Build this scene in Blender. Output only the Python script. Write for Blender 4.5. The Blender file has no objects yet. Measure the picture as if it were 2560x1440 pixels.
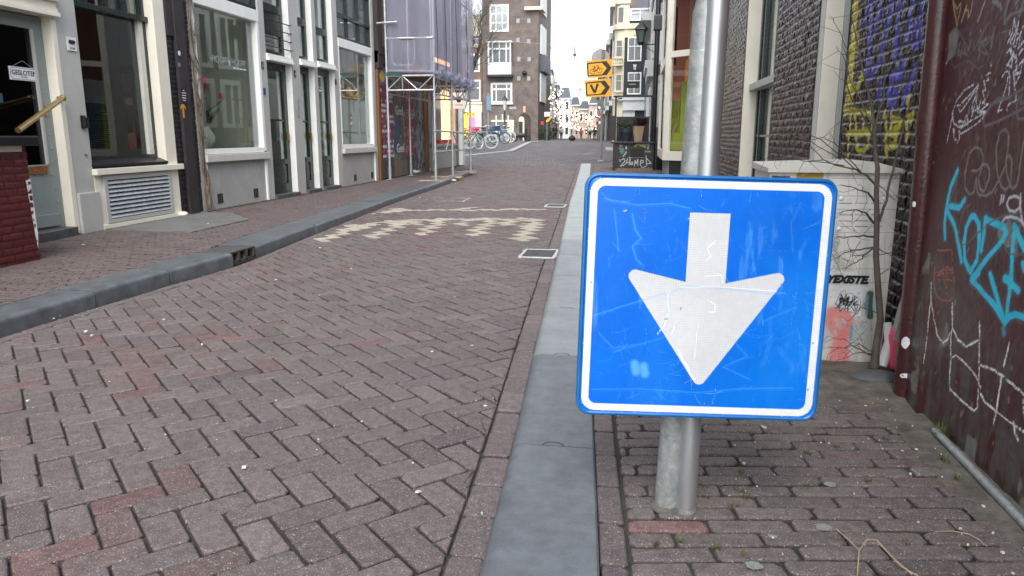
import bpy, bmesh, math, random
import numpy as np
from mathutils import Vector, Matrix
rnd = random.Random(7)
scene = bpy.context.scene
COL = scene.collection

# ------------------------------------------------------------------ camera
F = 1850.0; PITCH = math.atan(382/1850.0); YAW = math.radians(9.17); CH = 1.08
cam_d = bpy.data.cameras.new('camera'); cam = bpy.data.objects.new('camera', cam_d); COL.objects.link(cam)
cam.location = (0, 0, CH)
cam.rotation_euler = (math.pi/2 - PITCH, 0, YAW)
cam_d.sensor_width = 36; cam_d.lens = F/2560*36
cam_d.clip_start = 0.05; cam_d.clip_end = 1500
scene.camera = cam
# ------------------------------------------------------------------ sky and sun
SUN_EL, SUN_AZ = 48.0, 170.0          # degrees; azimuth measured from +Y (north) clockwise
w = bpy.data.worlds.new('World'); scene.world = w; w.use_nodes = True
nt = w.node_tree; nt.nodes.clear()
sky = nt.nodes.new('ShaderNodeTexSky'); sky.sky_type = 'NISHITA'; sky.sun_disc = False
sky.sun_elevation = math.radians(SUN_EL); sky.sun_rotation = math.radians(SUN_AZ)
sky.air_density = 1.0; sky.dust_density = 1.2; sky.ozone_density = 1.0
hs = nt.nodes.new('ShaderNodeHueSaturation'); hs.inputs['Saturation'].default_value = 0.32
bg = nt.nodes.new('ShaderNodeBackground'); bg.inputs['Strength'].default_value = 0.14
wo = nt.nodes.new('ShaderNodeOutputWorld')
nt.links.new(sky.outputs[0], hs.inputs['Color']); nt.links.new(hs.outputs[0], bg.inputs[0]); nt.links.new(bg.outputs[0], wo.inputs[0])
sd = bpy.data.lights.new('sun', 'SUN'); so = bpy.data.objects.new('sun', sd); COL.objects.link(so)
sd.energy = 1.35; sd.angle = math.radians(40); sd.color = (1.0, 0.965, 0.92)
az = math.radians(SUN_AZ); el = math.radians(SUN_EL)
sdir = Vector((math.sin(az)*math.cos(el), math.cos(az)*math.cos(el), math.sin(el)))
so.rotation_euler = sdir.to_track_quat('Z', 'Y').to_euler()
scene.view_settings.view_transform = 'Standard'; scene.view_settings.look = 'None'
scene.view_settings.exposure = 1.52; scene.view_settings.gamma = 1.0
scene.view_settings.use_curve_mapping = False

# ------------------------------------------------------------------ measuring helpers (survey of the photo onto real planes)
_fw = np.array([-math.sin(YAW)*math.cos(PITCH), math.cos(YAW)*math.cos(PITCH), -math.sin(PITCH)])
_rt = np.array([math.cos(YAW), math.sin(YAW), 0.0]); _up = np.cross(_rt, _fw); _C = np.array([0, 0, CH])
def _ray(px, py): return _fw*F + _rt*(px-1280) + _up*(720-py)
def PX(px, py, x):
    d = _ray(px, py); return _C + d*(x/d[0])
def PY(px, py, y):
    d = _ray(px, py); return _C + d*(y/d[1])
def PZ(px, py, z):
    d = _ray(px, py); return _C + d*((z-CH)/d[2])
def sm(t):
    t = min(1, max(0, t)); return t*t*(3-2*t)
def Zg(y):                                             # the street climbs to the bridge and falls behind it
    return 0.62*sm((y-14)/44.0) - 0.25*sm((y-64)/34.0)
def gp(px, py, dz=0.0):
    z = dz
    for _ in range(30):
        p = PZ(px, py, z); z = 0.5*z + 0.5*(Zg(p[1]) + dz)
    return p
# ------------------------------------------------------------------ noise in numpy
def _h(ix, iy, s):
    n = (ix.astype(np.int64)*374761393 + iy.astype(np.int64)*668265263 + s*1442695041) & 0x7fffffff
    n = ((n ^ (n >> 13))*1274126177) & 0x7fffffff
    return ((n ^ (n >> 16)) & 0xffff)/65535.0
def vn(x, y, s=0):
    x = np.asarray(x, float); y = np.asarray(y, float)
    ix = np.floor(x); iy = np.floor(y); fx = x-ix; fy = y-iy
    fx = fx*fx*(3-2*fx); fy = fy*fy*(3-2*fy)
    a = _h(ix, iy, s); b = _h(ix+1, iy, s); c = _h(ix, iy+1, s); d = _h(ix+1, iy+1, s)
    return (a*(1-fx)+b*fx)*(1-fy) + (c*(1-fx)+d*fx)*fy
def fbm(x, y, s=0, o=4):
    r = 0; a = 1; t = 0
    for k in range(o):
        r = r + a*vn(x*2**k, y*2**k, s+k*17); t += a; a *= .5
    return r/t
def sstep(a, b, x):
    t = np.clip((x-a)/(b-a), 0, 1); return t*t*(3-2*t)
# ------------------------------------------------------------------ materials
M = {}
def pm(name, col, rough=.6, var=.18, scale=6.0, bump=.15, metal=0.0, fine=60.0, dirt=None, dirt_amt=.4, spec=.5, coat=0.0, stretch=None):
    m = bpy.data.materials.new(name); m.use_nodes = True; M[name] = m
    n = m.node_tree.nodes; l = m.node_tree.links; b = n['Principled BSDF']
    b.inputs['Roughness'].default_value = rough; b.inputs['Metallic'].default_value = metal
    b.inputs['Specular IOR Level'].default_value = spec; b.inputs['Coat Weight'].default_value = coat
    tc = n.new('ShaderNodeTexCoord'); mp = n.new('ShaderNodeMapping'); l.new(tc.outputs['Object'], mp.inputs[0])
    if stretch: mp.inputs['Scale'].default_value = stretch
    t1 = n.new('ShaderNodeTexNoise'); t1.inputs['Scale'].default_value = scale; t1.inputs['Detail'].default_value = 6
    t1.inputs['Roughness'].default_value = .65
    t2 = n.new('ShaderNodeTexNoise'); t2.inputs['Scale'].default_value = fine; t2.inputs['Detail'].default_value = 4
    l.new(mp.outputs[0], t1.inputs[0]); l.new(mp.outputs[0], t2.inputs[0])
    r = n.new('ShaderNodeValToRGB')
    c = col; f0 = 1-var*1.6; f1 = 1+var
    r.color_ramp.elements[0].position = .3; r.color_ramp.elements[1].position = .7
    r.color_ramp.elements[0].color = (c[0]*f0, c[1]*f0, c[2]*f0, 1)
    r.color_ramp.elements[1].color = (min(1, c[0]*f1), min(1, c[1]*f1), min(1, c[2]*f1), 1)
    l.new(t1.outputs[0], r.inputs[0]); out = r.outputs[0]
    if dirt:
        t3 = n.new('ShaderNodeTexNoise'); t3.inputs['Scale'].default_value = scale*.45; t3.inputs['Detail'].default_value = 8
        t3.inputs['Roughness'].default_value = .7
        l.new(mp.outputs[0], t3.inputs[0]); mr = n.new('ShaderNodeMapRange')
        mr.inputs[1].default_value = .5; mr.inputs[2].default_value = .72; mr.inputs[4].default_value = dirt_amt
        l.new(t3.outputs[0], mr.inputs[0]); mx = n.new('ShaderNodeMix'); mx.data_type = 'RGBA'
        l.new(mr.outputs[0], mx.inputs[0]); l.new(out, mx.inputs[6]); mx.inputs[7].default_value = (*dirt, 1); out = mx.outputs[2]
    l.new(out, b.inputs['Base Color'])
    if bump:
        bp = n.new('ShaderNodeBump'); bp.inputs['Strength'].default_value = bump; bp.inputs['Distance'].default_value = .004
        l.new(t2.outputs[0], bp.inputs['Height']); l.new(bp.outputs[0], b.inputs['Normal'])
    mr2 = n.new('ShaderNodeMapRange'); mr2.inputs[3].default_value = max(.02, rough-.1); mr2.inputs[4].default_value = min(1, rough+.12)
    l.new(t2.outputs[0], mr2.inputs[0]); l.new(mr2.outputs[0], b.inputs['Roughness'])
    return m
def am(name, rough=.6, fine=300.0, amt=.25, bump=.3, dist=.001, spec=.5, speck=0.0, speck_scale=500.0, metal=0, mid=25.0, midamt=.25, hexa=0.0):
    """material whose base colour comes from the mesh's own colour attribute, broken up with fine grain"""
    m = bpy.data.materials.new(name); m.use_nodes = True; M[name] = m
    n = m.node_tree.nodes; l = m.node_tree.links; b = n['Principled BSDF']
    b.inputs['Roughness'].default_value = rough; b.inputs['Specular IOR Level'].default_value = spec; b.inputs['Metallic'].default_value = metal
    at = n.new('ShaderNodeAttribute'); at.attribute_name = 'Col'
    tc = n.new('ShaderNodeTexCoord')
    t = n.new('ShaderNodeTexNoise'); t.inputs['Scale'].default_value = fine; t.inputs['Detail'].default_value = 3; l.new(tc.outputs['Object'], t.inputs[0])
    t2 = n.new('ShaderNodeTexNoise'); t2.inputs['Scale'].default_value = mid; t2.inputs['Detail'].default_value = 5; l.new(tc.outputs['Object'], t2.inputs[0])
    m1 = n.new('ShaderNodeMapRange'); m1.inputs[3].default_value = 1-amt; m1.inputs[4].default_value = 1+amt; m1.inputs[1].default_value = .3; m1.inputs[2].default_value = .7
    m2 = n.new('ShaderNodeMapRange'); m2.inputs[3].default_value = 1-midamt; m2.inputs[4].default_value = 1+midamt; m2.inputs[1].default_value = .3; m2.inputs[2].default_value = .7
    l.new(t.outputs[0], m1.inputs[0]); l.new(t2.outputs[0], m2.inputs[0])
    mu = n.new('ShaderNodeMath'); mu.operation = 'MULTIPLY'; l.new(m1.outputs[0], mu.inputs[0]); l.new(m2.outputs[0], mu.inputs[1])
    vm = n.new('ShaderNodeVectorMath'); vm.operation = 'SCALE'; l.new(at.outputs['Color'], vm.inputs[0]); l.new(mu.outputs[0], vm.inputs['Scale'])
    out = vm.outputs[0]
    if speck:
        v = n.new('ShaderNodeTexNoise'); v.inputs['Scale'].default_value = speck_scale; v.inputs['Detail'].default_value = 1; l.new(tc.outputs['Object'], v.inputs[0])
        ms = n.new('ShaderNodeMapRange'); ms.inputs[1].default_value = .62; ms.inputs[2].default_value = .74; ms.inputs[4].default_value = speck; l.new(v.outputs[0], ms.inputs[0])
        mx = n.new('ShaderNodeMix'); mx.data_type = 'RGBA'; l.new(ms.outputs[0], mx.inputs[0]); l.new(out, mx.inputs[6]); mx.inputs[7].default_value = (.42, .40, .38, 1); out = mx.outputs[2]
    if hexa:
        v = n.new('ShaderNodeTexVoronoi'); v.feature = 'DISTANCE_TO_EDGE'; v.inputs['Scale'].default_value = 230; v.inputs['Randomness'].default_value = .15; l.new(tc.outputs['Object'], v.inputs[0])
        ms = n.new('ShaderNodeMapRange'); ms.inputs[1].default_value = .02; ms.inputs[2].default_value = .12; ms.inputs[3].default_value = 1+hexa; ms.inputs[4].default_value = 1.0; l.new(v.outputs['Distance'], ms.inputs[0])
        vm2 = n.new('ShaderNodeVectorMath'); vm2.operation = 'SCALE'; l.new(out, vm2.inputs[0]); l.new(ms.outputs[0], vm2.inputs['Scale']); out = vm2.outputs[0]
    l.new(out, b.inputs['Base Color'])
    bp = n.new('ShaderNodeBump'); bp.inputs['Strength'].default_value = bump; bp.inputs['Distance'].default_value = dist
    l.new(t.outputs[0], bp.inputs['Height']); l.new(bp.outputs[0], b.inputs['Normal'])
    return m
def brickmat(name, c1, c2, mortar, bl=.21, ch=.062, rough=.75, bump=.6):
    m = bpy.data.materials.new(name); m.use_nodes = True; M[name] = m
    n = m.node_tree.nodes; l = m.node_tree.links; b = n['Principled BSDF']
    g = n.new('ShaderNodeNewGeometry'); s = n.new('ShaderNodeSeparateXYZ'); l.new(g.outputs['Position'], s.inputs[0])
    ad = n.new('ShaderNodeMath'); ad.operation = 'ADD'; l.new(s.outputs[0], ad.inputs[0]); l.new(s.outputs[1], ad.inputs[1])
    cb = n.new('ShaderNodeCombineXYZ'); l.new(ad.outputs[0], cb.inputs[0]); l.new(s.outputs[2], cb.inputs[1])
    t = n.new('ShaderNodeTexBrick'); t.inputs['Scale'].default_value = 1; t.inputs['Brick Width'].default_value = bl; t.inputs['Row Height'].default_value = ch
    t.inputs['Mortar Size'].default_value = ch*.1; t.inputs['Bias'].default_value = 0
    t.inputs['Color1'].default_value = (*c1, 1); t.inputs['Color2'].default_value = (*c2, 1); t.inputs['Mortar'].default_value = (*mortar, 1)
    l.new(cb.outputs[0], t.inputs[0])
    no = n.new('ShaderNodeTexNoise'); no.inputs['Scale'].default_value = 1.3; no.inputs['Detail'].default_value = 8; l.new(cb.outputs[0], no.inputs[0])
    mr = n.new('ShaderNodeMapRange'); mr.inputs[1].default_value = .3; mr.inputs[2].default_value = .7; mr.inputs[3].default_value = .72; mr.inputs[4].default_value = 1.25; l.new(no.outputs[0], mr.inputs[0])
    vm = n.new('ShaderNodeVectorMath'); vm.operation = 'SCALE'; l.new(t.outputs[0], vm.inputs[0]); l.new(mr.outputs[0], vm.inputs['Scale'])
    l.new(vm.outputs[0], b.inputs['Base Color']); b.inputs['Roughness'].default_value = rough
    bp = n.new('ShaderNodeBump'); bp.inputs['Strength'].default_value = bump; bp.inputs['Distance'].default_value = .01; bp.invert = True
    l.new(t.outputs['Fac'], bp.inputs['Height']); l.new(bp.outputs[0], b.inputs['Normal'])
    return m
def glassmat(name, tint=(.75, .8, .78), refl=1.0):
    m = bpy.data.materials.new(name); m.use_nodes = True; M[name] = m
    n = m.node_tree.nodes; l = m.node_tree.links; n.remove(n['Principled BSDF']); o = n['Material Output']
    fr = n.new('ShaderNodeLayerWeight'); fr.inputs[0].default_value = .5
    pw_ = n.new('ShaderNodeMath'); pw_.operation = 'POWER'; pw_.inputs[1].default_value = 3.2; l.new(fr.outputs['Facing'], pw_.inputs[0])
    ml = n.new('ShaderNodeMath'); ml.operation = 'MULTIPLY_ADD'; ml.inputs[1].default_value = .8*refl; ml.inputs[2].default_value = .05*refl; ml.use_clamp = True; l.new(pw_.outputs[0], ml.inputs[0])
    tr = n.new('ShaderNodeBsdfTransparent'); tr.inputs[0].default_value = (*tint, 1)
    gl = n.new('ShaderNodeBsdfGlossy'); gl.inputs['Roughness'].default_value = .015; gl.inputs[0].default_value = (.9, .95, .97, 1)
    no = n.new('ShaderNodeTexNoise'); no.inputs['Scale'].default_value = 1.1; bp = n.new('ShaderNodeBump'); bp.inputs['Strength'].default_value = .012; bp.inputs['Distance'].default_value = .05
    tc = n.new('ShaderNodeTexCoord'); l.new(tc.outputs['Object'], no.inputs[0]); l.new(no.outputs[0], bp.inputs['Height']); l.new(bp.outputs[0], gl.inputs['Normal'])
    mx = n.new('ShaderNodeMixShader'); l.new(ml.outputs[0], mx.inputs[0]); l.new(tr.outputs[0], mx.inputs[1]); l.new(gl.outputs[0], mx.inputs[2]); l.new(mx.outputs[0], o.inputs[0])
    return m
def emat(name, col, s):
    m = bpy.data.materials.new(name); m.use_nodes = True; M[name] = m
    b = m.node_tree.nodes['Principled BSDF']; b.inputs['Base Color'].default_value = (*col, 1)
    b.inputs['Emission Color'].default_value = (*col, 1); b.inputs['Emission Strength'].default_value = s
    return m
def clothmat(name, col, alpha):
    m = bpy.data.materials.new(name); m.use_nodes = True; M[name] = m
    n = m.node_tree.nodes; l = m.node_tree.links; n.remove(n['Principled BSDF']); o = n['Material Output']
    d = n.new('ShaderNodeBsdfDiffuse'); d.inputs[0].default_value = (*col, 1); t = n.new('ShaderNodeBsdfTranslucent'); t.inputs[0].default_value = (*col, 1)
    tr = n.new('ShaderNodeBsdfTransparent')
    a = n.new('ShaderNodeMixShader'); a.inputs[0].default_value = .45; l.new(d.outputs[0], a.inputs[1]); l.new(t.outputs[0], a.inputs[2])
    no = n.new('ShaderNodeTexNoise'); no.inputs['Scale'].default_value = 3; mr = n.new('ShaderNodeMapRange'); mr.inputs[3].default_value = alpha-.12; mr.inputs[4].default_value = alpha+.12
    l.new(no.outputs[0], mr.inputs[0])
    mx = n.new('ShaderNodeMixShader'); l.new(mr.outputs[0], mx.inputs[0]); l.new(tr.outputs[0], mx.inputs[1]); l.new(a.outputs[0], mx.inputs[2]); l.new(mx.outputs[0], o.inputs[0])
    return m
# ------------------------------------------------------------------ object helpers
def tag(o, label=None, cat=None, group=None, kind=None):
    if label: o['label'] = label
    if cat: o['category'] = cat
    if group: o['group'] = group
    if kind: o['kind'] = kind
    return o
def empty(name, loc=(0, 0, 0), label=None, cat=None, group=None, rz=0.0):
    o = bpy.data.objects.new(name, None); COL.objects.link(o); o.location = loc; o.rotation_euler = (0, 0, rz)
    o.empty_display_size = .05
    return tag(o, label, cat, group)
def copy_tree(o, parent=None):
    c = o.copy(); COL.objects.link(c)
    if parent: c.parent = parent
    for ch in list(o.children): copy_tree(ch, c)
    return c
def root_loc(p):
    v = Vector((0, 0, 0))
    while p: v = v + p.location; p = p.parent
    return v
class MB:
    def __init__(s): s.v = []; s.f = []
    def add(s, vs, fs):
        k = len(s.v); s.v += [tuple(map(float, q)) for q in vs]; s.f += [tuple(i+k for i in f) for f in fs]; return s
    def box(s, x0, x1, y0, y1, z0, z1, b=0.0):
        if x0 > x1: x0, x1 = x1, x0
        if y0 > y1: y0, y1 = y1, y0
        if z0 > z1: z0, z1 = z1, z0
        if b <= 0:
            return s.add([(x, y, z) for z in (z0, z1) for x, y in ((x0, y0), (x1, y0), (x1, y1), (x0, y1))],
                         [(0, 3, 2, 1), (4, 5, 6, 7), (0, 1, 5, 4), (1, 2, 6, 5), (2, 3, 7, 6), (3, 0, 4, 7)])
        b = min(b, (x1-x0)*.45, (y1-y0)*.45, (z1-z0)*.45)
        bm = bmesh.new(); bmesh.ops.create_cube(bm, size=1)
        for q in bm.verts: q.co = Vector(((x0+x1)/2+q.co.x*(x1-x0), (y0+y1)/2+q.co.y*(y1-y0), (z0+z1)/2+q.co.z*(z1-z0)))
        bmesh.ops.bevel(bm, geom=bm.edges[:], offset=b, segments=2, affect='EDGES', profile=.6)
        bm.verts.ensure_lookup_table(); bm.verts.index_update()
        s.add([q.co for q in bm.verts], [[q.index for q in f.verts] for f in bm.faces]); bm.free(); return s
    def prism(s, poly, d):
        """poly: list of 3D points, d: extrusion vector"""
        n = len(poly); P = [Vector(p) for p in poly]; D = Vector(d)
        return s.add(P+[p+D for p in P], [tuple(range(n))[::-1], tuple(range(n, 2*n))]+[(i, (i+1) % n, (i+1) % n+n, i+n) for i in range(n)])
    def tube(s, pts, r, n=8, cap=True):
        P = [Vector(p) for p in pts]; R = r if isinstance(r, (list, tuple)) else [r]*len(P)
        k = len(s.v); up = None
        for i, p in enumerate(P):
            t = (P[min(i+1, len(P)-1)]-P[max(i-1, 0)])
            if t.length < 1e-9: t = Vector((0, 0, 1))
            t.normalize()
            if up is None: up = t.orthogonal().normalized()
            up = (up-t*up.dot(t))
            if up.length < 1e-6: up = t.orthogonal()
            up.normalize(); q = t.cross(up)
            for a in range(n):
                an = 2*math.pi*a/n; s.v.append(tuple(p+(up*math.cos(an)+q*math.sin(an))*R[i]))
        for i in range(len(P)-1):
            for a in range(n):
                b = (a+1) % n; s.f.append((k+i*n+a, k+i*n+b, k+(i+1)*n+b, k+(i+1)*n+a))
        if cap:
            s.f.append(tuple(k+a for a in range(n))[::-1]); s.f.append(tuple(k+(len(P)-1)*n+a for a in range(n)))
        return s
    def lathe(s, c, prof, n=20):
        """prof: (r, z) from bottom to top"""
        k = len(s.v)
        for r, z in prof:
            for a in range(n):
                an = 2*math.pi*a/n; s.v.append((c[0]+r*math.cos(an), c[1]+r*math.sin(an), c[2]+z))
        for i in range(len(prof)-1):
            for a in range(n):
                b = (a+1) % n; s.f.append((k+i*n+a, k+i*n+b, k+(i+1)*n+b, k+(i+1)*n+a))
        s.f.append(tuple(k+a for a in range(n))[::-1]); s.f.append(tuple(k+(len(prof)-1)*n+a for a in range(n))); return s
    def torus(s, c, R, r, axis='Y', n=28, m=6):
        k = len(s.v)
        for i in range(n):
            a = 2*math.pi*i/n
            for j in range(m):
                b = 2*math.pi*j/m; rr = R+r*math.cos(b); h = r*math.sin(b); u, v = rr*math.cos(a), rr*math.sin(a)
                s.v.append((c[0]+u, c[1]+h, c[2]+v) if axis == 'Y' else ((c[0]+h, c[1]+u, c[2]+v) if axis == 'X' else (c[0]+u, c[1]+v, c[2]+h)))
        for i in range(n):
            for j in range(m):
                s.f.append((k+i*m+j, k+((i+1) % n)*m+j, k+((i+1) % n)*m+(j+1) % m, k+i*m+(j+1) % m))
        return s
    def ball(s, c, r, n=8, m=6, sc=(1, 1, 1)):
        prof = [(r*math.sin(math.pi*i/m)+1e-5, -r*math.cos(math.pi*i/m)) for i in range(m+1)]
        k = len(s.v); s.lathe((0, 0, 0), prof, n)
        for i in range(k, len(s.v)):
            v = s.v[i]; s.v[i] = (c[0]+v[0]*sc[0], c[1]+v[1]*sc[1], c[2]+v[2]*sc[2])
        return s
    def build(s, name, m, parent=None, smooth=False, local=False):
        me = bpy.data.meshes.new(name); off = Vector((0, 0, 0)) if local else root_loc(parent)
        me.from_pydata([(a-off.x, b-off.y, c-off.z) for a, b, c in s.v], [], s.f)
        if m: me.materials.append(M[m] if isinstance(m, str) else m)
        if smooth:
            me.polygons.foreach_set('use_smooth', [True]*len(me.polygons)); me.set_sharp_from_angle(angle=math.radians(38))
        me.update(); o = bpy.data.objects.new(name, me); COL.objects.link(o)
        if parent: o.parent = parent
        return o
def box(name, m, parent, x0, x1, y0, y1, z0, z1, b=0.0): return MB().box(x0, x1, y0, y1, z0, z1, b).build(name, m, parent)
def grid_obj(name, P, colr, m, parent=None, smooth=True, flip=False):
    """P: (n,m,3) array of points, colr: (n,m,3)"""
    n, k = P.shape[:2]; off = np.array(root_loc(parent)); V = (P.reshape(-1, 3)-off).astype(np.float32)
    i = np.arange(n*k).reshape(n, k)
    q = np.stack([i[:-1, :-1], i[1:, :-1], i[1:, 1:], i[:-1, 1:]], -1).reshape(-1, 4)
    if flip: q = q[:, ::-1]
    me = bpy.data.meshes.new(name); me.vertices.add(len(V)); me.vertices.foreach_set('co', V.ravel())
    me.loops.add(q.size); me.loops.foreach_set('vertex_index', q.ravel().astype(np.int32))
    me.polygons.add(len(q)); me.polygons.foreach_set('loop_start', np.arange(0, q.size, 4, dtype=np.int32))
    me.polygons.foreach_set('use_smooth', np.full(len(q), smooth))
    me.update(calc_edges=True); me.validate()
    if colr is not None:
        a = me.color_attributes.new('Col', 'FLOAT_COLOR', 'POINT')
        a.data.foreach_set('color', np.concatenate([colr.reshape(-1, 3), np.ones((n*k, 1))], 1).astype(np.float32).ravel())
    me.materials.append(M[m]); o = bpy.data.objects.new(name, me); COL.objects.link(o)
    if parent: o.parent = parent
    return o
def seg_dist(Y, Z, pts):
    d = np.full(Y.shape, 1e9)
    for (a, b), (c, e) in zip(pts[:-1], pts[1:]):
        L = (c-a)**2+(e-b)**2+1e-12; t = np.clip(((Y-a)*(c-a)+(Z-b)*(e-b))/L, 0, 1)
        d = np.minimum(d, np.hypot(Y-a-t*(c-a), Z-b-t*(e-b)))
    return d
def stroke(C, Y, Z, pts, wd, col, alpha=1.0, soft=.3, chalk=0.0, seed=0, wv=0.0):
    """paint a stroke in place on colour array C over coordinates Y,Z"""
    ys = [p[0] for p in pts]; zs = [p[1] for p in pts]; g = wd*2
    m = (Y > min(ys)-g) & (Y < max(ys)+g) & (Z > min(zs)-g) & (Z < max(zs)+g)
    if not m.any(): return
    y = Y[m]; z = Z[m]; d = seg_dist(y, z, pts); h = wd/2
    if wv: h = h*(1+wv*(vn(y*30, z*30, seed+5)-.5))
    a = 1-sstep(h*(1-soft), h*(1+soft), d)
    if chalk: a = a*sstep(chalk-.12, chalk+.1, vn(y*330, z*330, seed+3)*.6+vn(y*150, z*150, seed+4)*.4)
    a = (a*alpha)[:, None]; C[m] = C[m]*(1-a)+np.array(col)*a
def text(name, s, size, m, parent, o, right, up, ext=.0012, align='LEFT', shear=0.0, local=False, bold=0.0):
    c = bpy.data.curves.new(name, 'FONT'); c.body = s; c.size = size; c.extrude = ext; c.align_x = align; c.shear = shear; c.offset = bold
    t = bpy.data.objects.new(name+'_tmp', c); COL.objects.link(t); bpy.context.view_layer.update()
    me = bpy.data.meshes.new_from_object(t.evaluated_get(bpy.context.evaluated_depsgraph_get())); me.name = name
    bpy.data.objects.remove(t); bpy.data.curves.remove(c)
    r = Vector(right).normalized(); u = Vector(up).normalized(); nn = r.cross(u)
    off = Vector((0, 0, 0)) if local else root_loc(parent)
    T = Matrix(((r.x, u.x, nn.x, o[0]-off.x), (r.y, u.y, nn.y, o[1]-off.y), (r.z, u.z, nn.z, o[2]-off.z), (0, 0, 0, 1)))
    me.transform(T); me.materials.clear(); me.materials.append(M[m]); ob = bpy.data.objects.new(name, me); COL.objects.link(ob)
    if parent: ob.parent = parent
    return ob
def text_fit(name, s_, width, m, parent, o, right, up, **k):
    c = bpy.data.curves.new('t', 'FONT'); c.body = s_; c.size = 1; t = bpy.data.objects.new('t', c); COL.objects.link(t); bpy.context.view_layer.update(); w0 = t.dimensions.x
    bpy.data.objects.remove(t); bpy.data.curves.remove(c); return text(name, s_, width/w0, m, parent, o, right, up, **k)
# ------------------------------------------------------------------ palette
pm('cream_paint', (.76, .72, .61), .42, .05, 3, .12, dirt=(.42, .39, .32), dirt_amt=.18)
pm('white_paint', (.79, .80, .77), .42, .05, 3, .12, dirt=(.45, .44, .41), dirt_amt=.2)
pm('grey_and_shade_paint', (.44, .44, .42), .45, .06, 3, .1, dirt=(.25, .25, .24), dirt_amt=.25)  # grey parts, and pale fronts whose shade is put into the colour
pm('warm_white_paint', (.55, .54, .49), .45, .06, 3, .12, dirt=(.36, .34, .3), dirt_amt=.25)
pm('door_grey_green', (.21, .25, .25), .42, .06, 5, .15, dirt=(.15, .17, .17), dirt_amt=.3)
pm('stucco_grey', (.38, .375, .365), .8, .12, 3, .3, dirt=(.18, .18, .175), dirt_amt=.45)
pm('dark_green_paint', (.012, .022, .02), .25, .2, 5, .08)
pm('black_paint', (.012, .012, .014), .35, .25, 5, .12)
pm('board_black', (.03, .025, .03), .5, .2, 5, .1)
pm('dark_stone', (.07, .075, .08), .6, .2, 9, .3, dirt=(.16, .155, .15), dirt_amt=.35)
pm('slab_grey', (.14, .14, .135), .75, .18, 6, .4, dirt=(.07, .07, .07), dirt_amt=.5)
pm('mortar_pale', (.36, .355, .34), .9, .25, 20, .5)
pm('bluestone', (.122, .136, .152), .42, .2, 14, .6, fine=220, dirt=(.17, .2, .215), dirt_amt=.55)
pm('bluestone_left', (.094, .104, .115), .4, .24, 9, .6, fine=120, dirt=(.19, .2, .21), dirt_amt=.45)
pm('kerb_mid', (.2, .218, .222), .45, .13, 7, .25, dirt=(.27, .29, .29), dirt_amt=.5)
pm('kerb_far', (.33, .36, .35), .5, .12, 6, .25, dirt=(.26, .28, .28), dirt_amt=.4)  # paler far stones, with the sky reflection put into their colour
pm('joint_dirt', (.042, .04, .037), .95, .3, 30, .5, fine=200)
pm('sand_dirt', (.13, .115, .095), .95, .35, 14, .8, fine=120, dirt=(.05, .045, .04), dirt_amt=.6)
pm('galv_old', (.33, .35, .345), .5, .16, 60, .15, metal=.45, dirt=(.56, .58, .55), dirt_amt=.75)
pm('galv_new', (.6, .62, .63), .36, .1, 20, .08, metal=.85, stretch=(1, 1, .12))
pm('galv_tube', (.55, .57, .58), .4, .15, 14, .1, metal=.6)
pm('pole_grey', (.2, .21, .21), .5, .15, 9, .1, metal=.3)
pm('brass', (.45, .31, .12), .3, .15, 12, .05, metal=.9)
pm('iron_black', (.012, .012, .013), .5, .2, 20, .2)
pm('cast_iron', (.09, .085, .08), .6, .3, 40, .4, metal=.3, dirt=(.2, .2, .2), dirt_amt=.6)
pm('pipe_brown', (.052, .013, .014), .3, .18, 14, .5, fine=70, coat=.3)
pm('plastic_black', (.01, .01, .011), .35, .1)
pm('plate_white', (.72, .73, .75), .35, .03)
pm('letter_black', (.01, .01, .012), .5, .05)
pm('letter_white', (.62, .65, .66), .5, .05)
pm('yellow_sign', (.82, .36, .008), .45, .05, 4, .03, dirt=(.6, .28, .03), dirt_amt=.25)
pm('paint_orange', (.62, .27, .03), .5, .15, 20)
pm('wood_raw', (.2, .085, .03), .65, .25, 8, .2, stretch=(1, 1, .1))
pm('wood_pale', (.45, .33, .22), .6, .2, 8, .2, stretch=(1, 1, .1))
pm('timber_dark', (.035, .026, .022), .7, .35, 6, .5, dirt=(.11, .08, .06), dirt_amt=.5, stretch=(1, 1, .25))
pm('brown_panel', (.16, .1, .07), .6, .25, 4, .2)
pm('interior_green', (.6, .62, .5), .8, .05, 2)
pm('interior_dark', (.02, .02, .02), .8, .2, 2)
pm('interior_grey', (.2, .2, .19), .8, .1, 2)
pm('interior_pink', (.62, .25, .19), .7, .08, 2)
pm('olive_box', (.3, .36, .03), .5, .06, 3)
pm('orange_box', (.75, .3, .02), .5, .05)
pm('peach_wood', (.62, .33, .2), .5, .1, 4)
pm('paper', (.62, .63, .62), .7, .05, 8)
pm('paper_tint', (.4, .46, .45), .7, .05, 8)
pm('blue_rim', (.0, .13, .42), .34, .12, 14, .08, dirt=(.05, .22, .4), dirt_amt=.5)
pm('back_grey', (.3, .31, .31), .5, .1)
pm('leaf_green', (.03, .06, .02), .6, .4, 14)
pm('leaf_dark_red', (.03, .012, .016), .5, .3, 14)
pm('grass', (.07, .12, .025), .6, .4, 20)
pm('moss', (.1, .12, .03), .9, .4, 30, .6)
pm('straw', (.42, .33, .19), .6, .2, 20)
pm('bark', (.085, .07, .06), .75, .3, 20, .6, fine=90, dirt=(.13, .11, .09), dirt_amt=.4)
pm('twig', (.09, .055, .035), .6, .3, 20, .2)
pm('vine', (.16, .12, .09), .7, .3, 12, .3)
pm('bark_far', (.1, .09, .078), .8, .3, 4, .3)
pm('pink', (.72, .09, .18), .5, .15, 9)
pm('red', (.5, .03, .02), .5, .15, 9)
pm('litter', (.62, .6, .56), .7, .15, 30)
pm('gum', (.24, .25, .235), .8, .2, 90, .3)
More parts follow.
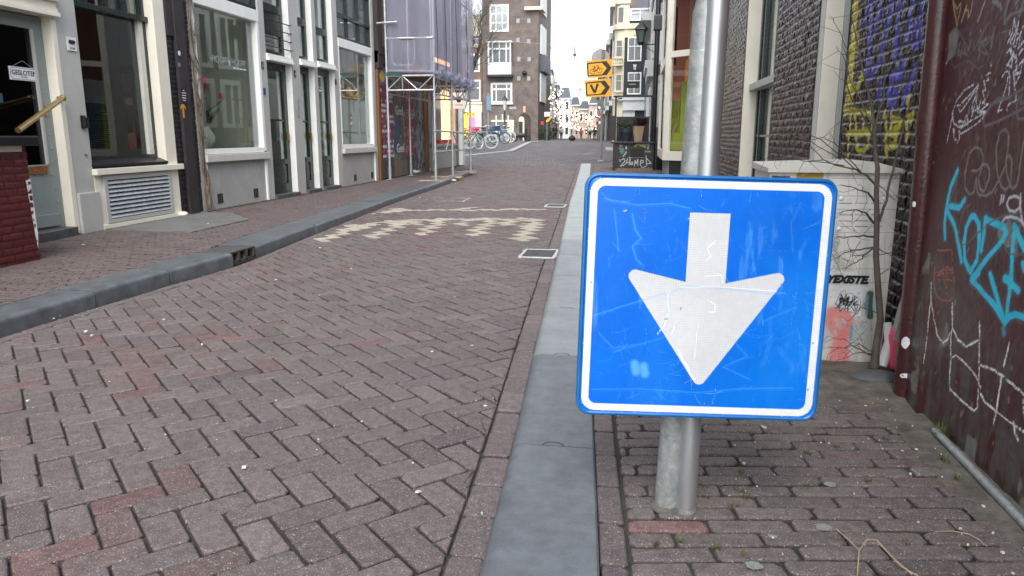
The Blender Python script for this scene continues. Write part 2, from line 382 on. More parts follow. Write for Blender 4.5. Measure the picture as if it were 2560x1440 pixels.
pm('skin', (.4, .22, .16), .6, .1)
pm('jacket_white', (.62, .62, .62), .8, .1)
pm('trousers_black', (.02, .02, .025), .8, .1)
pm('rubber', (.015, .015, .016), .6, .2)
pm('tyre_pale', (.5, .55, .55), .6, .1)
pm('bike_black', (.012, .014, .02), .3, .1)
pm('bike_pale', (.42, .5, .5), .35, .1)
pm('bike_green', (.03, .12, .07), .35, .1)
pm('bike_blue', (.03, .07, .16), .35, .1)
pm('slate', (.07, .08, .095), .6, .2, 5, .3)
pm('roof_red', (.42, .07, .03), .7, .2, 5, .3)
pm('yellow_wall', (.75, .42, .02), .6, .1)
pm('navy_wall', (.018, .022, .035), .6, .15, 3, .1)
pm('far_cream', (.62, .58, .42), .6, .08, 3, .1)
pm('far_white', (.6, .62, .6), .6, .08, 3, .1)
pm('far_grey', (.28, .3, .3), .7, .12, 1.5, .2)
pm('banner_blue', (.12, .2, .27), .5, .08)
pm('lamp_glass', (.45, .5, .45), .2, .08)
pm('lantern_glass', (.06, .09, .07), .15, .1)
emat('warm_bulb', (1.0, .66, .4), 5.0)
emat('warm_lit', (1.0, .5, .2), 1.1)
emat('yellow_lit', (.95, .55, .03), .5)
emat('pink_lit', (1.0, .12, .3), .5)
glassmat('glass', (.88, .9, .89), 1.0)
glassmat('glass_dark', (.5, .53, .54), .75)
pm('pane_far', (.05, .06, .065), .12, .3, 2, .03, spec=.9)
pm('pane_sky', (.28, .31, .31), .12, .2, 2, .03, spec=.9)  # pale pane, the sky's reflection put into its base colour
def pavingmat(name):
    m = bpy.data.materials.new(name); m.use_nodes = True; M[name] = m
    n = m.node_tree.nodes; l = m.node_tree.links; b = n['Principled BSDF']; b.inputs['Roughness'].default_value = .75
    g = n.new('ShaderNodeNewGeometry'); t = n.new('ShaderNodeTexBrick'); t.inputs['Scale'].default_value = 1; t.inputs['Brick Width'].default_value = .5; t.inputs['Row Height'].default_value = .42
    t.inputs['Mortar Size'].default_value = .05; t.inputs['Color1'].default_value = (.17, .145, .145, 1); t.inputs['Color2'].default_value = (.10, .09, .094, 1); t.inputs['Mortar'].default_value = (.04, .038, .038, 1)
    mp = n.new('ShaderNodeMapping'); mp.inputs['Rotation'].default_value = (0, 0, .06); l.new(g.outputs['Position'], mp.inputs[0]); l.new(mp.outputs[0], t.inputs[0])
    no = n.new('ShaderNodeTexNoise'); no.inputs['Scale'].default_value = .5; no.inputs['Detail'].default_value = 8; no.inputs['Roughness'].default_value = .65; mp2 = n.new('ShaderNodeMapping'); mp2.inputs['Scale'].default_value = (1, .45, 1); mp2.inputs['Rotation'].default_value = (0, 0, -.5); l.new(g.outputs['Position'], mp2.inputs[0]); l.new(mp2.outputs[0], no.inputs[0])
    mr = n.new('ShaderNodeMapRange'); mr.inputs[1].default_value = .56; mr.inputs[2].default_value = .68; mr.inputs[4].default_value = .55; l.new(no.outputs[0], mr.inputs[0])
    mx = n.new('ShaderNodeMix'); mx.data_type = 'RGBA'; l.new(mr.outputs[0], mx.inputs[0]); l.new(t.outputs[0], mx.inputs[6]); mx.inputs[7].default_value = (.24, .235, .24, 1); l.new(mx.outputs[2], b.inputs['Base Color'])
    bp = n.new('ShaderNodeBump'); bp.inputs['Strength'].default_value = .8; bp.inputs['Distance'].default_value = .02; bp.invert = True; l.new(t.outputs['Fac'], bp.inputs['Height']); l.new(bp.outputs[0], b.inputs['Normal'])
pavingmat('far_paving')
brickmat('brick_dark', (.045, .025, .024), (.075, .05, .045), (.03, .028, .026))
brickmat('brick_brown', (.13, .075, .055), (.2, .12, .09), (.15, .13, .11))
brickmat('brick_corner', (.105, .08, .07), (.15, .115, .098), (.14, .125, .115))
brickmat('brick_pink', (.42, .27, .21), (.5, .35, .28), (.5, .44, .38))
am('road_brick', .66, 240, .3, .9, .0022, spec=.4, speck=.75, speck_scale=210, mid=36, midamt=.24)
am('painted_wall', .42, 300, .12, .35, .0015, spec=.5, mid=30, midamt=.12)
am('gloss_brick', .26, 180, .1, .5, .003, spec=.24, mid=30, midamt=.12)
am('sign_face', .3, 60, .03, .04, .0005, spec=.5, mid=8, midamt=.05, hexa=.35)
am('sticker_metal', .45, 200, .06, .1, .0006, mid=12, midamt=.1)
am('poster', .5, 80, .15, .2, .001, mid=10, midamt=.2)
clothmat('netting', (.45, .46, .58), .52)
# ================================================================== THE GROUND
def line_x(tab, y):
    if y <= tab[0][1]: (x0, y0), (x1, y1) = tab[0], tab[1]
    else:
        for (x0, y0), (x1, y1) in zip(tab[:-1], tab[1:]):
            if y <= y1: break
    return x0+(x1-x0)*(y-y0)/(y1-y0)
RK_L = [(-.22, -1.5), (-.324, 1.51), (-.373, 2.4), (-.459, 3.69), (-.962, 11.7), (-1.70, 25.0)]
RK_R = [(.12, -1.5), (-.045, 1.56), (-.099, 2.34), (-.20, 3.8), (-.68, 11.7), (-1.38, 25.0)]
LK_F = [(-3.35, -2), (-3.42, 4.0), (-3.39, 4.9), (-3.33, 5.77), (-3.54, 8.05), (-3.74, 10.66), (-4.0, 14.6), (-4.25, 18.4), (-4.42, 21.5)]
LK_B = [(-3.6, -2), (-3.67, 4.0), (-3.68, 5.9), (-3.78, 6.4), (-3.96, 8.6), (-4.2, 11.2), (-4.36, 13.6), (-4.5, 18.4), (-4.62, 21.5)]
def clip(poly, a, b, keep):            # keep side: sign of cross
    out = []
    for i in range(len(poly)):
        p, q = poly[i], poly[(i+1) % len(poly)]
        sp = ((b[0]-a[0])*(p[1]-a[1])-(b[1]-a[1])*(p[0]-a[0]))*keep
        sq = ((b[0]-a[0])*(q[1]-a[1])-(b[1]-a[1])*(q[0]-a[0]))*keep
        if sp >= 0: out.append(p)
        if (sp < 0) != (sq < 0):
            t = sp/(sp-sq); out.append((p[0]+(q[0]-p[0])*t, p[1]+(q[1]-p[1])*t))
    return out
def area(p): return abs(sum(p[i][0]*p[(i+1) % len(p)][1]-p[(i+1) % len(p)][0]*p[i][1] for i in range(len(p))))/2
def wave(x, y): return .012*math.sin(x*1.3+y*.5)*min(1, max(0, (15-y)/2))
class Bricks:
    """one surface of many single bricks, each with a worn rounded top, its own tilt and colour"""
    def __init__(s): s.v = []; s.f = []; s.c = []
    def add(s, poly, z, col, bev=.006, gap=.004, tilt=.004, wob=.0015):
        n = len(poly)
        if n < 3 or area(poly) < 4e-4: return
        cx = sum(p[0] for p in poly)/n; cy = sum(p[1] for p in poly)/n
        if cy < 7 and n == 4:                      # worn corners
            q = []
            for i in range(4):
                p0, p, p1 = poly[i-1], poly[i], poly[(i+1) % 4]; k = rnd.choice((.0085, .010, .012, .017))
                for o_ in (p0, p1):
                    l = math.hypot(o_[0]-p[0], o_[1]-p[1]) or 1; f = min(.3, k*rnd.uniform(.7, 1.3)/l); q.append((p[0]+(o_[0]-p[0])*f, p[1]+(o_[1]-p[1])*f))
            poly = q; n = 8; wob = min(wob, .0012)
        def inset(d):
            r = []
            for i in range(n):
                p0, p, p1 = poly[i-1], poly[i], poly[(i+1) % n]
                e0 = (p[0]-p0[0], p[1]-p0[1]); e1 = (p1[0]-p[0], p1[1]-p[1]); l0 = math.hypot(*e0) or 1; l1 = math.hypot(*e1) or 1
                n0 = (-e0[1]/l0, e0[0]/l0); n1 = (-e1[1]/l1, e1[0]/l1); k = 1+n0[0]*n1[0]+n0[1]*n1[1]
                if k < .25: k = .25
                r.append((p[0]+(n0[0]+n1[0])*d/k, p[1]+(n0[1]+n1[1])*d/k))
            return r
        g = gap*rnd.uniform(.5, 1.4); j = [(rnd.uniform(-wob, wob), rnd.uniform(-wob, wob)) for _ in range(n)]
        tx, ty = rnd.gauss(0, tilt), rnd.gauss(0, tilt); dz = rnd.gauss(0, .0016)
        k = len(s.v)
        for d, h in ((g, -.03), (g, -bev*.9), (g+bev*.45, -bev*.25), (g+bev*(1.0 if n == 8 else 1.4), 0)):
            for (x, y), (jx, jy) in zip(inset(d), j):
                x += jx; y += jy
                s.v.append((x, y, z+h+dz+(x-cx)*tx+(y-cy)*ty)); 
        for r in range(3):
            for i in range(n):
                s.f.append((k+r*n+i, k+r*n+(i+1) % n, k+(r+1)*n+(i+1) % n, k+(r+1)*n+i))
        s.f.append(tuple(k+3*n+i for i in range(n)))
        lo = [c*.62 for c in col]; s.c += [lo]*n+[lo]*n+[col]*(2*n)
    def build(s, name, m, parent=None):
        me = bpy.data.meshes.new(name); me.from_pydata(s.v, [], s.f)
        a = me.color_attributes.new('Col', 'FLOAT_COLOR', 'POINT')
        a.data.foreach_set('color', np.concatenate([np.array(s.c), np.ones((len(s.c), 1))], 1).astype(np.float32).ravel())
        me.materials.append(M[m]); me.polygons.foreach_set('use_smooth', [False]*len(me.polygons)); me.update()
        o = bpy.data.objects.new(name, me); COL.objects.link(o); o.parent = parent; return o
def bcol(x, y, base=(.116, .093, .092), red=.035, vary=.085):
    v = 1+rnd.gauss(0, vary); r = rnd.random()
    patch = float(fbm(np.array([x*.9]), np.array([y*.7]), 3, 3)[0])
    c = [b*v for b in base]
    if r < red or (patch > .56 and r < .5 and x < -1.0): k = rnd.uniform(.02, .3); c = [c[0]*(1+k*.15), c[1]*(1-k*.8), c[2]*(1-k*.85)]
    elif r > .95: c = [c[0]*.86, c[1]*.88, c[2]*.91]
    return c
MARKS = [([(800, 601), (905, 562)], .085), ([(912, 573), (940, 560)], .06), ([(932, 594), (1012, 556)], .08), ([(1030, 567), (1052, 556)], .06),
         ([(1058, 588), (1102, 553)], .08), ([(1148, 566), (1162, 553)], .06), ([(1186, 589), (1226, 553)], .08), ([(1263, 566), (1277, 552)], .06),
         ([(1304, 602), (1338, 550)], .085), ([(890, 563), (950, 557), (1010, 553), (1100, 551), (1340, 548)], .098),
         ([(938, 533), (990, 529), (1060, 527), (1180, 526), (1345, 522)], .082), ([(985, 530), (1000, 521)], .09), ([(1150, 526), (1175, 519)], .08), ([(1255, 526), (1270, 521)], .08)]
MK = [([tuple(PZ(x, y, 0)[:2]) for x, y in p], wd) for p, wd in MARKS]
road = Bricks(); W = .104; s2 = math.sqrt(.5)
def to_w(u, v): return (u*s2-v*s2-3.0, u*s2+v*s2)
Rn = 200
for a in range(-60, 260):
    for b in range(-60, 260):
        c = (a+b) % 4
        if c == 0: r = (a, b, a+2, b+1)
        elif c == 2: r = (a, b, a+1, b+2)
        else: continue
        x, y = to_w((r[0]+r[2])/2*W, (r[1]+r[3])/2*W)
        if y < .9 or y > 25: continue
        xl = line_x(LK_F, y)+.10; xr = line_x(RK_L, y)-.115
        if y > 21.3: xl = xl-(y-21.3)*1.5
        if x < xl-.2 or x > xr+.2: continue
        poly = [to_w(u*W, v*W) for u, v in ((r[0], r[1]), (r[2], r[1]), (r[2], r[3]), (r[0], r[3]))]
        y0, y1 = y-.3, y+.3
        poly = clip(poly, (line_x(RK_L, y0)-.111, y0), (line_x(RK_L, y1)-.111, y1), 1)
        if y < 21.3 and poly: poly = clip(poly, (line_x(LK_F, y0)+.10, y0), (line_x(LK_F, y1)+.10, y1), -1)
        if len(poly) < 3: continue
        col = bcol(x, y)
        if 6.8 < y < 12.6:
            P = np.array([x]); Q = np.array([y])
            for pts, wd in MK:
                if seg_dist(P, Q, pts)[0] < wd: k_ = rnd.uniform(.85, 1.05); col = [.37*k_, .335*k_, .265*k_]; break
        far = y > 9
        road.add(poly, Zg(y)+wave(x, y), col, bev=.0065, gap=.0037, tilt=.0055 if not far else .009)
# gutter courses along both kerbs
def course(B, tab, dx, wdt, y0, y1, z, ln=.205, base=(.12, .096, .094), tilt=.004):
    y = y0
    while y < y1:
        yb = y+ln*rnd.uniform(.93, 1.05); xa = line_x(tab, y)+dx; xb = line_x(tab, yb)+dx
        B.add([(xa, y), (xa+wdt, y), (xb+wdt, yb), (xb, yb)], Zg(y)+z+(wave(xa, y) if z < .02 else 0), bcol(xa, y, base), gap=.004, tilt=tilt, bev=.007); y = yb
course(road, RK_L, -.113, .106, .9, 25, -.004)
course(road, LK_F, .012, .085, 1.5, 21.3, -.004)
tag(road.build('road', 'road_brick'), kind='structure')
# base sheets
def sheet(name, m, xs, ys, zf, kind='structure'):
    P = np.array([[(x, y, zf(x, y)) for y in ys] for x in xs]); o = grid_obj(name, P, None, m, None, flip=False); tag(o, kind=kind); return o
def fr(a, b, n): return [a+(b-a)*i/(n-1) for i in range(n)]
sheet('ground', 'joint_dirt', fr(-40, 40, 24), fr(-12, 25, 50), lambda x, y: Zg(y)-.013-.03)
sheet('road_sand_bed', 'joint_dirt', fr(-5.6, 1.4, 40), fr(-1, 25.2, 140), lambda x, y: Zg(y)-.015+wave(x, y))
sheet('far_road', 'far_paving', [-500, -60]+fr(-40, 40, 40)+[60, 500], fr(24.98, 100, 90)+[130, 200, 400, 900], lambda x, y: Zg(y)-.004)
# right kerb of bluestone
kb = MB(); kf = MB(); km_ = MB(); jn = MB(); ys = [-.2, .75, 1.45, 2.269, 3.295, 4.247]
while ys[-1] < 24: ys.append(ys[-1]+rnd.uniform(.95, 1.1))
for y0, y1 in zip(ys[:-1], ys[1:]):
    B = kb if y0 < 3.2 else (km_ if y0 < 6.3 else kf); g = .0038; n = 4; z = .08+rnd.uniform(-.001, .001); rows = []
    for i in range(n+1):
        y = y0+g+(y1-y0-2*g)*i/n; xl = line_x(RK_L, y); xr = line_x(RK_R, y); zz = Zg(y)+z
        prof = [(xl-.006, -.12), (xl-.004, -.035), (xl+.003, -.017), (xl+.014, -.006), (xl+.032, 0), (xr-.006, 0), (xr, -.006), (xr, -.12)]
        rows.append([(px, y, zz+pz) for px, pz in prof])
    k = len(B.v); B.v += [q for r in rows for q in r]; m = 8
    for i in range(n):
        for j in range(m-1): B.f.append((k+i*m+j, k+i*m+j+1, k+(i+1)*m+j+1, k+(i+1)*m+j))
    B.f.append(tuple(k+j for j in range(m))); B.f.append(tuple(k+n*m+j for j in range(m))[::-1])
    if y0 > 1: # tongue of the stone, a half round joint line
        c = ((line_x(RK_L, y0)+line_x(RK_R, y0))/2+.0, y0); pts = [(c[0]+.034*math.cos(t), c[1]+.03*math.sin(t)) for t in fr(0, math.pi, 13)]
        for p, q in zip(pts[:-1], pts[1:]):
            d = Vector((q[0]-p[0], q[1]-p[1])); nn = Vector((-d.y, d.x)).normalized()*.0022; zz = z+Zg(y0)+.0012
            jn.add([(p[0]-nn.x, p[1]-nn.y, zz), (p[0]+nn.x, p[1]+nn.y, zz), (q[0]+nn.x, q[1]+nn.y, zz), (q[0]-nn.x, q[1]-nn.y, zz)], [(0, 1, 2, 3)])
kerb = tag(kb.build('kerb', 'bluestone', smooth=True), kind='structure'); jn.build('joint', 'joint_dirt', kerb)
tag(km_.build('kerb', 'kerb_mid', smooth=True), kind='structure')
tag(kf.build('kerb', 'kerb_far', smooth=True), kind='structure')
# left kerb
lb = MB(); ys = [.6, 1.9, 3.1, 4.19, 4.95, 5.76]; ZL = .095
segs = list(zip(ys[:-1], ys[1:])); y = 6.22
while y < 21.3: y2 = min(21.5, y+rnd.uniform(1.3, 1.8)); segs.append((y, y2)); y = y2
for i, (y0, y1) in enumerate(segs):
    g = .007; dx = rnd.uniform(-.008, .008); n = 5; rows = []; dz = rnd.uniform(-.004, .003)
    for q in range(n+1):
        y = y0+g+(y1-y0-2*g)*q/n; xf = line_x(LK_F, y)+dx; xb = line_x(LK_B, y); zz = Zg(y)+ZL+dz
        if y1 > 21: zz -= .09*sm((y-20.3)/1.2)
        prof = [(xf+.008, -.15), (xf+.006, -.03), (xf, -.012), (xf-.012, -.003), (xf-.025, 0), (xb+.004, 0), (xb, -.005), (xb, -.15)]
        rows.append([(px, y, zz+pz) for px, pz in prof])
    k = len(lb.v); lb.v += [q for r in rows for q in r]; m = 8
    for i2 in range(n):
        for j in range(m-1): lb.f.append((k+i2*m+j+1, k+i2*m+j, k+(i2+1)*m+j, k+(i2+1)*m+j+1))
    lb.f.append(tuple(k+j for j in range(m))[::-1]); lb.f.append(tuple(k+n*m+j for j in range(m)))
tag(lb.build('kerb', 'bluestone_left', smooth=True), kind='structure')
# storm drain set in the left kerb
t = empty('storm_drain', (-3.4, 5.99, 0), 'cast iron gully mouth with three slots set in the left kerb', 'drain')
fx = -3.365
b = MB().box(fx-.30, fx, 5.78, 6.2, ZL-.012, ZL+.004, .004)
for yy in (5.78, 5.90, 6.03, 6.165): b.box(fx-.05, fx, yy, yy+.035 if yy < 6.1 else 6.2, .0, ZL-.012)
b.box(fx-.05, fx, 5.78, 6.2, -.02, .012); b.build('frame', 'cast_iron', t)
box('drain_shade_fill', 'interior_dark', t, fx-.3, fx-.12, 5.78, 6.2, -.02, ZL-.014)  # dark block put in for the shade behind the slots
# left pavement bricks, laid in rows across the pavement
lp = Bricks(); L_FAC = -5.55
def slab_at(x, y): return x < -4.5 and 7.05 < y < 8.9 and x < -4.5-.6*max(0, y-8.2)/.7
y = 1.8; row = 0
while y < 21.6:
    near = y < 10; h = .052 if near else .075
    x = L_FAC-.25+(row % 2)*.1; lim = line_x(LK_B, y)-.012
    while x < lim:
        x1 = min(lim, x+.205)
        if not slab_at((x+x1)/2, y) and not (x1 < -4.73 and y < 5.25 and x < -4.75) and x1-x > .03:
            sk = .03
            lp.add([(x, y+sk*(x+5)), (x1, y+sk*(x1+5)), (x1, y+h+sk*(x1+5)), (x, y+h+sk*(x+5))], Zg(y)+ZL-.004, bcol(x, y, (.098, .074, .073), .05), gap=.004, tilt=.006, bev=.005)
        x = x1
    y += h; row += 1
tag(lp.build('left_pavement', 'road_brick'), kind='structure')
sheet('left_pavement_bed', 'joint_dirt', fr(-6.6, -3.7, 8), fr(-1, 21.5, 40), lambda x, y: Zg(y)+ZL-.016 if x < line_x(LK_B, y) else Zg(y)-.06)
sl = MB(); sl.prism([(-5.56, 7.05, ZL+.004), (-4.5, 7.0, ZL+.004), (-4.5, 8.2, ZL+.004), (-5.1, 8.88, ZL+.004), (-5.56, 8.88, ZL+.004)], (0, 0, -.04))
tag(sl.build('paving_slab', 'slab_grey'), kind='structure')
# right pavement bricks: long bricks in rows that run across
rp = Bricks(); A = math.radians(8.6); ca, sa = math.cos(A), math.sin(A); RX_WALL = 1.07
def pw(u, v): return (u*ca-v*sa, u*sa+v*ca)
v = .9; row = 0
while v < 25:
    h = .0655 if v < 9 else .1
    u = -1.0-v*.06+(.105 if row % 2 else 0)+rnd.uniform(-.02, .02)
    while u < 6:
        u1 = u+.212*rnd.uniform(.96, 1.04); cx, cy = pw((u+u1)/2, v+h/2)
        wall = RX_WALL-.07 if cy < 3.0 else 1.25
        xl = line_x(RK_R, cy)+.076
        if cx < xl-.2 or cx > wall+.15 or cy > 24.8: u = u1; continue
        dirt = (cy > 2.82+.1*math.sin(cx*9)) and cy < 4.9 and cx > .42+.1*math.sin(cy*7) and cy < 3.9+.0
        if not dirt:
            poly = [pw(u, v), pw(u1, v), pw(u1, v+h), pw(u, v+h)]
            poly = clip(poly, (line_x(RK_R, cy-.3)+.076, cy-.3), (line_x(RK_R, cy+.3)+.076, cy+.3), -1)
            if len(poly) > 2: poly = clip(poly, (wall, cy-.3), (wall, cy+.3), 1)
            if len(poly) > 2:
                c = bcol(cx, cy, (.122, .099, .094), .02, .07)
                if math.hypot(cx-.17, cy-1.83) < .07: c = [.165, .092, .088]
                if True:
                    rp.add(poly, Zg(cy)+.078+.006*math.sin(cx*5+1)*math.sin(cy*3), c, gap=.0035, tilt=.008, bev=.007, wob=.0025)
        u = u1
    v += h; row += 1
course(rp, RK_R, -.001, .074, .8, 24.6, .078, ln=.207)
tag(rp.build('right_pavement', 'road_brick'), kind='structure')
def dz_r(x, y):
    z = Zg(y)+.066
    if 2.7 < y < 4.6 and x > .3: z += .02*sstep(2.75, 3.1, y)*sstep(.35, .6, x)+.03*float(fbm(np.array([x*7]), np.array([y*7]), 5)[0])*sstep(2.8, 3.1, y)*sstep(.35, .55, x)
    return z if x > line_x(RK_R, y)-.0 else Zg(y)-.06
sheet('right_pavement_bed', 'joint_dirt', fr(-1.5, 1.3, 60), fr(-1, 2.7, 30)+fr(4.7, 25, 50), lambda x, y: dz_r(x, y)-.0)
sheet('soil', 'sand_dirt', fr(.3, 1.26, 70), fr(2.72, 4.68, 130), lambda x, y: float(dz_r(x, y))-.004*(x < .4))
# strip of sand along the foot of the near wall
sheet('soil', 'sand_dirt', fr(.93, 1.09, 16), fr(.8, 2.75, 120), lambda x, y: .072+.012*float(fbm(np.array([x*20]), np.array([y*20]), 8)[0])+.01*(x-.95)/.1)
# far pavements: right corner by the diversion signs and the quay on the left
kp = [gp(1150, 395)[:2], gp(1285, 380)[:2], gp(1330, 357)[:2], gp(1365, 354)[:2]]
km = MB()
for a_, b_ in zip(kp[:-1], kp[1:]):
    d = Vector((b_[0]-a_[0], b_[1]-a_[1])).normalized(); nn = Vector((-d.y, d.x))*.3
    z0, z1 = Zg(a_[1])+.07, Zg(b_[1])+.07
    km.prism([(a_[0], a_[1], z0), (a_[0]+nn.x, a_[1]+nn.y, z0), (b_[0]+nn.x, b_[1]+nn.y, z1), (b_[0], b_[1], z1)], (0, 0, -.12))
tag(km.build('kerb', 'kerb_far'), kind='structure')
a_, b_ = gp(1512, 352), gp(1530, 376)
km = MB(); km.prism([(a_[0], a_[1], a_[2]+.08), (a_[0]-.35, a_[1], a_[2]+.08), (b_[0]-.3, b_[1], b_[2]+.08), (b_[0]+.05, b_[1], b_[2]+.08)][::-1], (0, 0, -.12))
tag(km.build('kerb', 'kerb_far'), kind='structure')
# drain covers in the road
def grate(x0, x1, y0, y1, label, z=.006, skew=0.0, n=9):
    t = empty('drain_cover', ((x0+x1)/2, (y0+y1)/2, 0), label, 'drain cover', 'metal covers in the road')
    zz = Zg(y0)+z+wave(x0, y0); f = MB(); w_ = .022
    for q in ((x0, x1, y0, y0+w_), (x0, x1, y1-w_, y1), (x0, x0+w_, y0+w_, y1-w_), (x1-w_, x1, y0+w_, y1-w_)): f.box(*q, zz-.02, zz+.006, .002)
    f.build('frame', 'galv_tube', t); s = MB(); k = (y1-y0-2*w_)/n
    for i in range(n): s.box(x0+w_, x1-w_, y0+w_+k*i+k*.25, y0+w_+k*i+k*.75, zz-.02, zz+.005)
    s.build('slat', 'cast_iron', t); box('drain_shade_fill', 'interior_dark', t, x0+w_, x1-w_, y0+w_, y1-w_, zz+.0028, zz+.0032)  # thin dark sheet put in for the shade between the slats
    P_ = []
    for i in range(26):
        a_ = 6.283*i/26; k_ = rnd.uniform(.96, 1.12); P_.append(((x0+x1)/2+(x1-x0)*.54*k_*max(-.98, min(.98, 1.35*math.cos(a_))), (y0+y1)/2+(y1-y0)*.54*k_*max(-.98, min(.98, 1.35*math.sin(a_))), zz+.0025))
    MB().prism(P_, (0, 0, -.006)).build('mortar_bed', 'mortar_pale', t)
grate(-.98, -.66, 6.42, 6.9, 'slotted metal drain cover beside the right kerb, nearest the blue sign')
grate(-1.33, -1.02, 11.35, 11.8, 'small pale drain cover beside the right kerb, beyond the white brick markings')
t = empty('drain_cover', (-3.1, 12.3, 0), 'thin metal edged cover in the road, left of the middle beyond the white markings', 'drain cover', 'metal covers in the road')
f = MB(); f.box(-3.45, -2.75, 12.0, 12.03, -.004, .01).box(-3.45, -2.75, 12.6, 12.63, -.004, .01).box(-2.78, -2.75, 12.03, 12.6, -.004, .012).box(-3.45, -3.42, 12.03, 12.6, -.004, .01); f.build('frame', 'galv_tube', t)
# small litter and grit scattered on the bricks
lt = MB(); sp = [(505, 862), (70, 1003), (610, 1170), (800, 620), (878, 672), (620, 700), (208, 612), (1213, 1017), (1190, 1003), (905, 1055), (1180, 866), (1080, 880), (1250, 830), (1045, 1232), (1205, 1286), (150, 790), (135, 797), (1392, 1215), (1860, 1160), (1910, 1070), (780, 560), (760, 485), (560, 545), (520, 560), (1160, 505), (1060, 492), (960, 520), (1050, 495), (690, 700), (410, 800), (230, 840), (215, 830)]
def bit(x, y, z, r):
    n = rnd.randint(4, 6); a0 = rnd.uniform(0, 6); el_ = rnd.uniform(.25, .9)
    P = [(x+r*rnd.uniform(.7, 1)*math.cos(a0)*math.cos(2*math.pi*i/n)-r*el_*math.sin(a0)*math.sin(2*math.pi*i/n), y+r*math.sin(a0)*math.cos(2*math.pi*i/n)+r*el_*math.cos(a0)*math.sin(2*math.pi*i/n), z) for i in range(n)]
    lt.prism(P, (0, 0, .002+.3*r))
for x, y in sp:
    dz = ZL if x < 560 and y < 640 or (x < 850 and y < 500) else (.085 if x > 1500 else 0.003); p = gp(x, y, dz); bit(p[0], p[1], p[2]+.001, rnd.uniform(.005, .011)*(1+p[1]*.09))
for i in range(170):
    y = rnd.uniform(1.3, 14)**1.0; x = rnd.uniform(line_x(LK_F, y)+.05, line_x(RK_L, y)-.02); 
    if rnd.random() < .3: x = line_x(LK_F, y)+abs(rnd.gauss(.02, .05))
    bit(x, y, .002+wave(x, y), rnd.uniform(.0015, .0045))
for i in range(110):
    y = rnd.uniform(1.3, 3.2); x = rnd.uniform(.15, 1.0)**.7; bit(x, y, .083, rnd.uniform(.001, .004)*(1.6 if x > .85 else 1))
tag(lt.build('litter', 'litter'), 'pale grit and scraps of paper scattered over the bricks', 'litter', kind='stuff')
lt = MB()
for px, py, r in ((2076, 1208, .018), (2060, 1315, .022), (1932, 1338, .012), (1885, 1410, .022)):
    p = gp(px, py, .083); k = len(lt.v); n = 14
    lt.prism([(p[0]+r*rnd.uniform(.8, 1.05)*math.cos(6.283*i/n), p[1]+r*.8*rnd.uniform(.85, 1.05)*math.sin(6.283*i/n), .0785) for i in range(n)], (0, 0, .002))
tag(lt.build('chewing_gum', 'gum'), 'flattened grey gum spots on the right pavement bricks', 'gum', kind='stuff')
# moss and grass in the joints of the right pavement
ms = MB()
def tuft(B, x, y, z, n, r, h):
    for _ in range(n):
        a = rnd.uniform(0, 6.283); d = rnd.uniform(0, r); bx, by = x+d*math.cos(a), y+d*math.sin(a); l = h*rnd.uniform(.4, 1); k = rnd.uniform(.2, .9); w_ = rnd.uniform(.0007, .0015)
        tx, ty = bx+math.cos(a)*l*k, by+math.sin(a)*l*k; px_, py_ = -math.sin(a)*w_, math.cos(a)*w_
        B.add([(bx-px_, by-py_, z), (bx+px_, by+py_, z), ((bx+tx)/2+px_, (by+ty)/2+py_, z+l*.7), ((bx+tx)/2-px_, (by+ty)/2-py_, z+l*.7), (tx, ty, z+l*(1-k*.5))], [(0, 1, 2, 3), (3, 2, 4)])
for px, py in [(1760, 1215), (1850, 1225), (1862, 1240), (2020, 1215), (1830, 1262), (2060, 1100), (2090, 1115), (2215, 1095), (2020, 1130), (2170, 1200), (1700, 1350), (1860, 1385), (2270, 1360), (2390, 1345), (2430, 1370), (2290, 1330), (1850, 1180), (1765, 1240), (2340, 1170), (2350, 1150), (2100, 1345), (1790, 1365), (1640, 1360)]:
    p = gp(px, py, .08); tuft(ms, p[0], p[1], .074, 26, .014, .014)
tag(ms.build('moss', 'moss'), 'thin moss and weeds growing in the pavement joints', 'moss', kind='stuff')
for px, py, n, r, h, lab in [(2385, 1095, 60, .02, .07, 'green grass tuft beside the upper end of the metal tube'), (2360, 1150, 30, .02, .028, 'low green weed tuft left of the metal tube'), (2395, 1195, 26, .02, .024, 'small green weed by the middle of the metal tube')]:
    p = gp(px, py, .085); g_ = MB(); tuft(g_, min(p[0], 1.05), p[1], .08, n, r, h); tag(g_.build('grass_tuft', 'grass'), lab, 'grass', 'grass tufts along the wall foot')
# dry twig and straw
def pts_g(L, z): return [(*gp(x, y, z)[:2], z+dz) for x, y, dz in L]
g_ = MB(); g_.tube(pts_g([(2090, 1322, .0), (2120, 1352, .004), (2147, 1385, .01), (2165, 1376, .03), (2190, 1378, .03), (2230, 1405, .012), (2280, 1440, .004)], .086), .0015, 5)
g_.tube(pts_g([(2147, 1385, .01), (2143, 1440, .0)], .086), .0015, 5).tube(pts_g([(2190, 1380, .028), (2250, 1425, .01), (2300, 1442, .0)], .086), .001, 5)
tag(g_.build('dry_stalk', 'straw'), 'forked straw coloured dry stalk lying at the lower right', 'stalk')
g_ = MB(); g_.tube(pts_g([(2337, 1329, 0), (2380, 1330, .003), (2420, 1338, .004), (2450, 1352, .002), (2460, 1362, 0)], .087), .0011, 5)
tag(g_.build('dry_stalk', 'straw'), 'single thin curved grass stalk on the bricks right of the forked one', 'stalk')
tb = MB(); p0 = gp(2338, 1075, .1); tb.tube([(p0[0], p0[1], .098), (1.03, 1.9, .095), (1.035, .9, .095)], .0125, 14)
tag(tb.build('metal_tube', 'galv_old', smooth=True), 'grey galvanised metal tube lying along the foot of the wall', 'tube')
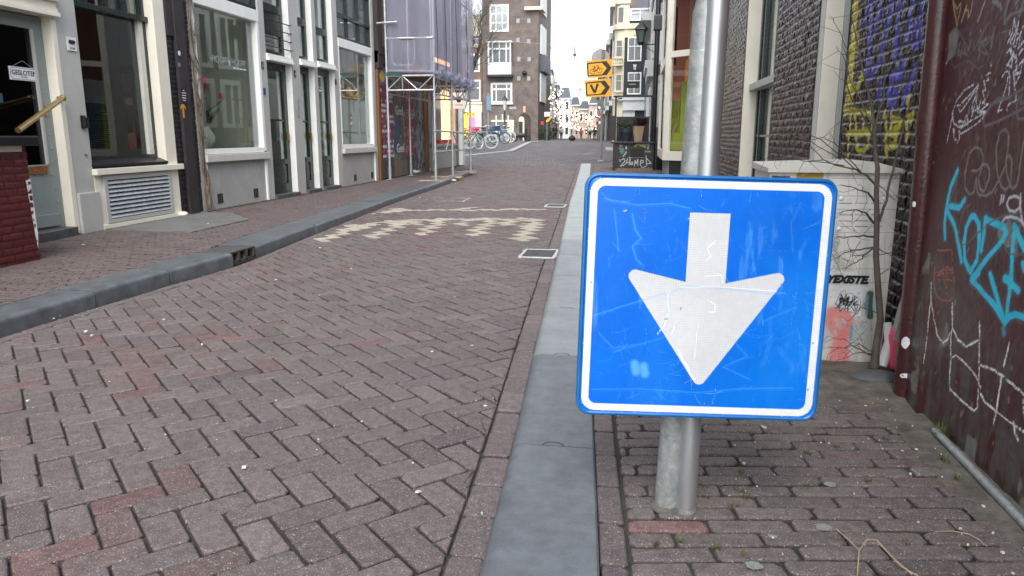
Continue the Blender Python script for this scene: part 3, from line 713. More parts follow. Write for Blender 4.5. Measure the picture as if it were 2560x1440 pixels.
# ================================================================== BLUE SIGN ON ITS TWO POLES
sg = empty('blue_arrow_sign', (0.1856, 1.86, 0.6759), 'square blue traffic sign with a white arrow pointing down, scratched', 'traffic sign')
Rz = Matrix.Rotation(0.1436, 3, 'Z'); Rx = Matrix.Rotation(-0.0422, 3, 'X'); Ry = Matrix.Rotation(0.0271, 3, 'Y')
sg.rotation_euler = (Rz @ Rx @ Ry).to_euler()
def rrect(h, r, n=8):
    P = []
    for cx, cy, a0 in ((h-r, h-r, 0), (-h+r, h-r, 90), (-h+r, -h+r, 180), (h-r, -h+r, 270)):
        for i in range(n+1):
            a = math.radians(a0+90*i/n); P.append((cx+r*math.cos(a), cy+r*math.sin(a)))
    return P
S2 = .3081; RC = .036
R0 = rrect(S2, RC); k = len(R0); B = MB(); prof = [(S2, 0.017), (S2, .003), (S2-.0015, .0), (S2-.006, -.0012), (S2-.010, .0008), (S2-.011, .0022)]
for h_, yy in prof:
    r_ = RC-(S2-h_); B.v += [(x, yy, z) for x, z in rrect(h_, r_)]
for i in range(len(prof)-1):
    for j in range(k): B.f.append((i*k+j, i*k+(j+1) % k, (i+1)*k+(j+1) % k, (i+1)*k+j))
B.build('rim', 'blue_rim', sg, smooth=True, local=True)
B = MB(); B.prism([(x, .003, z) for x, z in rrect(S2-.0016, RC-.0016)], (0, .0025, 0)); B.build('back_plate', 'back_grey', sg, local=True)
N = 400; hh = S2-.0095; U, V = np.meshgrid(np.linspace(-hh, hh, N), np.linspace(-hh, hh, N), indexing='ij')
C = np.zeros((N, N, 3)); C[:] = (.0005, .132, .64)
wr = fbm(U*6+3, V*6, 11); C *= (0.88+.24*wr)[..., None]; hz = sstep(.52, .75, fbm(U*9+1, V*5, 19))*.15; C = C*(1-hz[..., None])+np.array([.03, .27, .72])*hz[..., None]; hz = sstep(.55, .72, fbm(U*70, V*12, 29))*sstep(.5, .65, fbm(U*7, V*7, 23))*.26; C = C*(1-hz[..., None])+np.array([.12, .4, .85])*hz[..., None]
C[..., 1] += (.035*sstep(-.1, .3, U-V*.8-.1)); C[..., 2] += .06*sstep(-.1, .3, U-V*.8-.1)  # retroreflective glow at the lower right, put into the face colour
rc_ = lambda h, r: np.maximum(np.hypot(np.maximum(np.abs(U)-(h-r), 0), np.maximum(np.abs(V)-(h-r), 0))-r, np.maximum(np.abs(U), np.abs(V))-h)
inwhite = (rc_(.2945, .034) < 0) & (rc_(.2775, .021) > 0)
white = np.array([.74, .755, .765]); C[inwhite] = white*(.93+.12*fbm(U*30, V*30, 5)[inwhite])[:, None]
def inpoly(P):
    r = np.zeros(U.shape, bool)
    for i in range(len(P)):
        (a, b), (c, d) = P[i-1], P[i]
        if b == d: continue
        r ^= ((V > b) != (V > d)) & (U < (c-a)*(V-b)/(d-b)+a)
    return r
arw = inpoly([(-.0475, .2175), (.0505, .2175), (.0505, .042), (-.0475, .042)])
hp = [(-.1745, .0560), (-.0455, .0275), (.0515, .0275), (.1800, .0580), (.0025, -.2030)]; head = inpoly(hp) | (seg_dist(U, V, hp+[hp[0]]) < .0158)
hd = head | arw; C[hd] = np.array([.575, .585, .60])*(0.95+.1*wr[hd])[:, None]
dist_w = (np.abs(V) < .4)
# scratches, scuffs, chips: real wear on the sheet
sc = random.Random(3)
def scr(p, wd, col, al): stroke(C, U, V, p, wd, col, al, soft=.6)
for _ in range(260):
    x, y = sc.uniform(-.27, .27), sc.uniform(-.27, .27); l = sc.uniform(.006, .05); a = sc.choice([.1, 1.4, -.7, .6, 1.57])+sc.gauss(0, .25)
    scr([(x, y), (x+l*.5*math.cos(a), y+l*.5*math.sin(a)), (x+l*math.cos(a+.15), y+l*math.sin(a+.15))], sc.uniform(.0005, .0011), (.12, .42, .95) if not (-.05 < x < .05) else (.55, .65, .85), sc.uniform(.12, .5))
LB = (.1, .42, .93)
for p, wd, al in [([(-.26, .245), (-.18, .232), (-.1, .238), (-.05, .228)], .004, .5), ([(-.235, .22), (-.225, .16), (-.22, .12)], .003, .5),
                  ([(-.19, .21), (-.18, .17), (-.165, .15), (-.185, .13), (-.175, .1), (-.16, .085)], .005, .55), ([(-.28, -.05), (-.2, -.02), (-.14, .0), (-.1, .015), (-.085, 0), (-.09, -.05), (-.11, -.09)], .0022, .8),
                  ([(-.08, .02), (-.04, .035), (.06, .03), (.16, .022), (.2, .025)], .0022, .9), ([(-.22, -.14), (-.1, -.1), (-.05, -.05)], .0018, .55), ([(-.26, -.09), (-.22, -.13), (-.17, -.12)], .003, .4),
                  ([(.22, .25), (.2, .2), (.21, .13)], .003, .3), ([(.1, .2), (.11, .12), (.13, .05)], .004, .25), ([(.08, -.1), (.12, -.14), (.06, -.17), (.13, -.2)], .003, .4),
                  ([(-.27, -.24), (-.15, -.235), (0, -.24), (.12, -.225), (.24, -.22)], .004, .35), ([(.17, -.04), (.175, -.11), (.16, -.16)], .014, .16), ([(.2, -.12), (.24, -.17)], .02, .14), ([(.23, -.01), (.15, -.05)], .002, .5)]:
    scr(p, wd*.7, LB, al*.55); scr([(x+.002, y-.002) for x, y in p], wd*2.2, LB, al*.16)
for p, wd in [([(-.055, -.13), (-.04, -.16), (-.03, -.17), (-.022, -.19), (-.01, -.205)], .006), ([(-.075, -.09), (-.068, -.07)], .004), ([(-.09, .01), (-.085, -.03), (-.095, -.07), (-.11, -.09)], .003),
              ([(.02, .15), (.0, .13), (.01, .11), (.0, .1)], .003), ([(.01, .0), (.03, -.01), (.03, -.03), (.015, -.03)], .0025), ([(-.01, -.06), (-.013, -.15)], .0018), ([(-.06, .03), (.03, .035), (.18, .028)], .0022), ([(0, .06), (.04, .065), (.045, .045)], .0025)]:
    scr(p, wd*.7, (.85, .87, .88), .7)
for x, y in [(-.163, -.17), (-.14, -.175)]: scr([(x, y), (x+.004, y-.02)], .02, (.12, .42, .93), .7)
for _ in range(26):
    x, y = sc.uniform(-.29, .29), sc.uniform(-.29, .29); scr([(x, y), (x+sc.uniform(-.006, .006), y+sc.uniform(-.004, .004))], sc.uniform(.002, .004), sc.choice([(.1, .13, .14), (.5, .55, .5), (.03, .2, .35)]), .8)
for _ in range(40):      # chipped paint near the edges
    a = sc.choice([0, 1, 2, 3]); t = sc.uniform(-.29, .29); e = .291+sc.uniform(0, .006); x, y = [(t, e), (t, -e), (e, t), (-e, t)][a]
    scr([(x, y), (x+sc.uniform(-.005, .005), y+sc.uniform(-.003, .003))], .0016, (.5, .6, .66), .8)
P = np.stack([U, np.full(U.shape, .0018)-.0006*fbm(U*5, V*5, 4)*1.5, V], -1)
mask = rc_(hh, RC-.0095)
Pm = P.copy(); out = mask > 0
ang = np.arctan2(V, U)
# pull the square corners in to the rounded outline
cx = np.sign(U)*np.minimum(np.abs(U), hh-(RC-.0095)); cz = np.sign(V)*np.minimum(np.abs(V), hh-(RC-.0095)); dx, dz = U-cx, V-cz; L = np.hypot(dx, dz)+1e-9
f = np.where(out, (RC-.0095)/L, 1); Pm[..., 0] = cx+dx*f; Pm[..., 2] = cz+dz*f
o = grid_obj('sign_face', Pm, C, 'sign_face', None, flip=True); o.parent = sg
o.location = (0, 0, 0)
# two galvanised poles
def pole(name, y, pxs, r, m, lab, top):
    a = PY(*pxs[0], y); b_ = PY(*pxs[1], y); d = (b_-a)/(b_[2]-a[2]); t = empty(name, (a[0], a[1], .08), lab, 'pole')
    at = lambda z: tuple(a+d*(z-a[2])); P_ = [at(.045), at(.5), at(1.0), at(top)]
    R_ = [r]*4
    if name == 'galvanised_pole': P_ = [at(.045), at(.09), at(1.0), at(top-.05), at(top)]; R_ = [r]*4+[r*.72]; P_.append(at(top+.7)); R_.append(r*.72)
    MB().tube(P_, R_, 40).build('shaft', m, t, smooth=True)
    if name == 'galvanised_pole': MB().tube([at(1.278), at(1.281)], r*1.01, 40).build('weld_seam', 'galv_tube', t, smooth=True)
    else: MB().tube([at(.078), at(.088)], r*1.02, 32).build('foot_ring', 'galv_old', t, smooth=True)
pole('galvanised_pole', 1.935, [(1669, 1250), (1770, 30)], .0355, 'galv_old', 'mottled old galvanised pole leaning right, left one of the pair behind the blue sign', 1.42)
pole('steel_pole', 1.905, [(1716, 1255), (1796, 0)], .0262, 'galv_new', 'shiny smooth steel pole in front, right one of the pair behind the blue sign', 2.3)
for z in (-.2, .17):
    MB().box(-.12, .07, .0065, .016, z, z+.03, .002).build('clamp_bar', 'galv_tube', sg, local=True)
# loose brick chips at the foot
MB().lathe((.125, 1.93, .073), [(.05, 0), (.048, .006), (.03, .01)], 11).build('soil_plug', 'sand_dirt')
tag(COL.objects['soil_plug'], kind='structure'); COL.objects['soil_plug'].name = 'soil'

# ================================================================== RIGHT HAND WALLS
def relief(name, X, y0, y1, z0, z1, res, sgn, base, m, parent=None, ch=.058, bl=.21, mort=.009, depth=.006, seed=0, paint=None, rough_amt=.004, mortar_col=None, var=.18, axis='X', head=True):
    ny = max(4, int((y1-y0)/res)); nz = max(4, int((z1-z0)/res)); Y, Z = np.meshgrid(np.linspace(y0, y1, ny), np.linspace(z0, z1, nz), indexing='ij')
    Yd = Y+.004*(vn(Y*14, Z*14, seed)-.5); Zd = Z+.006*(vn(Y*5, Z*5, seed+1)-.5)
    row = np.floor(Zd/ch); off = np.where(row % 2 == 0, 0, bl*.5)+(vn(row*7.3, row*0, seed+2)-.5)*.05
    hb = bl*.5 if not head else bl
    u = (Yd+off)/bl; bi = np.floor(u); fu = (u-bi)*bl; fz = Zd-row*ch
    de = np.minimum(np.minimum(fu, bl-fu), np.minimum(fz, ch-fz)); p = sstep(mort*.3, mort*1.15, de)
    idn = _h(bi.astype(int)+500, row.astype(int)+500, seed+9)
    h = p*(depth*(.7+.6*idn)) + (fbm(Y*38, Z*38, seed+3)-.5)*rough_amt*(.5+p) + (fbm(Y*120, Z*120, seed+4, 2)-.5)*rough_amt*.4
    C = np.ones(Y.shape+(3,))*np.array(base)*(1-var+2*var*idn)[..., None]*(.8+.4*fbm(Y*3, Z*3, seed+6))[..., None]
    if mortar_col is not None: C = C*p[..., None]+np.array(mortar_col)*(1-p[..., None])
    if paint: paint(C, Y, Z, h, p)
    if axis == 'X': P = np.stack([X+sgn*h, Y, Z], -1)
    else: P = np.stack([Y, X+sgn*h, Z], -1)
    return grid_obj(name, P, np.clip(C, 0, 1), m, parent, flip=(sgn < 0) if axis == 'X' else (sgn > 0))
# --- near house: plastered dark red-brown wall with tags
nw = empty('graffiti_house', (1.07, 2.0, .08), 'dark maroon plastered wall at the right edge covered in scribbled graffiti tags', 'building')
W1 = 1.07
def wp(L, ox=0, oy=0, s=1.0, X=W1): return [tuple(PX(ox+x*s, oy+y*s, X)[1:]) for x, y in L]
y0, y1, z0, z1, res = .55, 3.02, .02, 2.1, .0042
ny = int((y1-y0)/res); nz = int((z1-z0)/res); Y, Z = np.meshgrid(np.linspace(y0, y1, ny), np.linspace(z0, z1, nz), indexing='ij')
C = np.ones(Y.shape+(3,))*np.array([.060, .0125, .0165]); n1 = fbm(Y*2.2, Z*2.2, 31); n2 = fbm(Y*25, Z*25, 33); C *= (.75+.5*n1)[..., None]*(.85+.3*n2)[..., None]
gm = (1-sstep(.25, .72, Z+.35*(fbm(Y*4, Z*5, 41)-.5)*2-.12*(Y-2)))
streak = fbm(Y*60, Z*12, 47); a = (gm*(.2+.75*sstep(.35, .65, fbm(Y*18, Z*9, 45)*.5+streak*.5)))[..., None]; C = C*(1-a)+np.array([.082, .074, .068])*a
bare = sstep(.60, .63, fbm(Y*7+3, Z*5, 51)+.16*(1-sstep(.1, .38, Z))-.10); C = C*(1-bare[..., None])+np.array([.17, .17, .15])*bare[..., None]
fl = sstep(.66, .7, fbm(Y*16, Z*7, 53))*gm; C = C*(1-fl[..., None])+np.array([.07, .012, .014])*fl[..., None]
edge = 1-sstep(.0, .07, 3.02-Y-.03*fbm(Z*9, Z*0, 5)); ed2 = edge*sstep(.38, .6, vn(Y*90, Z*60, 8)*.5+fbm(Y*20, Z*14, 3)*.5)
C = C*(1-edge[..., None]*.6)+np.array([.05, .045, .04])*edge[..., None]*.6; C = C*(1-ed2[..., None]*.5)+np.array([.16, .15, .13])*ed2[..., None]*.5
for i in range(160):
    a_, b_ = rnd.uniform(1.8, 3), rnd.uniform(.1, 1.6); stroke(C, Y, Z, [(a_, b_), (a_+rnd.gauss(0, .004), b_-rnd.uniform(.002, .02))], rnd.uniform(.003, .007), (.4, .38, .36), .5)
GREY = (.16, .15, .15); WHT = (.68, .70, .78); CY = (.01, .55, .78)
def G(L, ox, oy, s, wd, col, al=1.0, chalk=0.0, soft=.3, wv=.4):
    if col is CY: stroke(C, Y, Z, wp(L, ox, oy, s), wd*1.5, col, .22, .95, .45, seed=2)
    stroke(C, Y, Z, wp(L, ox, oy, s), wd, col, al, soft, chalk, seed=len(L), wv=wv)
Z6 = (2300, 0, .25); Z7 = (2300, 340, .25); Z8 = (2300, 680, .2918)
OL = (.075, .062, .035)
for L in ([(475, 1200), (480, 1340)], [(560, 1270), (575, 1440)], [(650, 1260), (640, 1440)], [(985, 1230), (990, 1440)]): G(L, *Z6, .012, OL, .7)
for L in ([(490, 20), (505, 210)], [(565, 20), (590, 220)], [(650, 0), (645, 380), (655, 480)], [(815, 215), (730, 310)], [(990, 0), (985, 150), (965, 330)]): G(L, *Z7, .013, OL, .7)
TAN = (.42, .29, .13)
for L in ([(325, 0), (350, 160), (370, 258), (390, 150), (410, 30)], [(330, 20), (370, 90), (400, 40)], [(470, 60), (440, 130), (412, 222)], [(475, 100), (440, 115), (465, 60)], [(530, 0), (500, 150), (480, 175), (485, 110)], [(655, 0), (610, 120), (575, 212)]): G(L, *Z6, .0065, TAN, .95)
for L in ([(375, 295), (440, 410), (490, 500), (510, 410)], [(510, 400), (490, 490)], [(535, 410), (545, 500), (590, 400), (695, 215)], [(740, 350), (600, 430), (580, 490), (660, 540), (680, 545), (610, 400), (585, 600)], [(740, 350), (640, 480)], [(360, 440), (350, 540), (400, 430), (380, 560), (440, 520), (475, 555), (380, 500)], [(400, 590), (440, 440)]): G(L, *Z6, .0055, (.15, .145, .15), .8)
for L in ([(310, 545), (320, 640), (345, 680), (400, 640), (490, 612), (540, 650), (580, 685), (640, 660), (700, 560)], [(395, 660), (400, 830), (455, 715), (475, 850), (530, 680)], [(800, 590), (770, 640), (760, 730)], [(795, 310), (790, 500)], [(805, 320), (885, 300), (800, 590)], [(710, 780), (735, 865), (765, 780)], [(710, 880), (712, 920)], [(250, 930), (215, 1050)]): G(L, *Z6, .0035, GREY, .6)
LG = (.16, .16, .17)
for L in ([(895, 0), (870, 100), (840, 235)], [(840, 235), (905, 150), (1040, 90)], [(1000, 160), (1040, 0)], [(730, 10), (810, 50)], [(760, 0), (820, 90)], [(775, 0), (780, 60)], [(960, 40), (985, 0)]): G(L, *Z6, .011, LG, .8)
for L in ([(945, 190), (925, 330), (880, 430)], [(940, 200), (965, 300), (905, 430), (960, 470), (985, 360), (965, 300)], [(990, 215), (975, 300), (940, 440)], [(1040, 240), (1000, 350), (985, 480), (1040, 410)], [(860, 550), (910, 480), (930, 540), (965, 590), (1030, 480)], [(905, 500), (930, 600), (915, 670), (870, 640)], [(940, 520), (915, 660)], [(820, 765), (850, 720), (885, 710), (895, 770), (890, 960)], [(880, 770), (830, 960), (780, 1110)], [(960, 560), (965, 700), (935, 720), (950, 850), (965, 1000), (905, 1030), (870, 1060)], [(940, 740), (1010, 730), (1035, 600), (1000, 640), (950, 720)], [(1010, 730), (960, 840)], [(780, 1110), (820, 1100)], [(865, 1100), (868, 1110)], [(860, 680), (930, 560)]): G(L, *Z6, .006, WHT, .95, chalk=.42)
for L in ([(540, 845), (450, 900), (370, 1000), (320, 1130), (330, 1230), (380, 1270), (480, 1240)], [(585, 850), (500, 950), (400, 1050), (370, 1050), (400, 1120), (430, 1090), (560, 900)], [(580, 880), (520, 1060), (515, 1160), (560, 1000), (580, 1090), (525, 1110)], [(700, 730), (665, 750), (685, 800), (640, 810), (660, 900), (630, 910), (650, 1000), (620, 1030), (680, 1045), (600, 1110)], [(610, 1010), (580, 1110), (660, 1120), (500, 1210), (410, 1280), (465, 1150), (480, 1230), (380, 1210), (400, 1280)], [(265, 1440), (300, 1260), (325, 1130)], [(330, 1285), (335, 1380), (370, 1425), (390, 1390), (385, 1310), (400, 1340), (490, 1290), (560, 1240), (620, 1190), (650, 1130), (570, 1120)], [(710, 650), (712, 662)], [(900, 305), (900, 335)], [(260, 622), (261, 645)]): G(L, *Z6, .0052, WHT, .95, chalk=.4)
for L in ([(1040, 880), (930, 950), (700, 1050), (630, 1200), (640, 1260), (740, 1230), (1040, 1080)], [(900, 985), (770, 985), (660, 1130)], [(990, 950), (960, 1130), (980, 1190), (1040, 1190)], [(1020, 960), (1010, 1030), (1040, 1030)], [(765, 1440), (790, 1330), (840, 1290), (880, 1330), (885, 1440)]): G(L, *Z6, .009, (.13, .125, .13), .85)
GG = (.2, .18, .175)
for L in ([(520, 345), (570, 350), (620, 290), (630, 200), (600, 130), (550, 110), (490, 180), (450, 350), (450, 520), (500, 585), (540, 560), (560, 410), (570, 560), (600, 600)], [(590, 400), (620, 290), (660, 280), (690, 330), (690, 430), (640, 560), (600, 530), (580, 430)], [(600, 590), (660, 600), (720, 560), (780, 450), (850, 300), (880, 120), (885, 0)], [(780, 0), (755, 160), (770, 380), (810, 510), (850, 540), (900, 500), (915, 400), (920, 240), (890, 190), (855, 250), (870, 400), (900, 500), (930, 525), (970, 490), (990, 380), (1035, 60)]): G(L, *Z7, .0072, GG, .95)
CW = (.58, .60, .66)
for L in ([(815, 590), (800, 680)], [(838, 590), (822, 665)]): G(L, *Z7, .006, CW, .95)
for L in ([(990, 620), (940, 600), (890, 620), (865, 680), (890, 740), (940, 760), (990, 720), (1005, 660)], [(1005, 575), (995, 700), (1020, 850), (1060, 950)], [(820, 870), (850, 820), (920, 805), (1000, 840), (1040, 900)]): G(L, *Z7, .008, CW, .92)
cyw = .0195
for L in ([(375, 345), (300, 520), (265, 720), (250, 880), (252, 1020)], [(300, 700), (390, 720), (445, 640)], [(275, 740), (340, 880), (385, 1060), (415, 1250)], [(520, 800), (460, 920), (442, 1080), (450, 1240), (510, 1360), (570, 1240), (592, 1060), (590, 880), (545, 800), (500, 830)],
          [(655, 820), (640, 960), (615, 1140)], [(655, 830), (740, 870), (835, 905), (858, 970), (800, 1080), (660, 1240), (545, 1400), (520, 1430)], [(945, 900), (930, 1050), (912, 1420)], [(945, 900), (1045, 1130)], [(845, 1420), (900, 1430)], [(1030, 1280), (1045, 1330)]): G(L, *Z7, cyw, CY, .97, soft=.22, wv=.25)
for L in ([(450, 70), (540, 175), (640, 290), (720, 430)], [(505, 5), (450, 70)], [(602, 20), (650, 200), (715, 410)], [(780, 5), (765, 180), (735, 400)], [(725, 60), (790, 110), (840, 160)], [(725, 430), (760, 385), (820, 365), (890, 385), (960, 440)]): G(L, *Z8, cyw, CY, .97, soft=.22, wv=.25)
G([(710, 480), (720, 530)], *Z8, .014, CY, .35, soft=.8)
for L in ([(390, 350), (350, 500), (300, 650)], [(350, 690), (360, 480), (385, 350)], [(505, 680), (450, 720), (400, 850), (380, 1000), (410, 1100), (480, 1070), (580, 970), (720, 850), (850, 790), (1040, 770)], [(920, 940), (860, 1030), (850, 1130), (900, 1180), (1040, 1190)]): G(L, *Z7, .0058, (.13, .12, .11), .9)
RD = (.6, .13, .08)
for L in ([(175, 1140), (240, 1145), (315, 1140)], [(320, 1140), (330, 1440)], [(175, 1150), (150, 1240), (145, 1440)], [(165, 1370), (235, 1340)], [(255, 1340), (330, 1330)], [(170, 1400), (240, 1370)], [(260, 1370), (325, 1370)], [(235, 1300), (235, 1440)], [(255, 1310), (262, 1440)], [(265, 1310), (330, 1350)]): G(L, *Z7, .0048, RD, .9, chalk=.45)
for L in ([(125, 0), (122, 120), (145, 200), (180, 240), (240, 250), (285, 215), (290, 0)], [(150, 60), (185, 90), (160, 80)], [(205, 20), (212, 130), (230, 130), (235, 30)], [(235, 60), (275, 75)], [(150, 20), (200, 10)], [(220, 180), (225, 186)]): G(L, *Z8, .0045, RD, .9, chalk=.45)
CH_ = (.86, .85, .82)
for L in ([(98, 95), (97, 230), (75, 400), (50, 650), (28, 780)], [(97, 230), (120, 400), (150, 540), (195, 610), (240, 570), (275, 480)], [(275, 270), (275, 480), (262, 560), (262, 740), (250, 900), (255, 1020)], [(280, 490), (320, 580), (400, 640), (500, 585)], [(513, 430), (513, 580), (507, 800), (500, 950)], [(270, 740), (300, 710), (370, 770), (430, 830), (480, 900), (515, 990)], [(255, 1000), (330, 1080), (460, 1190), (490, 1160), (500, 990)], [(520, 800), (640, 840), (690, 880), (800, 970), (890, 1050)], [(695, 890), (680, 1040), (655, 1190), (625, 1295)], [(515, 1040), (550, 1110), (650, 1190), (760, 1280), (890, 1370)], [(800, 1290), (815, 1380), (840, 1440)], [(765, 610), (715, 800)], [(880, 1090), (885, 1200)]): G(L, *Z8, .0068, CH_, .97, chalk=.36, wv=.6)
h = (fbm(Y*9, Z*9, 61)-.5)*.006+(fbm(Y*60, Z*60, 62, 3)-.5)*.0022+bare*-.0015-(1-sstep(.0, .03, 3.02-Y))*.006
grid_obj('painted_wall', np.stack([W1-h, Y, Z], -1), np.clip(C, 0, 1), 'painted_wall', nw, flip=True)
box('wall', 'pipe_brown', nw, 1.078, 1.5, -3.5, 3.018, .02, 2.095); box('upper_wall', 'brick_dark', nw, 1.07, 1.5, -3.5, 3.018, 2.1, 4.2)
box('near_wall', 'pipe_brown', nw, 1.068, 1.076, -3.5, .55, .02, 2.1)
# drain pipe at the corner
dp = empty('drain_pipe', (1.03, 3.0, .08), 'maroon painted metal drain pipe running up the corner of the graffiti wall', 'drain pipe')
pa = PY(2262, 960, 2.97); pb = PY(2352, 0, 2.97); pd = (pb-pa)/(pb[2]-pa[2]); pat = lambda z: tuple(pa+pd*(z-pa[2])); r_ = .0385
MB().tube([pat(.075), pat(.3), pat(.8), pat(1.6), pat(3.3)], r_, 28).build('pipe', 'pipe_brown', dp, smooth=True)
c_ = pat(1.12); cl = MB(); cl.tube([pat(1.075), pat(1.165)], r_+.004, 28); cl.box(c_[0]+.015, c_[0]+.065, c_[1]-.055, c_[1]-.035, 1.10, 1.125, .003); cl.tube([(c_[0]+.06, c_[1]-.05, 1.113), (c_[0]+.06, c_[1]-.03, 1.113)], .013, 6)
cl.build('bracket', 'pipe_brown', dp, smooth=True)
fl_ = MB()
for z, a_, w_, h_ in ((.30, -2.2, .018, .03), (.17, -1.9, .03, .012), (.83, -2.6, .01, .016), (1.6, -1.3, .004, .06)):
    c = pat(z); n = 9; Pq = []
    for i in range(n):
        t = 6.283*i/n; aa = a_+w_*rnd.uniform(.6, 1)*math.cos(t)/r_; zz = z+h_*rnd.uniform(.6, 1)*math.sin(t); Pq.append((c[0]+(r_+.0007)*math.cos(aa), c[1]+(r_+.0007)*math.sin(aa), zz))
    Pq.append((c[0]+(r_+.0012)*math.cos(a_), c[1]+(r_+.0012)*math.sin(a_), z)); MB().add(Pq, [(i, (i+1) % n, n) for i in range(n)]).build('bare_patch', 'plate_white', dp)
# --- the brick house behind it
W2 = 1.25
bh = empty('brick_house', (W2, 8.0, .08), 'dark glossy painted brick house with tall cream window frames on the right', 'building')
YC = (.52, .44, .03); PU = (.05, .045, .36); OG = (.45, .28, .015)
def paint2(C, Y, Z, h, p):
    def Q(L, wd, col, ox, oy, s=1/6., al=.95, soft=.35): stroke(C, Y, Z, wp(L, ox, oy, s, W2), wd, col, al, soft, seed=7, wv=.5)
    A = (2080, 0)
    for L in ([(350, 0), (345, 220), (335, 500), (320, 800), (290, 1100), (270, 1440)],): Q(L, .115, YC, *A)
    for L in ([(400, 60), (400, 200)], [(400, 560), (395, 740)]): Q(L, .05, OG, *A, al=.8)
    for L in ([(480, 1120), (400, 1300)],): Q(L, .05, YC, *A)
    for L in ([(620, 0), (600, 300), (560, 560)], [(760, 0), (720, 250), (640, 500)], [(900, 0), (880, 300), (790, 560), (750, 900)], [(1040, 60), (1000, 300), (980, 700), (960, 880)], [(1230, 0), (1190, 300), (1150, 600)], [(1380, 60), (1330, 350), (1290, 640)], [(600, 650), (560, 900), (540, 1120)], [(1100, 950), (1060, 1100), (900, 1160)], [(900, 1150), (860, 1440)], [(760, 1250), (720, 1440)], [(1250, 1050), (1180, 1300), (1100, 1430)], [(700, 1000), (640, 1050), (600, 1150)], [(560, 100), (520, 300)], [(1270, 400), (1340, 620)]): Q(L, .062, PU, *A, al=.85)
    B_ = (2080, 220)
    for L in ([(900, 0), (880, 300)], [(1130, 60), (1080, 240)], [(980, 40), (930, 260)]): Q(L, .06, PU, *B_, al=.8)
    YB = (.42, .38, .025)
    for L in ([(250, 60), (190, 400)], [(180, 400), (280, 330), (480, 360), (600, 380)], [(290, 400), (280, 700), (250, 1020)], [(360, 400), (370, 650)], [(490, 380), (490, 640), (560, 620)], [(620, 400), (610, 560), (560, 860)], [(230, 680), (560, 670)], [(370, 700), (390, 850), (430, 960), (520, 930), (560, 850)], [(800, 360), (830, 620), (820, 900), (830, 1000)], [(910, 340), (900, 660), (850, 680)], [(930, 470), (1050, 480), (1050, 560), (960, 610)], [(900, 680), (1000, 680), (970, 850), (860, 880)], [(1170, 150), (1150, 260)], [(1200, 420), (1150, 440), (1140, 780)], [(1240, 380), (1210, 480)], [(350, 0), (300, 200)], [(590, 330), (600, 360)]): Q(L, .036, YB, *B_)
relief('graffiti_brickwork', W2, 3.03, 4.85, .0, 2.25, .0052, -1, (.012, .008, .009), 'gloss_brick', bh, ch=.0575, depth=.007, seed=5, paint=paint2, rough_amt=.009)
relief('brickwork', W2, 5.68, 7.3, .0, 3.0, .009, -1, (.020, .0085, .0105), 'gloss_brick', bh, ch=.0575, depth=.006, seed=15, rough_amt=.010, mortar_col=(.02, .012, .013))
relief('brickwork', W2, 9.3, 15.2, .0, 4.2, .016, -1, (.026, .014, .015), 'gloss_brick', bh, ch=.0575, depth=.007, seed=25, rough_amt=.010, mortar_col=(.03, .024, .023))
for a_, b_, zt in ((3.03, 4.85, 2.25), (5.68, 7.3, 3.0), (9.3, 15.35, 4.2)):
    box('wall_core', 'brick_dark', bh, W2+.008, W2+.45, a_, b_, 0, zt-.004)
    box('upper_wall', 'brick_dark', bh, W2, W2+.45, a_, b_, zt, 4.7)  # wall top kept low so the panes opposite reflect sky
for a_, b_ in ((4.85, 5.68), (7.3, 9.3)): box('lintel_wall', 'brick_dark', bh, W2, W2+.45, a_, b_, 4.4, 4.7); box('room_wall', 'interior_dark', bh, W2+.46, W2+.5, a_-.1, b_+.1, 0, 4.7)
# first opening: deep cream jamb, dark green frame
J = empty('doorway', (W2, 5.3, 0)); J.parent = bh; J.location = Vector((W2, 5.3, 0))-bh.location
MB().box(W2+.002, W2+.03, 5.672, 5.70, 0, 4.4).build('frame', 'grey_and_shade_paint', J)
MB().box(W2+.032, W2+.15, 5.655, 5.7, 0, 4.4, .004).build('jamb', 'cream_paint', J)
MB().box(W2+.152, W2+.185, 5.64, 5.7, 0, 4.4, .003).build('jamb', 'grey_and_shade_paint', J)
MB().box(W2+.187, W2+.24, 5.3, 5.68, 0, 4.4, .003).box(W2+.187, W2+.24, 4.86, 5.0, 0, 4.4, .003).build('door', 'dark_green_paint', J)
# second opening: tall sash window
wn = empty('window', (W2, 8.3, 0)); wn.parent = bh; wn.location = Vector((W2, 8.3, 0))-bh.location; xw = W2+.15
MB().box(W2+.002, xw, 9.27, 9.3, 0, 4.4, .003).build('jamb', 'cream_paint', wn)
MB().box(W2-.004, W2+.012, 9.3, 9.38, 0, 4.4).build('trim', 'brown_panel', wn)
MB().box(xw-.03, xw+.03, 7.32, 9.27, .45, .52, .003).build('rail', 'grey_and_shade_paint', wn)
MB().box(xw-.09, xw+.03, 7.32, 9.27, 1.585, 1.66, .004).build('rail', 'grey_and_shade_paint', wn)
f = MB()
for y_ in (7.34, 8.23, 8.98): f.box(xw+.0, xw+.04, y_, y_+.05, .5, 4.4, .003)
f.box(xw+.01, xw+.035, 7.34, 9.25, 1.06, 1.085).box(xw+.0, xw+.05, 9.2, 9.27, .5, 4.4, .003); f.build('frame', 'dark_green_paint', wn)
box('glass', 'glass', wn, xw+.045, xw+.049, 7.34, 9.25, .5, 4.4)
MB().box(xw+.1, xw+.12, 7.34, 8.5, .5, 4.4).box(xw+.1, xw+.12, 8.58, 9.25, .5, 4.4).build('blind', 'far_cream', wn)
box('sill', 'grey_and_shade_paint', wn, W2-.03, xw-.03, 7.32, 9.27, .38, .448, .004)
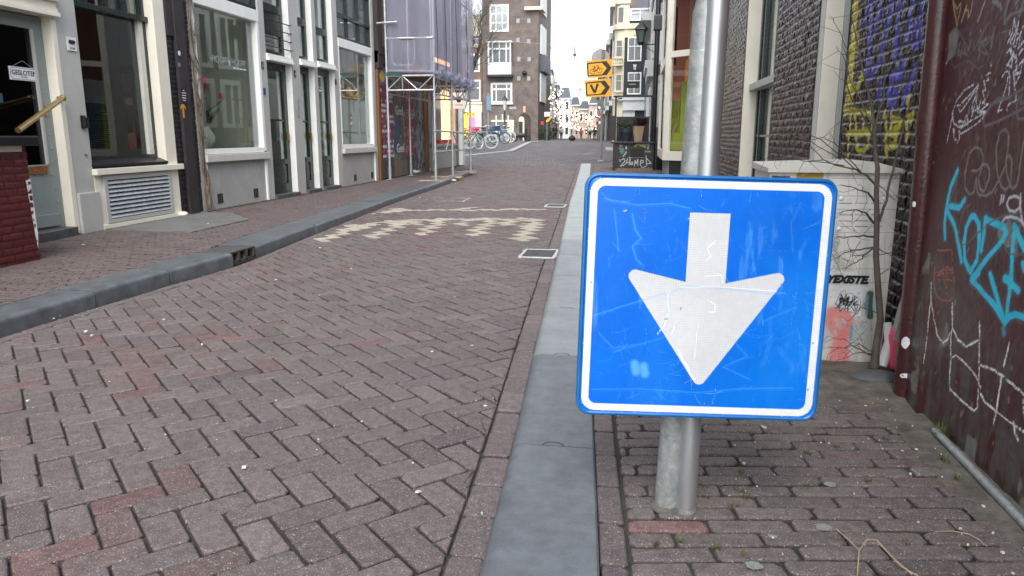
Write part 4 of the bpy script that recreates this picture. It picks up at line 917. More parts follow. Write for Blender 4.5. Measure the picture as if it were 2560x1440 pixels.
# --- oriel window
ow = empty('oriel_window', (1.0, 16.0, 0.55), 'cream painted oriel shop window with olive and orange boxes inside, behind the poles', 'window')
oa = (.60, 16.0); ob_ = (1.25, 15.35); oc = (.60, 19.6); zb, zt = .57, 4.3; dv = Vector((ob_[0]-oa[0], ob_[1]-oa[1], 0)).normalized(); nv = Vector((dv.y, -dv.x, 0))
def slab3(B, a, b, z0, z1, t, inn=0.0):
    d = Vector((b[0]-a[0], b[1]-a[1])); n = Vector((-d.y, d.x)).normalized() if False else Vector((d.y, -d.x)).normalized(); n = -n
    P_ = [(a[0]+n.x*inn, a[1]+n.y*inn, z0), (b[0]+n.x*inn, b[1]+n.y*inn, z0), (b[0]+n.x*(inn+t), b[1]+n.y*(inn+t), z0), (a[0]+n.x*(inn+t), a[1]+n.y*(inn+t), z0)]; B.prism(P_, (0, 0, z1-z0))
def lerp2(a, b, t): return (a[0]+(b[0]-a[0])*t, a[1]+(b[1]-a[1])*t)
f = MB(); slab3(f, oa, ob_, zb, zb+.19, .08); slab3(f, oa, lerp2(oa, ob_, .14), zb+.19, zt, .08); slab3(f, lerp2(oa, ob_, .14), ob_, 2.62, 2.74, .07); slab3(f, lerp2(oa, ob_, .9), ob_, zb+.19, 2.62, .08); slab3(f, lerp2(oa, ob_, .14), ob_, 4.15, zt, .07)
f.build('frame', 'cream_paint', ow)
f = MB(); slab3(f, oc, oa, zb, zb+.19, .08); slab3(f, lerp2(oc, oa, .88), oa, zb+.19, zt, .085); slab3(f, oc, lerp2(oc, oa, .12), zb+.19, zt, .085)
slab3(f, lerp2(oc, oa, .12), lerp2(oc, oa, .88), 2.55, 2.72, .08); f.build('side_frame', 'cream_paint', ow)
f = MB(); slab3(f, lerp2(oa, ob_, .14), lerp2(oa, ob_, .9), zb+.19, 2.62, .006, .03); slab3(f, lerp2(oa, ob_, .14), ob_, 2.74, 4.15, .006, .03); slab3(f, lerp2(oc, oa, .12), lerp2(oc, oa, .88), zb+.19, 2.55, .006, .03); slab3(f, lerp2(oc, oa, .12), lerp2(oc, oa, .88), 2.72, zt, .006, .03)
f.build('pane', 'glass', ow)
f = MB(); f.prism([(oa[0]+.09, oa[1]+.06, zb+.17), (1.9, 15.5, zb+.17), (1.9, 19.6, zb+.17), (oa[0]+.09, 19.6, zb+.17)], (0, 0, .02)); f.build('floor', 'peach_wood', ow)
MB().prism([(*oa, zt), (*ob_, zt), (1.25, 20.2, zt), (*oc, zt)], (0, 0, .06)).build('top', 'cream_paint', ow)
f = MB(); f.box(1.26, 1.3, 15.42, 19.7, 2.0, zt).box(.75, 1.9, 19.5, 19.6, 2.9, zt); f.build('inner_wall', 'interior_pink', ow)
f = MB(); f.box(.72, .8, 17.0, 17.08, zb+.2, 4.2).box(.72, 1.2, 17.0, 17.06, 2.1, 2.2).box(1.1, 1.16, 17.0, 17.08, zb+.2, 4.2); f.build('inner_frame', 'peach_wood', ow)
MB().box(.72, .86, 17.3, 17.34, 2.6, 3.8).build('dark_opening', 'interior_dark', ow); box('back_wall', 'interior_pink', ow, .7, 1.9, 18.2, 18.25, zb+.2, zt)
for (x0, x1, y0_, y1_, z0_, z1_, m_, lab) in [(.76, .98, 16.25, 16.6, .77, 1.12, 'olive_box', 'lowest olive display box in the oriel window'), (.76, .98, 16.5, 16.9, 1.13, 1.45, 'olive_box', 'middle olive display box in the oriel window'), (.76, .93, 16.62, 16.95, 1.46, 1.8, 'olive_box', 'small olive display box on top of the middle one, in the oriel'), (.95, 1.2, 16.4, 16.75, .78, 2.18, 'olive_box', 'tall olive display column in the oriel window'), (1.02, 1.2, 16.5, 16.7, 2.19, 2.62, 'orange_box', 'orange display box above the tall olive column')]:
    tag(box('display_box', m_, None, x0, x1, y0_, y1_, z0_, z1_, .004), lab, 'box', 'display boxes in the oriel window')
for i, (x_, y_, z_, lab) in enumerate([(.84, 16.45, 1.12, 'pale wooden shard standing on the lowest olive box'), (.9, 16.7, 1.45, 'pale wooden shard standing on the middle olive box'), (.84, 16.8, 1.8, 'pale wooden shard standing on the small top olive box'), (1.1, 16.55, 2.62, 'pale wooden shard standing on the orange box')]):
    tag(MB().prism([(x_-.05, y_, z_), (x_-.02, y_, z_), (x_+.07, y_, z_+.2), (x_+.03, y_, z_+.2)], (0, .03, 0)).build('wooden_shard', 'peach_wood'), lab, 'ornament', 'wooden shards on the display boxes')
box('base_wall', 'black_paint', ow, .75, 1.3, 16.1, 19.5, 0.05, zb-.01)
f = MB()
for i in range(7): f.box(.72, .75, 16.2+i*.45, 16.24+i*.45, .05, zb-.01)
f.build('baluster', 'grey_and_shade_paint', ow)
# --- cabinet with stickers
cb = empty('utility_cabinet', (.85, 3.35, .08), 'dirty off-white utility cabinet with posters and stickers behind the blue sign', 'cabinet')
cx0, cx1, cy = .582, 1.105, 3.35
def cy_pt(px, py): q = PY(px, py, cy); return (q[0], q[2])
N1, N2 = 262, 425; U, V = np.meshgrid(np.linspace(cx0, cx1, N1), np.linspace(.06, .925, N2), indexing='ij')
C = np.ones(U.shape+(3,))*np.array([.64, .63, .59])*(.86+.25*fbm(U*9, V*9, 71))[..., None]
bt = 1-sstep(.2, .42, V+.2*(fbm(U*8, V*8, 72)-.5)); C = C*(1-.45*bt[..., None])+np.array([.33, .30, .27])*.45*bt[..., None]
gr = sstep(.55, .7, fbm(U*14, V*3, 73))*.25; C = C*(1-gr[..., None])
hgt = np.zeros(U.shape)
def cs(L, ox, oy, s, wd, col, al=1., soft=.3, chalk=0): stroke(C, U, V, [cy_pt(ox+x*s, oy+y*s) for x, y in L], wd, col, al, soft, chalk)
def crect(x0, y0, x1, y1, col, al=1.0):
    a = cy_pt(x0, y1); b = cy_pt(x1, y0); m = (U > a[0]) & (U < b[0]) & (V > a[1]) & (V < b[1]); C[m] = C[m]*(1-al)+np.array(col)*al; return m
for py in (429, 446, 490, 523, 581, 672, 706): cs([(2080, py), (2250, py+.5)], 0, 0, 1, .0022, (.16, .155, .15), .8)
for py in (508, 537, 552, 566):
    for a_, b_ in ((2098, 2130), (2138, 2170), (2178, 2205)): cs([(a_, py), (b_, py+.5)], 0, 0, 1, .0035, (.1, .1, .1), .9); cs([(a_, py-4), (b_, py-4)], 0, 0, 1, .003, (.6, .6, .58), .7)
for px, a_, b_ in ((2122, 450, 488), (2158, 450, 488), (2198, 446, 488), (2112, 583, 668), (2150, 583, 706), (2182, 670, 920), (2208, 706, 905), (2213, 583, 706)): cs([(px, a_), (px-.02*(b_-a_), b_)], 0, 0, 1, .002, (.2, .19, .18), .6); cs([(px+4, a_), (px+4-.02*(b_-a_), b_)], 0, 0, 1, .002, (.6, .59, .57), .5)
crect(1928, 440, 1975, 470, (.03, .02, .04)); crect(1960, 440, 1972, 470, (.2, .08, .16))
crect(1990, 420, 2060, 446, (.42, .27, .02)); cs([(2005, 438), (2030, 428)], 0, 0, 1, .004, (.6, .5, .3)); cs([(2012, 440), (2050, 440)], 0, 0, 1, .006, (.08, .25, .1), .8, chalk=.5); cs([(1932, 438), (1958, 440)], 0, 0, 1, .005, (.6, .6, .62), .9, chalk=.5)
crect(2075, 680, 2165, 715, (.60, .61, .60)); crect(2083, 718, 2159, 788, (.60, .62, .63))
cs([(2080, 780), (2115, 790), (2122, 820), (2105, 850), (2110, 900)], 0, 0, 1, .05, (.62, .2, .19), .92, .5); cs([(2072, 800), (2100, 840), (2082, 905)], 0, 0, 1, .05, (.62, .2, .19), .9, .5)
for p in ((2093, 812), (2108, 798), (2086, 828)): cs([p, (p[0]+5, p[1]+8)], 0, 0, 1, .012, (.42, .4, .37), .9)
crect(2123, 812, 2175, 862, (.4, .42, .43), .8); crect(2123, 812, 2133, 852, (.08, .33, .45)); crect(2168, 805, 2174, 862, (.08, .33, .45))
Zc = (2040, 640, .25)
sr = random.Random(9)
for i in range(26): a_, b_ = sr.uniform(2135, 2168), sr.uniform(800, 850); cs([(a_, b_), (a_+sr.uniform(-9, 9), b_+sr.uniform(-9, 9)), (a_+sr.uniform(-9, 9), b_+sr.uniform(-6, 9))], 0, 0, 1, .0016, (.12, .12, .12), .6)
for L in ([(190, 490), (245, 360), (290, 340), (300, 380), (350, 370), (390, 400), (445, 440), (440, 520), (410, 590), (370, 560), (300, 560), (240, 500), (185, 520)],): cs(L, *Zc, .0018, (.02, .02, .02))
for i in range(30):
    a_, b_ = sr.uniform(235, 400), sr.uniform(400, 500); cs([(a_, b_), (a_+sr.uniform(-20, 20), b_+sr.uniform(10, 60)), (a_+sr.uniform(10, 40), b_+sr.uniform(-10, 30))], *Zc, .0032, (.015, .015, .015))
for L in ([(195, 470), (230, 520), (200, 520), (240, 480)], [(400, 480), (430, 490)], [(345, 500), (390, 560)], [(250, 420), (250, 380), (280, 440), (300, 380), (320, 450)]): cs(L, *Zc, .0035, (.015, .015, .015))
for i in range(9):
    a_, b_ = 2088+4*math.sin(i*1.3), 590+i*10.5; th = fr(0, 6.28, 10); cs([(a_+7*math.cos(t), b_+5*math.sin(t)) for t in th], 0, 0, 1, .0016, (.08, .08, .08), .9)
for i in range(16): a_, b_ = sr.uniform(2080, 2100), sr.uniform(590, 690); cs([(a_, b_), (a_+sr.uniform(-8, 8), b_+sr.uniform(-8, 8))], 0, 0, 1, .0016, (.08, .08, .08), .8)
cs([(540, 380), (525, 500), (540, 600)], *Zc, .03, (.015, .05, .035), .9); cs([(515, 400), (500, 590)], *Zc, .012, (.15, .3, .4), .8); cs([(590, 470), (585, 590)], *Zc, .01, (.3, .5, .6), .8)
for i in range(60): a_, b_ = sr.uniform(2075, 2230), sr.uniform(720, 915); cs([(a_, b_), (a_+sr.uniform(-3, 3), b_+sr.uniform(-2, 5))], 0, 0, 1, sr.uniform(.002, .008), (.2, .17, .14), .45, .8)
hgt = -.003*(C.mean(-1) < .16)*0+.0012*fbm(U*30, V*30, 74)
grid_obj('door', np.stack([U, cy-hgt, V], -1), np.clip(C, 0, 1), 'sticker_metal', cb, flip=False)
box('body', 'warm_white_paint', cb, cx0+.002, cx1-.002, cy+.004, cy+.42, .05, .922)
f = MB(); xr_ = 1.0; zc = .925
f.add([(cx0-.012, cy-.02, zc), (cx1+.01, cy-.02, zc), (cx1+.01, cy-.02, zc+.016), (xr_, cy-.02, zc+.045), (cx0-.012, cy-.02, zc+.018), (cx0-.012, cy+.44, zc), (cx1+.01, cy+.44, zc), (cx1+.01, cy+.44, zc+.016), (xr_, cy+.44, zc+.045), (cx0-.012, cy+.44, zc+.03)],
      [(0, 1, 2, 3, 4), (9, 8, 7, 6, 5), (0, 4, 9, 5), (1, 6, 7, 2), (2, 7, 8, 3), (3, 8, 9, 4), (0, 5, 6, 1)])
f.build('lid', 'warm_white_paint', cb)
for px, py in ((2104, 496), (2098, 572), (2213, 496)): q = PY(px, py, cy-.006); MB().ball((q[0], cy-.003, q[2]), .009, 12, 6, (1, .5, 1)).build('bolt', 'white_paint', cb, smooth=True)
q = PY(2078, 706, cy-.004); text('lettering', 'YEXISTE.', .045, 'letter_black', cb, (q[0]-.022, cy-.004, q[2]), (1, 0, 0), (0, 0, 1), .001, shear=.35, bold=.0028)
# rubbish behind the pipe
rb = MB(); a_ = PY(2218, 735, 3.22); b_ = PY(2245, 905, 3.22)
tag(MB().box(1.09, 1.24, 3.2, 3.3, .1, .29, .04).build('pink_bag', 'pink', smooth=True), 'pink plastic bag wedged between the cabinet and the drain pipe', 'bag')
tag(MB().prism([(1.10, 3.2, .24), (1.2, 3.2, .22), (1.23, 3.22, .5), (1.17, 3.22, .52), (1.12, 3.2, .38)], (0, .05, 0)).build('torn_cardboard', 'stucco_grey'), 'torn grey ribbed packaging standing above the pink bag', 'packaging')
tag(MB().tube([(1.07, 3.22, .12), (1.10, 3.25, .22), (1.09, 3.27, .3)], [.022, .02, .018], 10).build('paper_roll', 'paper', smooth=True), 'dirty white paper cup roll at the foot of the cabinet', 'litter')
st = MB().ball((1.02, 3.12, .09), .1, 12, 8, (1.15, .6, .42)); tag(st.build('stone_block', 'dark_stone', smooth=True), 'dark worn stone lying at the foot of the small tree', 'stone')
# --- bare young tree
tr = empty('young_tree', (1.0, 3.2, .09), 'slender bare young tree growing in front of the cabinet', 'tree')
TY = 3.2
def tp(px, py, y=TY): return tuple(PY(px, py, y))
tk = MB(); tk.tube([tp(2186, 918), tp(2190, 870), tp(2201, 800), tp(2196, 730), tp(2190, 640), tp(2192, 560), tp(2191, 480), tp(2194, 420), tp(2188, 380), tp(2185, 320), tp(2180, 270), tp(2160, 190), tp(2140, 90), tp(2128, 40)], [.019, .0145, .0135, .0125, .0115, .0105, .0095, .009, .0075, .006, .005, .0035, .0025, .0015], 12); tk.build('trunk', 'bark', tr, smooth=True)
BR = [([(2196, 555), (2215, 500), (2230, 440), (2240, 390), (2262, 300), (2290, 220), (2300, 100), (2292, 40)], .007, 3.15), ([(2192, 470), (2170, 440), (2140, 424), (2100, 415), (2060, 400), (2020, 402)], .007, 3.1), ([(2188, 505), (2170, 480), (2145, 474), (2100, 462)], .006, 3.05),
      ([(2185, 560), (2165, 532), (2140, 524), (2095, 533)], .007, 3.1), ([(2184, 592), (2160, 590), (2120, 594), (2090, 592)], .006, 3.05), ([(2182, 618), (2150, 622), (2110, 632), (2080, 650)], .0055, 3.1), ([(2182, 620), (2160, 640), (2140, 655), (2105, 672)], .005, 3.05),
      ([(2186, 345), (2150, 280), (2120, 230), (2110, 150), (2090, 115)], .0045, 3.1), ([(2185, 330), (2200, 270), (2212, 240), (2210, 150), (2200, 80)], .0045, 3.2), ([(2182, 310), (2150, 250), (2125, 200), (2112, 130), (2104, 100)], .004, 3.25),
      ([(2195, 620), (2230, 640), (2262, 570)], .003, 3.1), ([(2197, 690), (2250, 655), (2270, 640)], .003, 3.1), ([(2190, 640), (2240, 625), (2280, 650)], .0025, 3.1), ([(2180, 890), (2140, 870), (2110, 850), (2070, 840)], .0035, 3.0), ([(2180, 885), (2150, 880), (2100, 900), (2060, 905)], .003, 3.0),
      ([(2182, 880), (2150, 860), (2110, 870), (2070, 865)], .003, 2.98), ([(2190, 780), (2150, 770), (2120, 805), (2100, 790)], .0025, 3.0), ([(2195, 460), (2240, 500), (2262, 470)], .003, 3.12), ([(2150, 430), (2090, 360), (2060, 345), (2010, 350)], .003, 3.02), ([(2140, 425), (2050, 345), (2000, 330), (1985, 332)], .003, 3.0),
      ([(2110, 415), (2010, 400), (1960, 395), (1930, 400)], .0026, 2.95), ([(2100, 400), (2020, 350), (1950, 320), (1945, 335)], .0022, 2.95), ([(2060, 400), (2030, 370), (1990, 305), (1975, 300)], .0022, 3.0), ([(2150, 600), (2130, 640), (2150, 690)], .0018, 3.0), ([(2135, 525), (2130, 560), (2140, 590)], .0016, 3.0),
      ([(2160, 480), (2150, 460), (2130, 480)], .0016, 3.0), ([(2120, 595), (2125, 640), (2105, 690)], .0018, 2.98), ([(2230, 440), (2260, 430), (2270, 400)], .0018, 3.1), ([(2165, 320), (2210, 300), (2250, 290)], .0018, 3.15), ([(2240, 390), (2200, 330), (2150, 300)], .0018, 3.15), ([(2120, 130), (2085, 60), (2083, 44)], .002, 3.2)]
bb = MB(); tw = MB()
for L, r0, y_ in BR:
    n = len(L); P_ = [tp(x, y, TY+(y_-TY)*i/(n-1)) for i, (x, y) in enumerate(L)]
    Q_ = []
    for a_, b_ in zip(P_[:-1], P_[1:]):
        for t in (0, .33, .66): q = Vector(a_).lerp(Vector(b_), t); Q_.append(q+Vector((rnd.gauss(0, .002), rnd.gauss(0, .004), rnd.gauss(0, .002))))
    Q_.append(Vector(P_[-1])); R_ = [r0*.8*(1-.8*i/(len(Q_)-1)) for i in range(len(Q_))]; bb.tube(Q_, R_, 6)
    for i in range(2, len(Q_)):
        for _ in range(1):
            if rnd.random() < .62:
                d = Vector((rnd.gauss(-.2, 1), rnd.gauss(0, .7), rnd.gauss(.1, .8))).normalized(); l = rnd.uniform(.03, .13); p1 = Q_[i]+d*l*.5; p2 = p1+(d+Vector((rnd.gauss(0, .5), 0, rnd.gauss(0, .5)))).normalized()*l*.5
                if p2.x > 1.2 or p2.z < .1: continue
                tw.tube([Q_[i], p1, p2], [.0011, .0009, .0005], 4)
bb.build('branch', 'bark', tr, smooth=True); o = tw.build('twig', 'twig', tr); o['kind'] = 'stuff'
# ================================================================== LEFT HAND HOUSES
XL = -5.55
def lx(px, py, x=XL): q = PX(px, py, x); return q[1], q[2]
# --- brick stoop wall at the left edge
stp = empty('stoop_wall', (-5.1, 4.4, .1), 'low red painted brick stoop wall with a black capstone at the left edge', 'wall')
relief('brickwork', -4.73, 3.2, 5.245, .07, 1.0, .009, 1, (.085, .014, .014), 'painted_wall', stp, ch=.056, bl=.2, depth=.006, seed=81, rough_amt=.005, mortar_col=(.06, .012, .011), var=.1)
box('core', 'pipe_brown', stp, -5.52, -4.735, 3.2, 5.24, .05, .999); box('capstone', 'black_paint', stp, -5.5, -4.66, 3.15, 5.32, 1.0, 1.075, .012)
box('band', 'cream_paint', stp, -5.45, -4.722, 3.2, 5.2, .955, .998)
pr_ = MB().add([(-4.725, 5.2, .75), (-4.725, 5.248, .76), (-4.722, 5.252, .3), (-4.722, 5.235, .18), (-4.724, 5.225, .3)], [(0, 1, 2, 3, 4)]); pr_.build('torn_poster', 'paper', stp)
f = MB().tube([(-4.9, 4.3, 1.13), (-4.9, 5.15, 1.13)], .012, 6).tube([(-4.9, 4.5, 1.07), (-4.9, 4.5, 1.14)], .012, 6).tube([(-4.9, 5.1, 1.07), (-4.9, 5.1, 1.16)], .014, 6)
for i in range(9): f.ball((-4.9+rnd.uniform(-.03, .03), 4.45+i*.07, 1.15+rnd.uniform(0, .03)), .022, 6, 5)
tag(f.build('iron_rack', 'iron_black'), 'small black iron rack standing on the capstone of the stoop wall', 'rack')
# --- cafe front with the grey-green door
cf = empty('cafe_house', (-5.55, 6.5, .1), 'cream painted cafe front with a grey-green door, big dark window and louvre grille', 'building')
box('pillar', 'grey_and_shade_paint', cf, XL-.3, XL, 6.72, 7.0, .14, 3.4, .006)
MB().box(XL-.3, XL+.004, 6.655, 6.718, .1, 3.4, .004).build('pillar_edge', 'cream_paint', cf)  # lit side of the pillar painted paler than its shaded front
box('pillar_foot', 'grey_and_shade_paint', cf, XL-.05, XL+.03, 6.73, 7.03, .09, .5, .008)
box('pillar', 'cream_paint', cf, XL-.3, XL+.01, 5.2, 5.74, .1, 3.4, .006)
box('pillar', 'cream_paint', cf, XL-.28, XL+.012, 8.25, 8.46, .1, 3.4, .006)
co = MB()
for z0_, z1_, d in ((2.19, 2.23, .07), (2.23, 2.27, .05), (2.27, 2.33, .035), (2.33, 2.37, .07), (2.37, 2.42, .1)): co.box(XL-.2, XL+d, 4.4, 6.70+d*.2, z0_, z1_, .004)
co.build('cornice', 'cream_paint', cf); box('frieze', 'cream_paint', cf, XL-.2, XL+.005, 4.4, 6.65, 2.425, 3.4)
d_ = empty('door', (XL, 6.2, .15)); d_.parent = cf; d_.location = Vector((XL-.1, 6.2, .15))-cf.location; xd = XL-.1
MB().box(xd-.03, xd, 6.53, 6.652, .17, 2.18, .004).box(xd-.03, xd, 5.75, 5.84, .17, 2.18, .004).box(xd-.03, xd, 5.84, 6.53, 2.06, 2.18, .004).box(xd-.03, xd-.002, 5.84, 6.53, .16, .80, .003).build('frame', 'door_grey_green', d_)
box('glass_bead', 'grey_and_shade_paint', d_, xd-.01, xd+.008, 6.50, 6.53, .8, 2.06); box('glass', 'glass_dark', d_, xd-.02, xd-.015, 5.84, 6.5, .8, 2.06)
box('kick_board', 'door_grey_green', d_, xd, xd+.022, 5.86, 6.56, .2, .32, .004)
r_ = MB()
for i in range(7): r_.ball((xd+.002, 6.58, .3+i*.13), .008, 8, 5); r_.ball((xd+.002, 6.0+i*.09, .70), .008, 8, 5)
for i in range(5): r_.ball((xd+.002, 6.59, 1.3+i*.18), .008, 8, 5)
r_.build('rivet', 'door_grey_green', d_, smooth=True); d_.children[-1]['kind'] = 'stuff'
lp0 = PX(72, 413, xd+.01)[1]; lp1 = PX(119, 413, xd+.01)[1]; MB().box(xd, xd+.012, lp0, lp1, .715, .79, .004).build('letter_plate', 'brass', d_)

for q in (.2, .72): MB().box(xd+.013, xd+.016, lp0+(lp1-lp0)*q, lp0+(lp1-lp0)*(q+.14), .74, .77).build('sticker', 'red', d_)
MB().box(xd, xd+.012, 6.555, 6.585, 1.26, 1.36, .003).build('lock', 'brass', d_)
st = MB(); st.prism([(XL-.12, 5.3, .09), (XL+.04, 5.3, .09), (XL+.1, 5.8, .09), (XL+.09, 6.3, .09), (XL+.03, 6.66, .09), (XL-.12, 6.66, .09)][::-1], (0, 0, .085)); st.build('door_step', 'dark_stone', cf)
# cafe window
wn = empty('window', (XL, 7.6, .7)); wn.parent = cf; wn.location = Vector((XL-.1, 7.6, .7))-cf.location
MB().box(XL-.17, XL-.1, 7.0, 7.04, .8, 2.38).box(XL-.17, XL-.1, 8.19, 8.25, .8, 2.38).box(XL-.17, XL-.06, 7.0, 8.25, 2.36, 2.42, .004).box(XL-.17, XL-.1, 7.04, 8.19, .8, .86).build('frame', 'dark_green_paint', wn)
MB().box(XL-.17, XL-.1, 8.115, 8.19, .86, 2.36).build('inner_frame', 'warm_white_paint', wn)
MB().prism([(XL-.12, 6.99, .83), (XL-.12, 8.25, .83), (XL+.03, 8.25, .775), (XL+.03, 6.99, .775)][::-1], (0, 0, -.025)).build('sill', 'black_paint', wn)
box('glass', 'glass_dark', wn, XL-.15, XL-.145, 7.02, 8.21, .84, 2.38)
f = MB()
for i in range(40): f.box(XL-.42, XL-.4, 7.1, 7.95, .9+i*.022, .905+i*.022)
f.build('blind', 'dark_stone', wn)
tag(MB().box(XL-.19, XL-.187, 7.17, 7.55, 1.42, 1.66).build('menu_sheet', 'paper_tint'), 'two pale menu sheets hanging inside the dark cafe window', 'menu')
f = MB()
for y_ in (7.0, 7.28, 7.6, 7.9, 8.2): f.box(XL-.17, XL-.1, y_, y_+.045, 2.42, 3.2)
f.box(XL-.17, XL-.1, 7.0, 8.25, 2.8, 2.83).box(XL-.17, XL-.09, 7.0, 8.25, 3.2, 3.3); f.build('upper_frame', 'dark_green_paint', wn); box('upper_glass', 'glass', wn, XL-.15, XL-.145, 7.02, 8.21, 2.43, 3.2)
box('window_ledge', 'cream_paint', cf, XL-.15, XL+.06, 6.985, 8.52, .67, .735, .006)
box('plinth', 'cream_paint', cf, XL-.15, XL+.004, 7.0, 8.44, .1, .67); box('plinth_foot', 'cream_paint', cf, XL-.02, XL+.03, 7.03, 8.5, .09, .145, .006)
lv = empty('louvre', (XL, 7.7, .4)); lv.parent = cf; lv.location = Vector((XL, 7.7, .4))-cf.location
MB().box(XL, XL+.03, 7.11, 7.165, .15, .66, .003).box(XL, XL+.03, 8.235, 8.29, .15, .66, .003).box(XL, XL+.03, 7.165, 8.235, .61, .66, .003).box(XL, XL+.03, 7.165, 8.235, .15, .195, .003).build('frame', 'grey_and_shade_paint', lv)
box('backing', 'interior_dark', lv, XL+.0045, XL+.006, 7.165, 8.235, .195, .61)
for i in range(9):
    z = .203+i*.0455; MB().prism([(XL+.008, 7.166, z+.034), (XL+.03, 7.166, z+.006), (XL+.032, 7.166, z), (XL+.024, 7.166, z), (XL+.006, 7.166, z+.03)], (0, 1.068, 0)).build('slat', 'galv_tube', lv)
tag(MB().ball((XL+.05, 8.42, .12), .06, 10, 7, (1, 1.1, .6)).build('plaster_lump', 'cream_paint', smooth=True), 'lump of cream plaster at the foot of the pillar beside the grille', 'plaster')
box('upper_wall', 'brick_dark', cf, XL-.4, XL-.02, -3, 8.47, 3.401, 6.0); box('wall', 'cream_paint', cf, XL-.4, XL-.05, -3, 5.2, .1, 3.4)
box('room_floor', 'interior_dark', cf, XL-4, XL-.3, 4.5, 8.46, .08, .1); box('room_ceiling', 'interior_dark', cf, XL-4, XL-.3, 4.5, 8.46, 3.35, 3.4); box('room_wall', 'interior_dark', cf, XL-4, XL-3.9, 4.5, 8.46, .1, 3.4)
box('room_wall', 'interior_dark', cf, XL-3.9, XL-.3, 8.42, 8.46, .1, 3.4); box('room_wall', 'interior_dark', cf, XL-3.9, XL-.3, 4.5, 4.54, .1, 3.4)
for y_ in (3.0, 1.0, -1.0): MB().box(XL-.05, XL-.0, y_, y_+1.2, .9, 2.6).build('window', 'pane_far', cf)
def wall_sign(name, px, py, w_, h_, mats, label, X=XL+.006, cat='sign', txt=None, tsz=.03, tcol='letter_black', trim=None):
    y, z = lx(px, py, X); t = empty(name, (X, y, z), label, cat); box('plate', mats, t, X, X+.006, y-w_/2, y+w_/2, z-h_/2, z+h_/2, .001)
    return t, y, z, X+.0065
t, y, z, x = wall_sign('wifi_sign', 178, 110, .13, .13, 'plate_white', 'small square white WiFi zone sign on the cream pillar')
MB().tube([(x, y-.035, z+.02), (x, y+.03, z+.02)], .018, 12).lathe((x, y, z), [(.001, 0), (.001, .001)], 6).build('emblem', 'letter_black', t)
B = MB()
for cy_, cz_, rr in ((y-.018, z+.018, .024), (y+.012, z+.018, .024)): B.prism([(x, cy_+rr*math.cos(a), cz_+rr*.85*math.sin(a)) for a in fr(0, 6.1, 16)], (.0015, 0, 0))
B.build('emblem', 'letter_black', t); text('lettering', 'Wi Fi', .024, 'letter_white', t, (x+.002, y-.03, z+.01), (0, 1, 0), (0, 0, 1), .0006); text('lettering', 'ZONE', .026, 'letter_black', t, (x+.001, y-.034, z-.05), (0, 1, 0), (0, 0, 1), .0006)
t = empty('closed_sign', (xd-.05, 6.2, 1.63), 'white hanging sign reading GESLOTEN behind the door glass', 'sign')
y1_, z1_ = lx(20, 178, xd-.04); y2_, z2_ = lx(84, 192, xd-.04); yc, zc_ = (y1_+y2_)/2, (z1_+z2_)/2; hw, hh_ = .17, .06
xq = xd-.012; box('plate', 'plate_white', t, xq, xq+.004, yc-hw, yc+hw, zc_-hh_, zc_+hh_, .001); f = MB()
oct_ = [(-hw+.03, -hh_+.01), (hw-.03, -hh_+.01), (hw-.012, -hh_+.03), (hw-.012, hh_-.03), (hw-.03, hh_-.01), (-hw+.03, hh_-.01), (-hw+.012, hh_-.03), (-hw+.012, -hh_+.03), (-hw+.03, -hh_+.01)]
f.tube([(xq+.0045, yc+a, zc_+b) for a, b in oct_], .0018, 4); f.build('border', 'letter_black', t); text_fit('lettering', 'GESLOTEN', .29, 'letter_black', t, (xq+.0045, yc-.145, zc_-.012), (0, 1, 0), (0, 0, 1), ext=.0008, bold=.0012); text('lettering', 'CLOSED', .022, 'letter_black', t, (xq+.0045, yc, zc_-.036), (0, 1, 0), (0, 0, 1), .0005, 'CENTER')
MB().tube([(xq, yc-.12, zc_+hh_), (xq, yc, zc_+.12), (xq, yc+.12, zc_+hh_)], .0015, 4).build('string', 'grey_and_shade_paint', t)
t, y, z, x = wall_sign('key_box', 208, 305, .07, .13, 'plastic_black', 'small black key safe on the cream pillar beside the cafe window', cat='key safe')
MB().box(x, x+.035, y-.03, y+.03, z-.06, z+.05, .008).build('cover', 'plastic_black', t)
y, z = lx(214, 387); tag(MB().lathe((XL+.004, y, z), [(.016, -.002), (.016, .004)], 12).build('bell_button', 'plastic_black'), 'round black bell button low on the cream pillar', 'bell'); 
t, y, z, x = wall_sign('number_plate', 1, 245, .04, .08, 'bike_blue', 'small dark blue plate on the pillar left of the door', X=XL+.012)
hr = empty('hand_rail', (-5.4, 6.3, 1.3), 'brass hand rail sloping up to the cream pillar over the stoop', 'handrail')
a_ = PX(157, 245, XL+.06); b_ = PX(45, 326, XL+.42); MB().tube([tuple(b_), tuple(a_)], .024, 14).build('bar', 'brass', hr, smooth=True)
MB().ball(tuple(a_), .033, 12, 8).tube([tuple(a_), (XL+.0, a_[1]+.01, a_[2])], .018, 10).build('end_bracket', 'brass', hr, smooth=True)
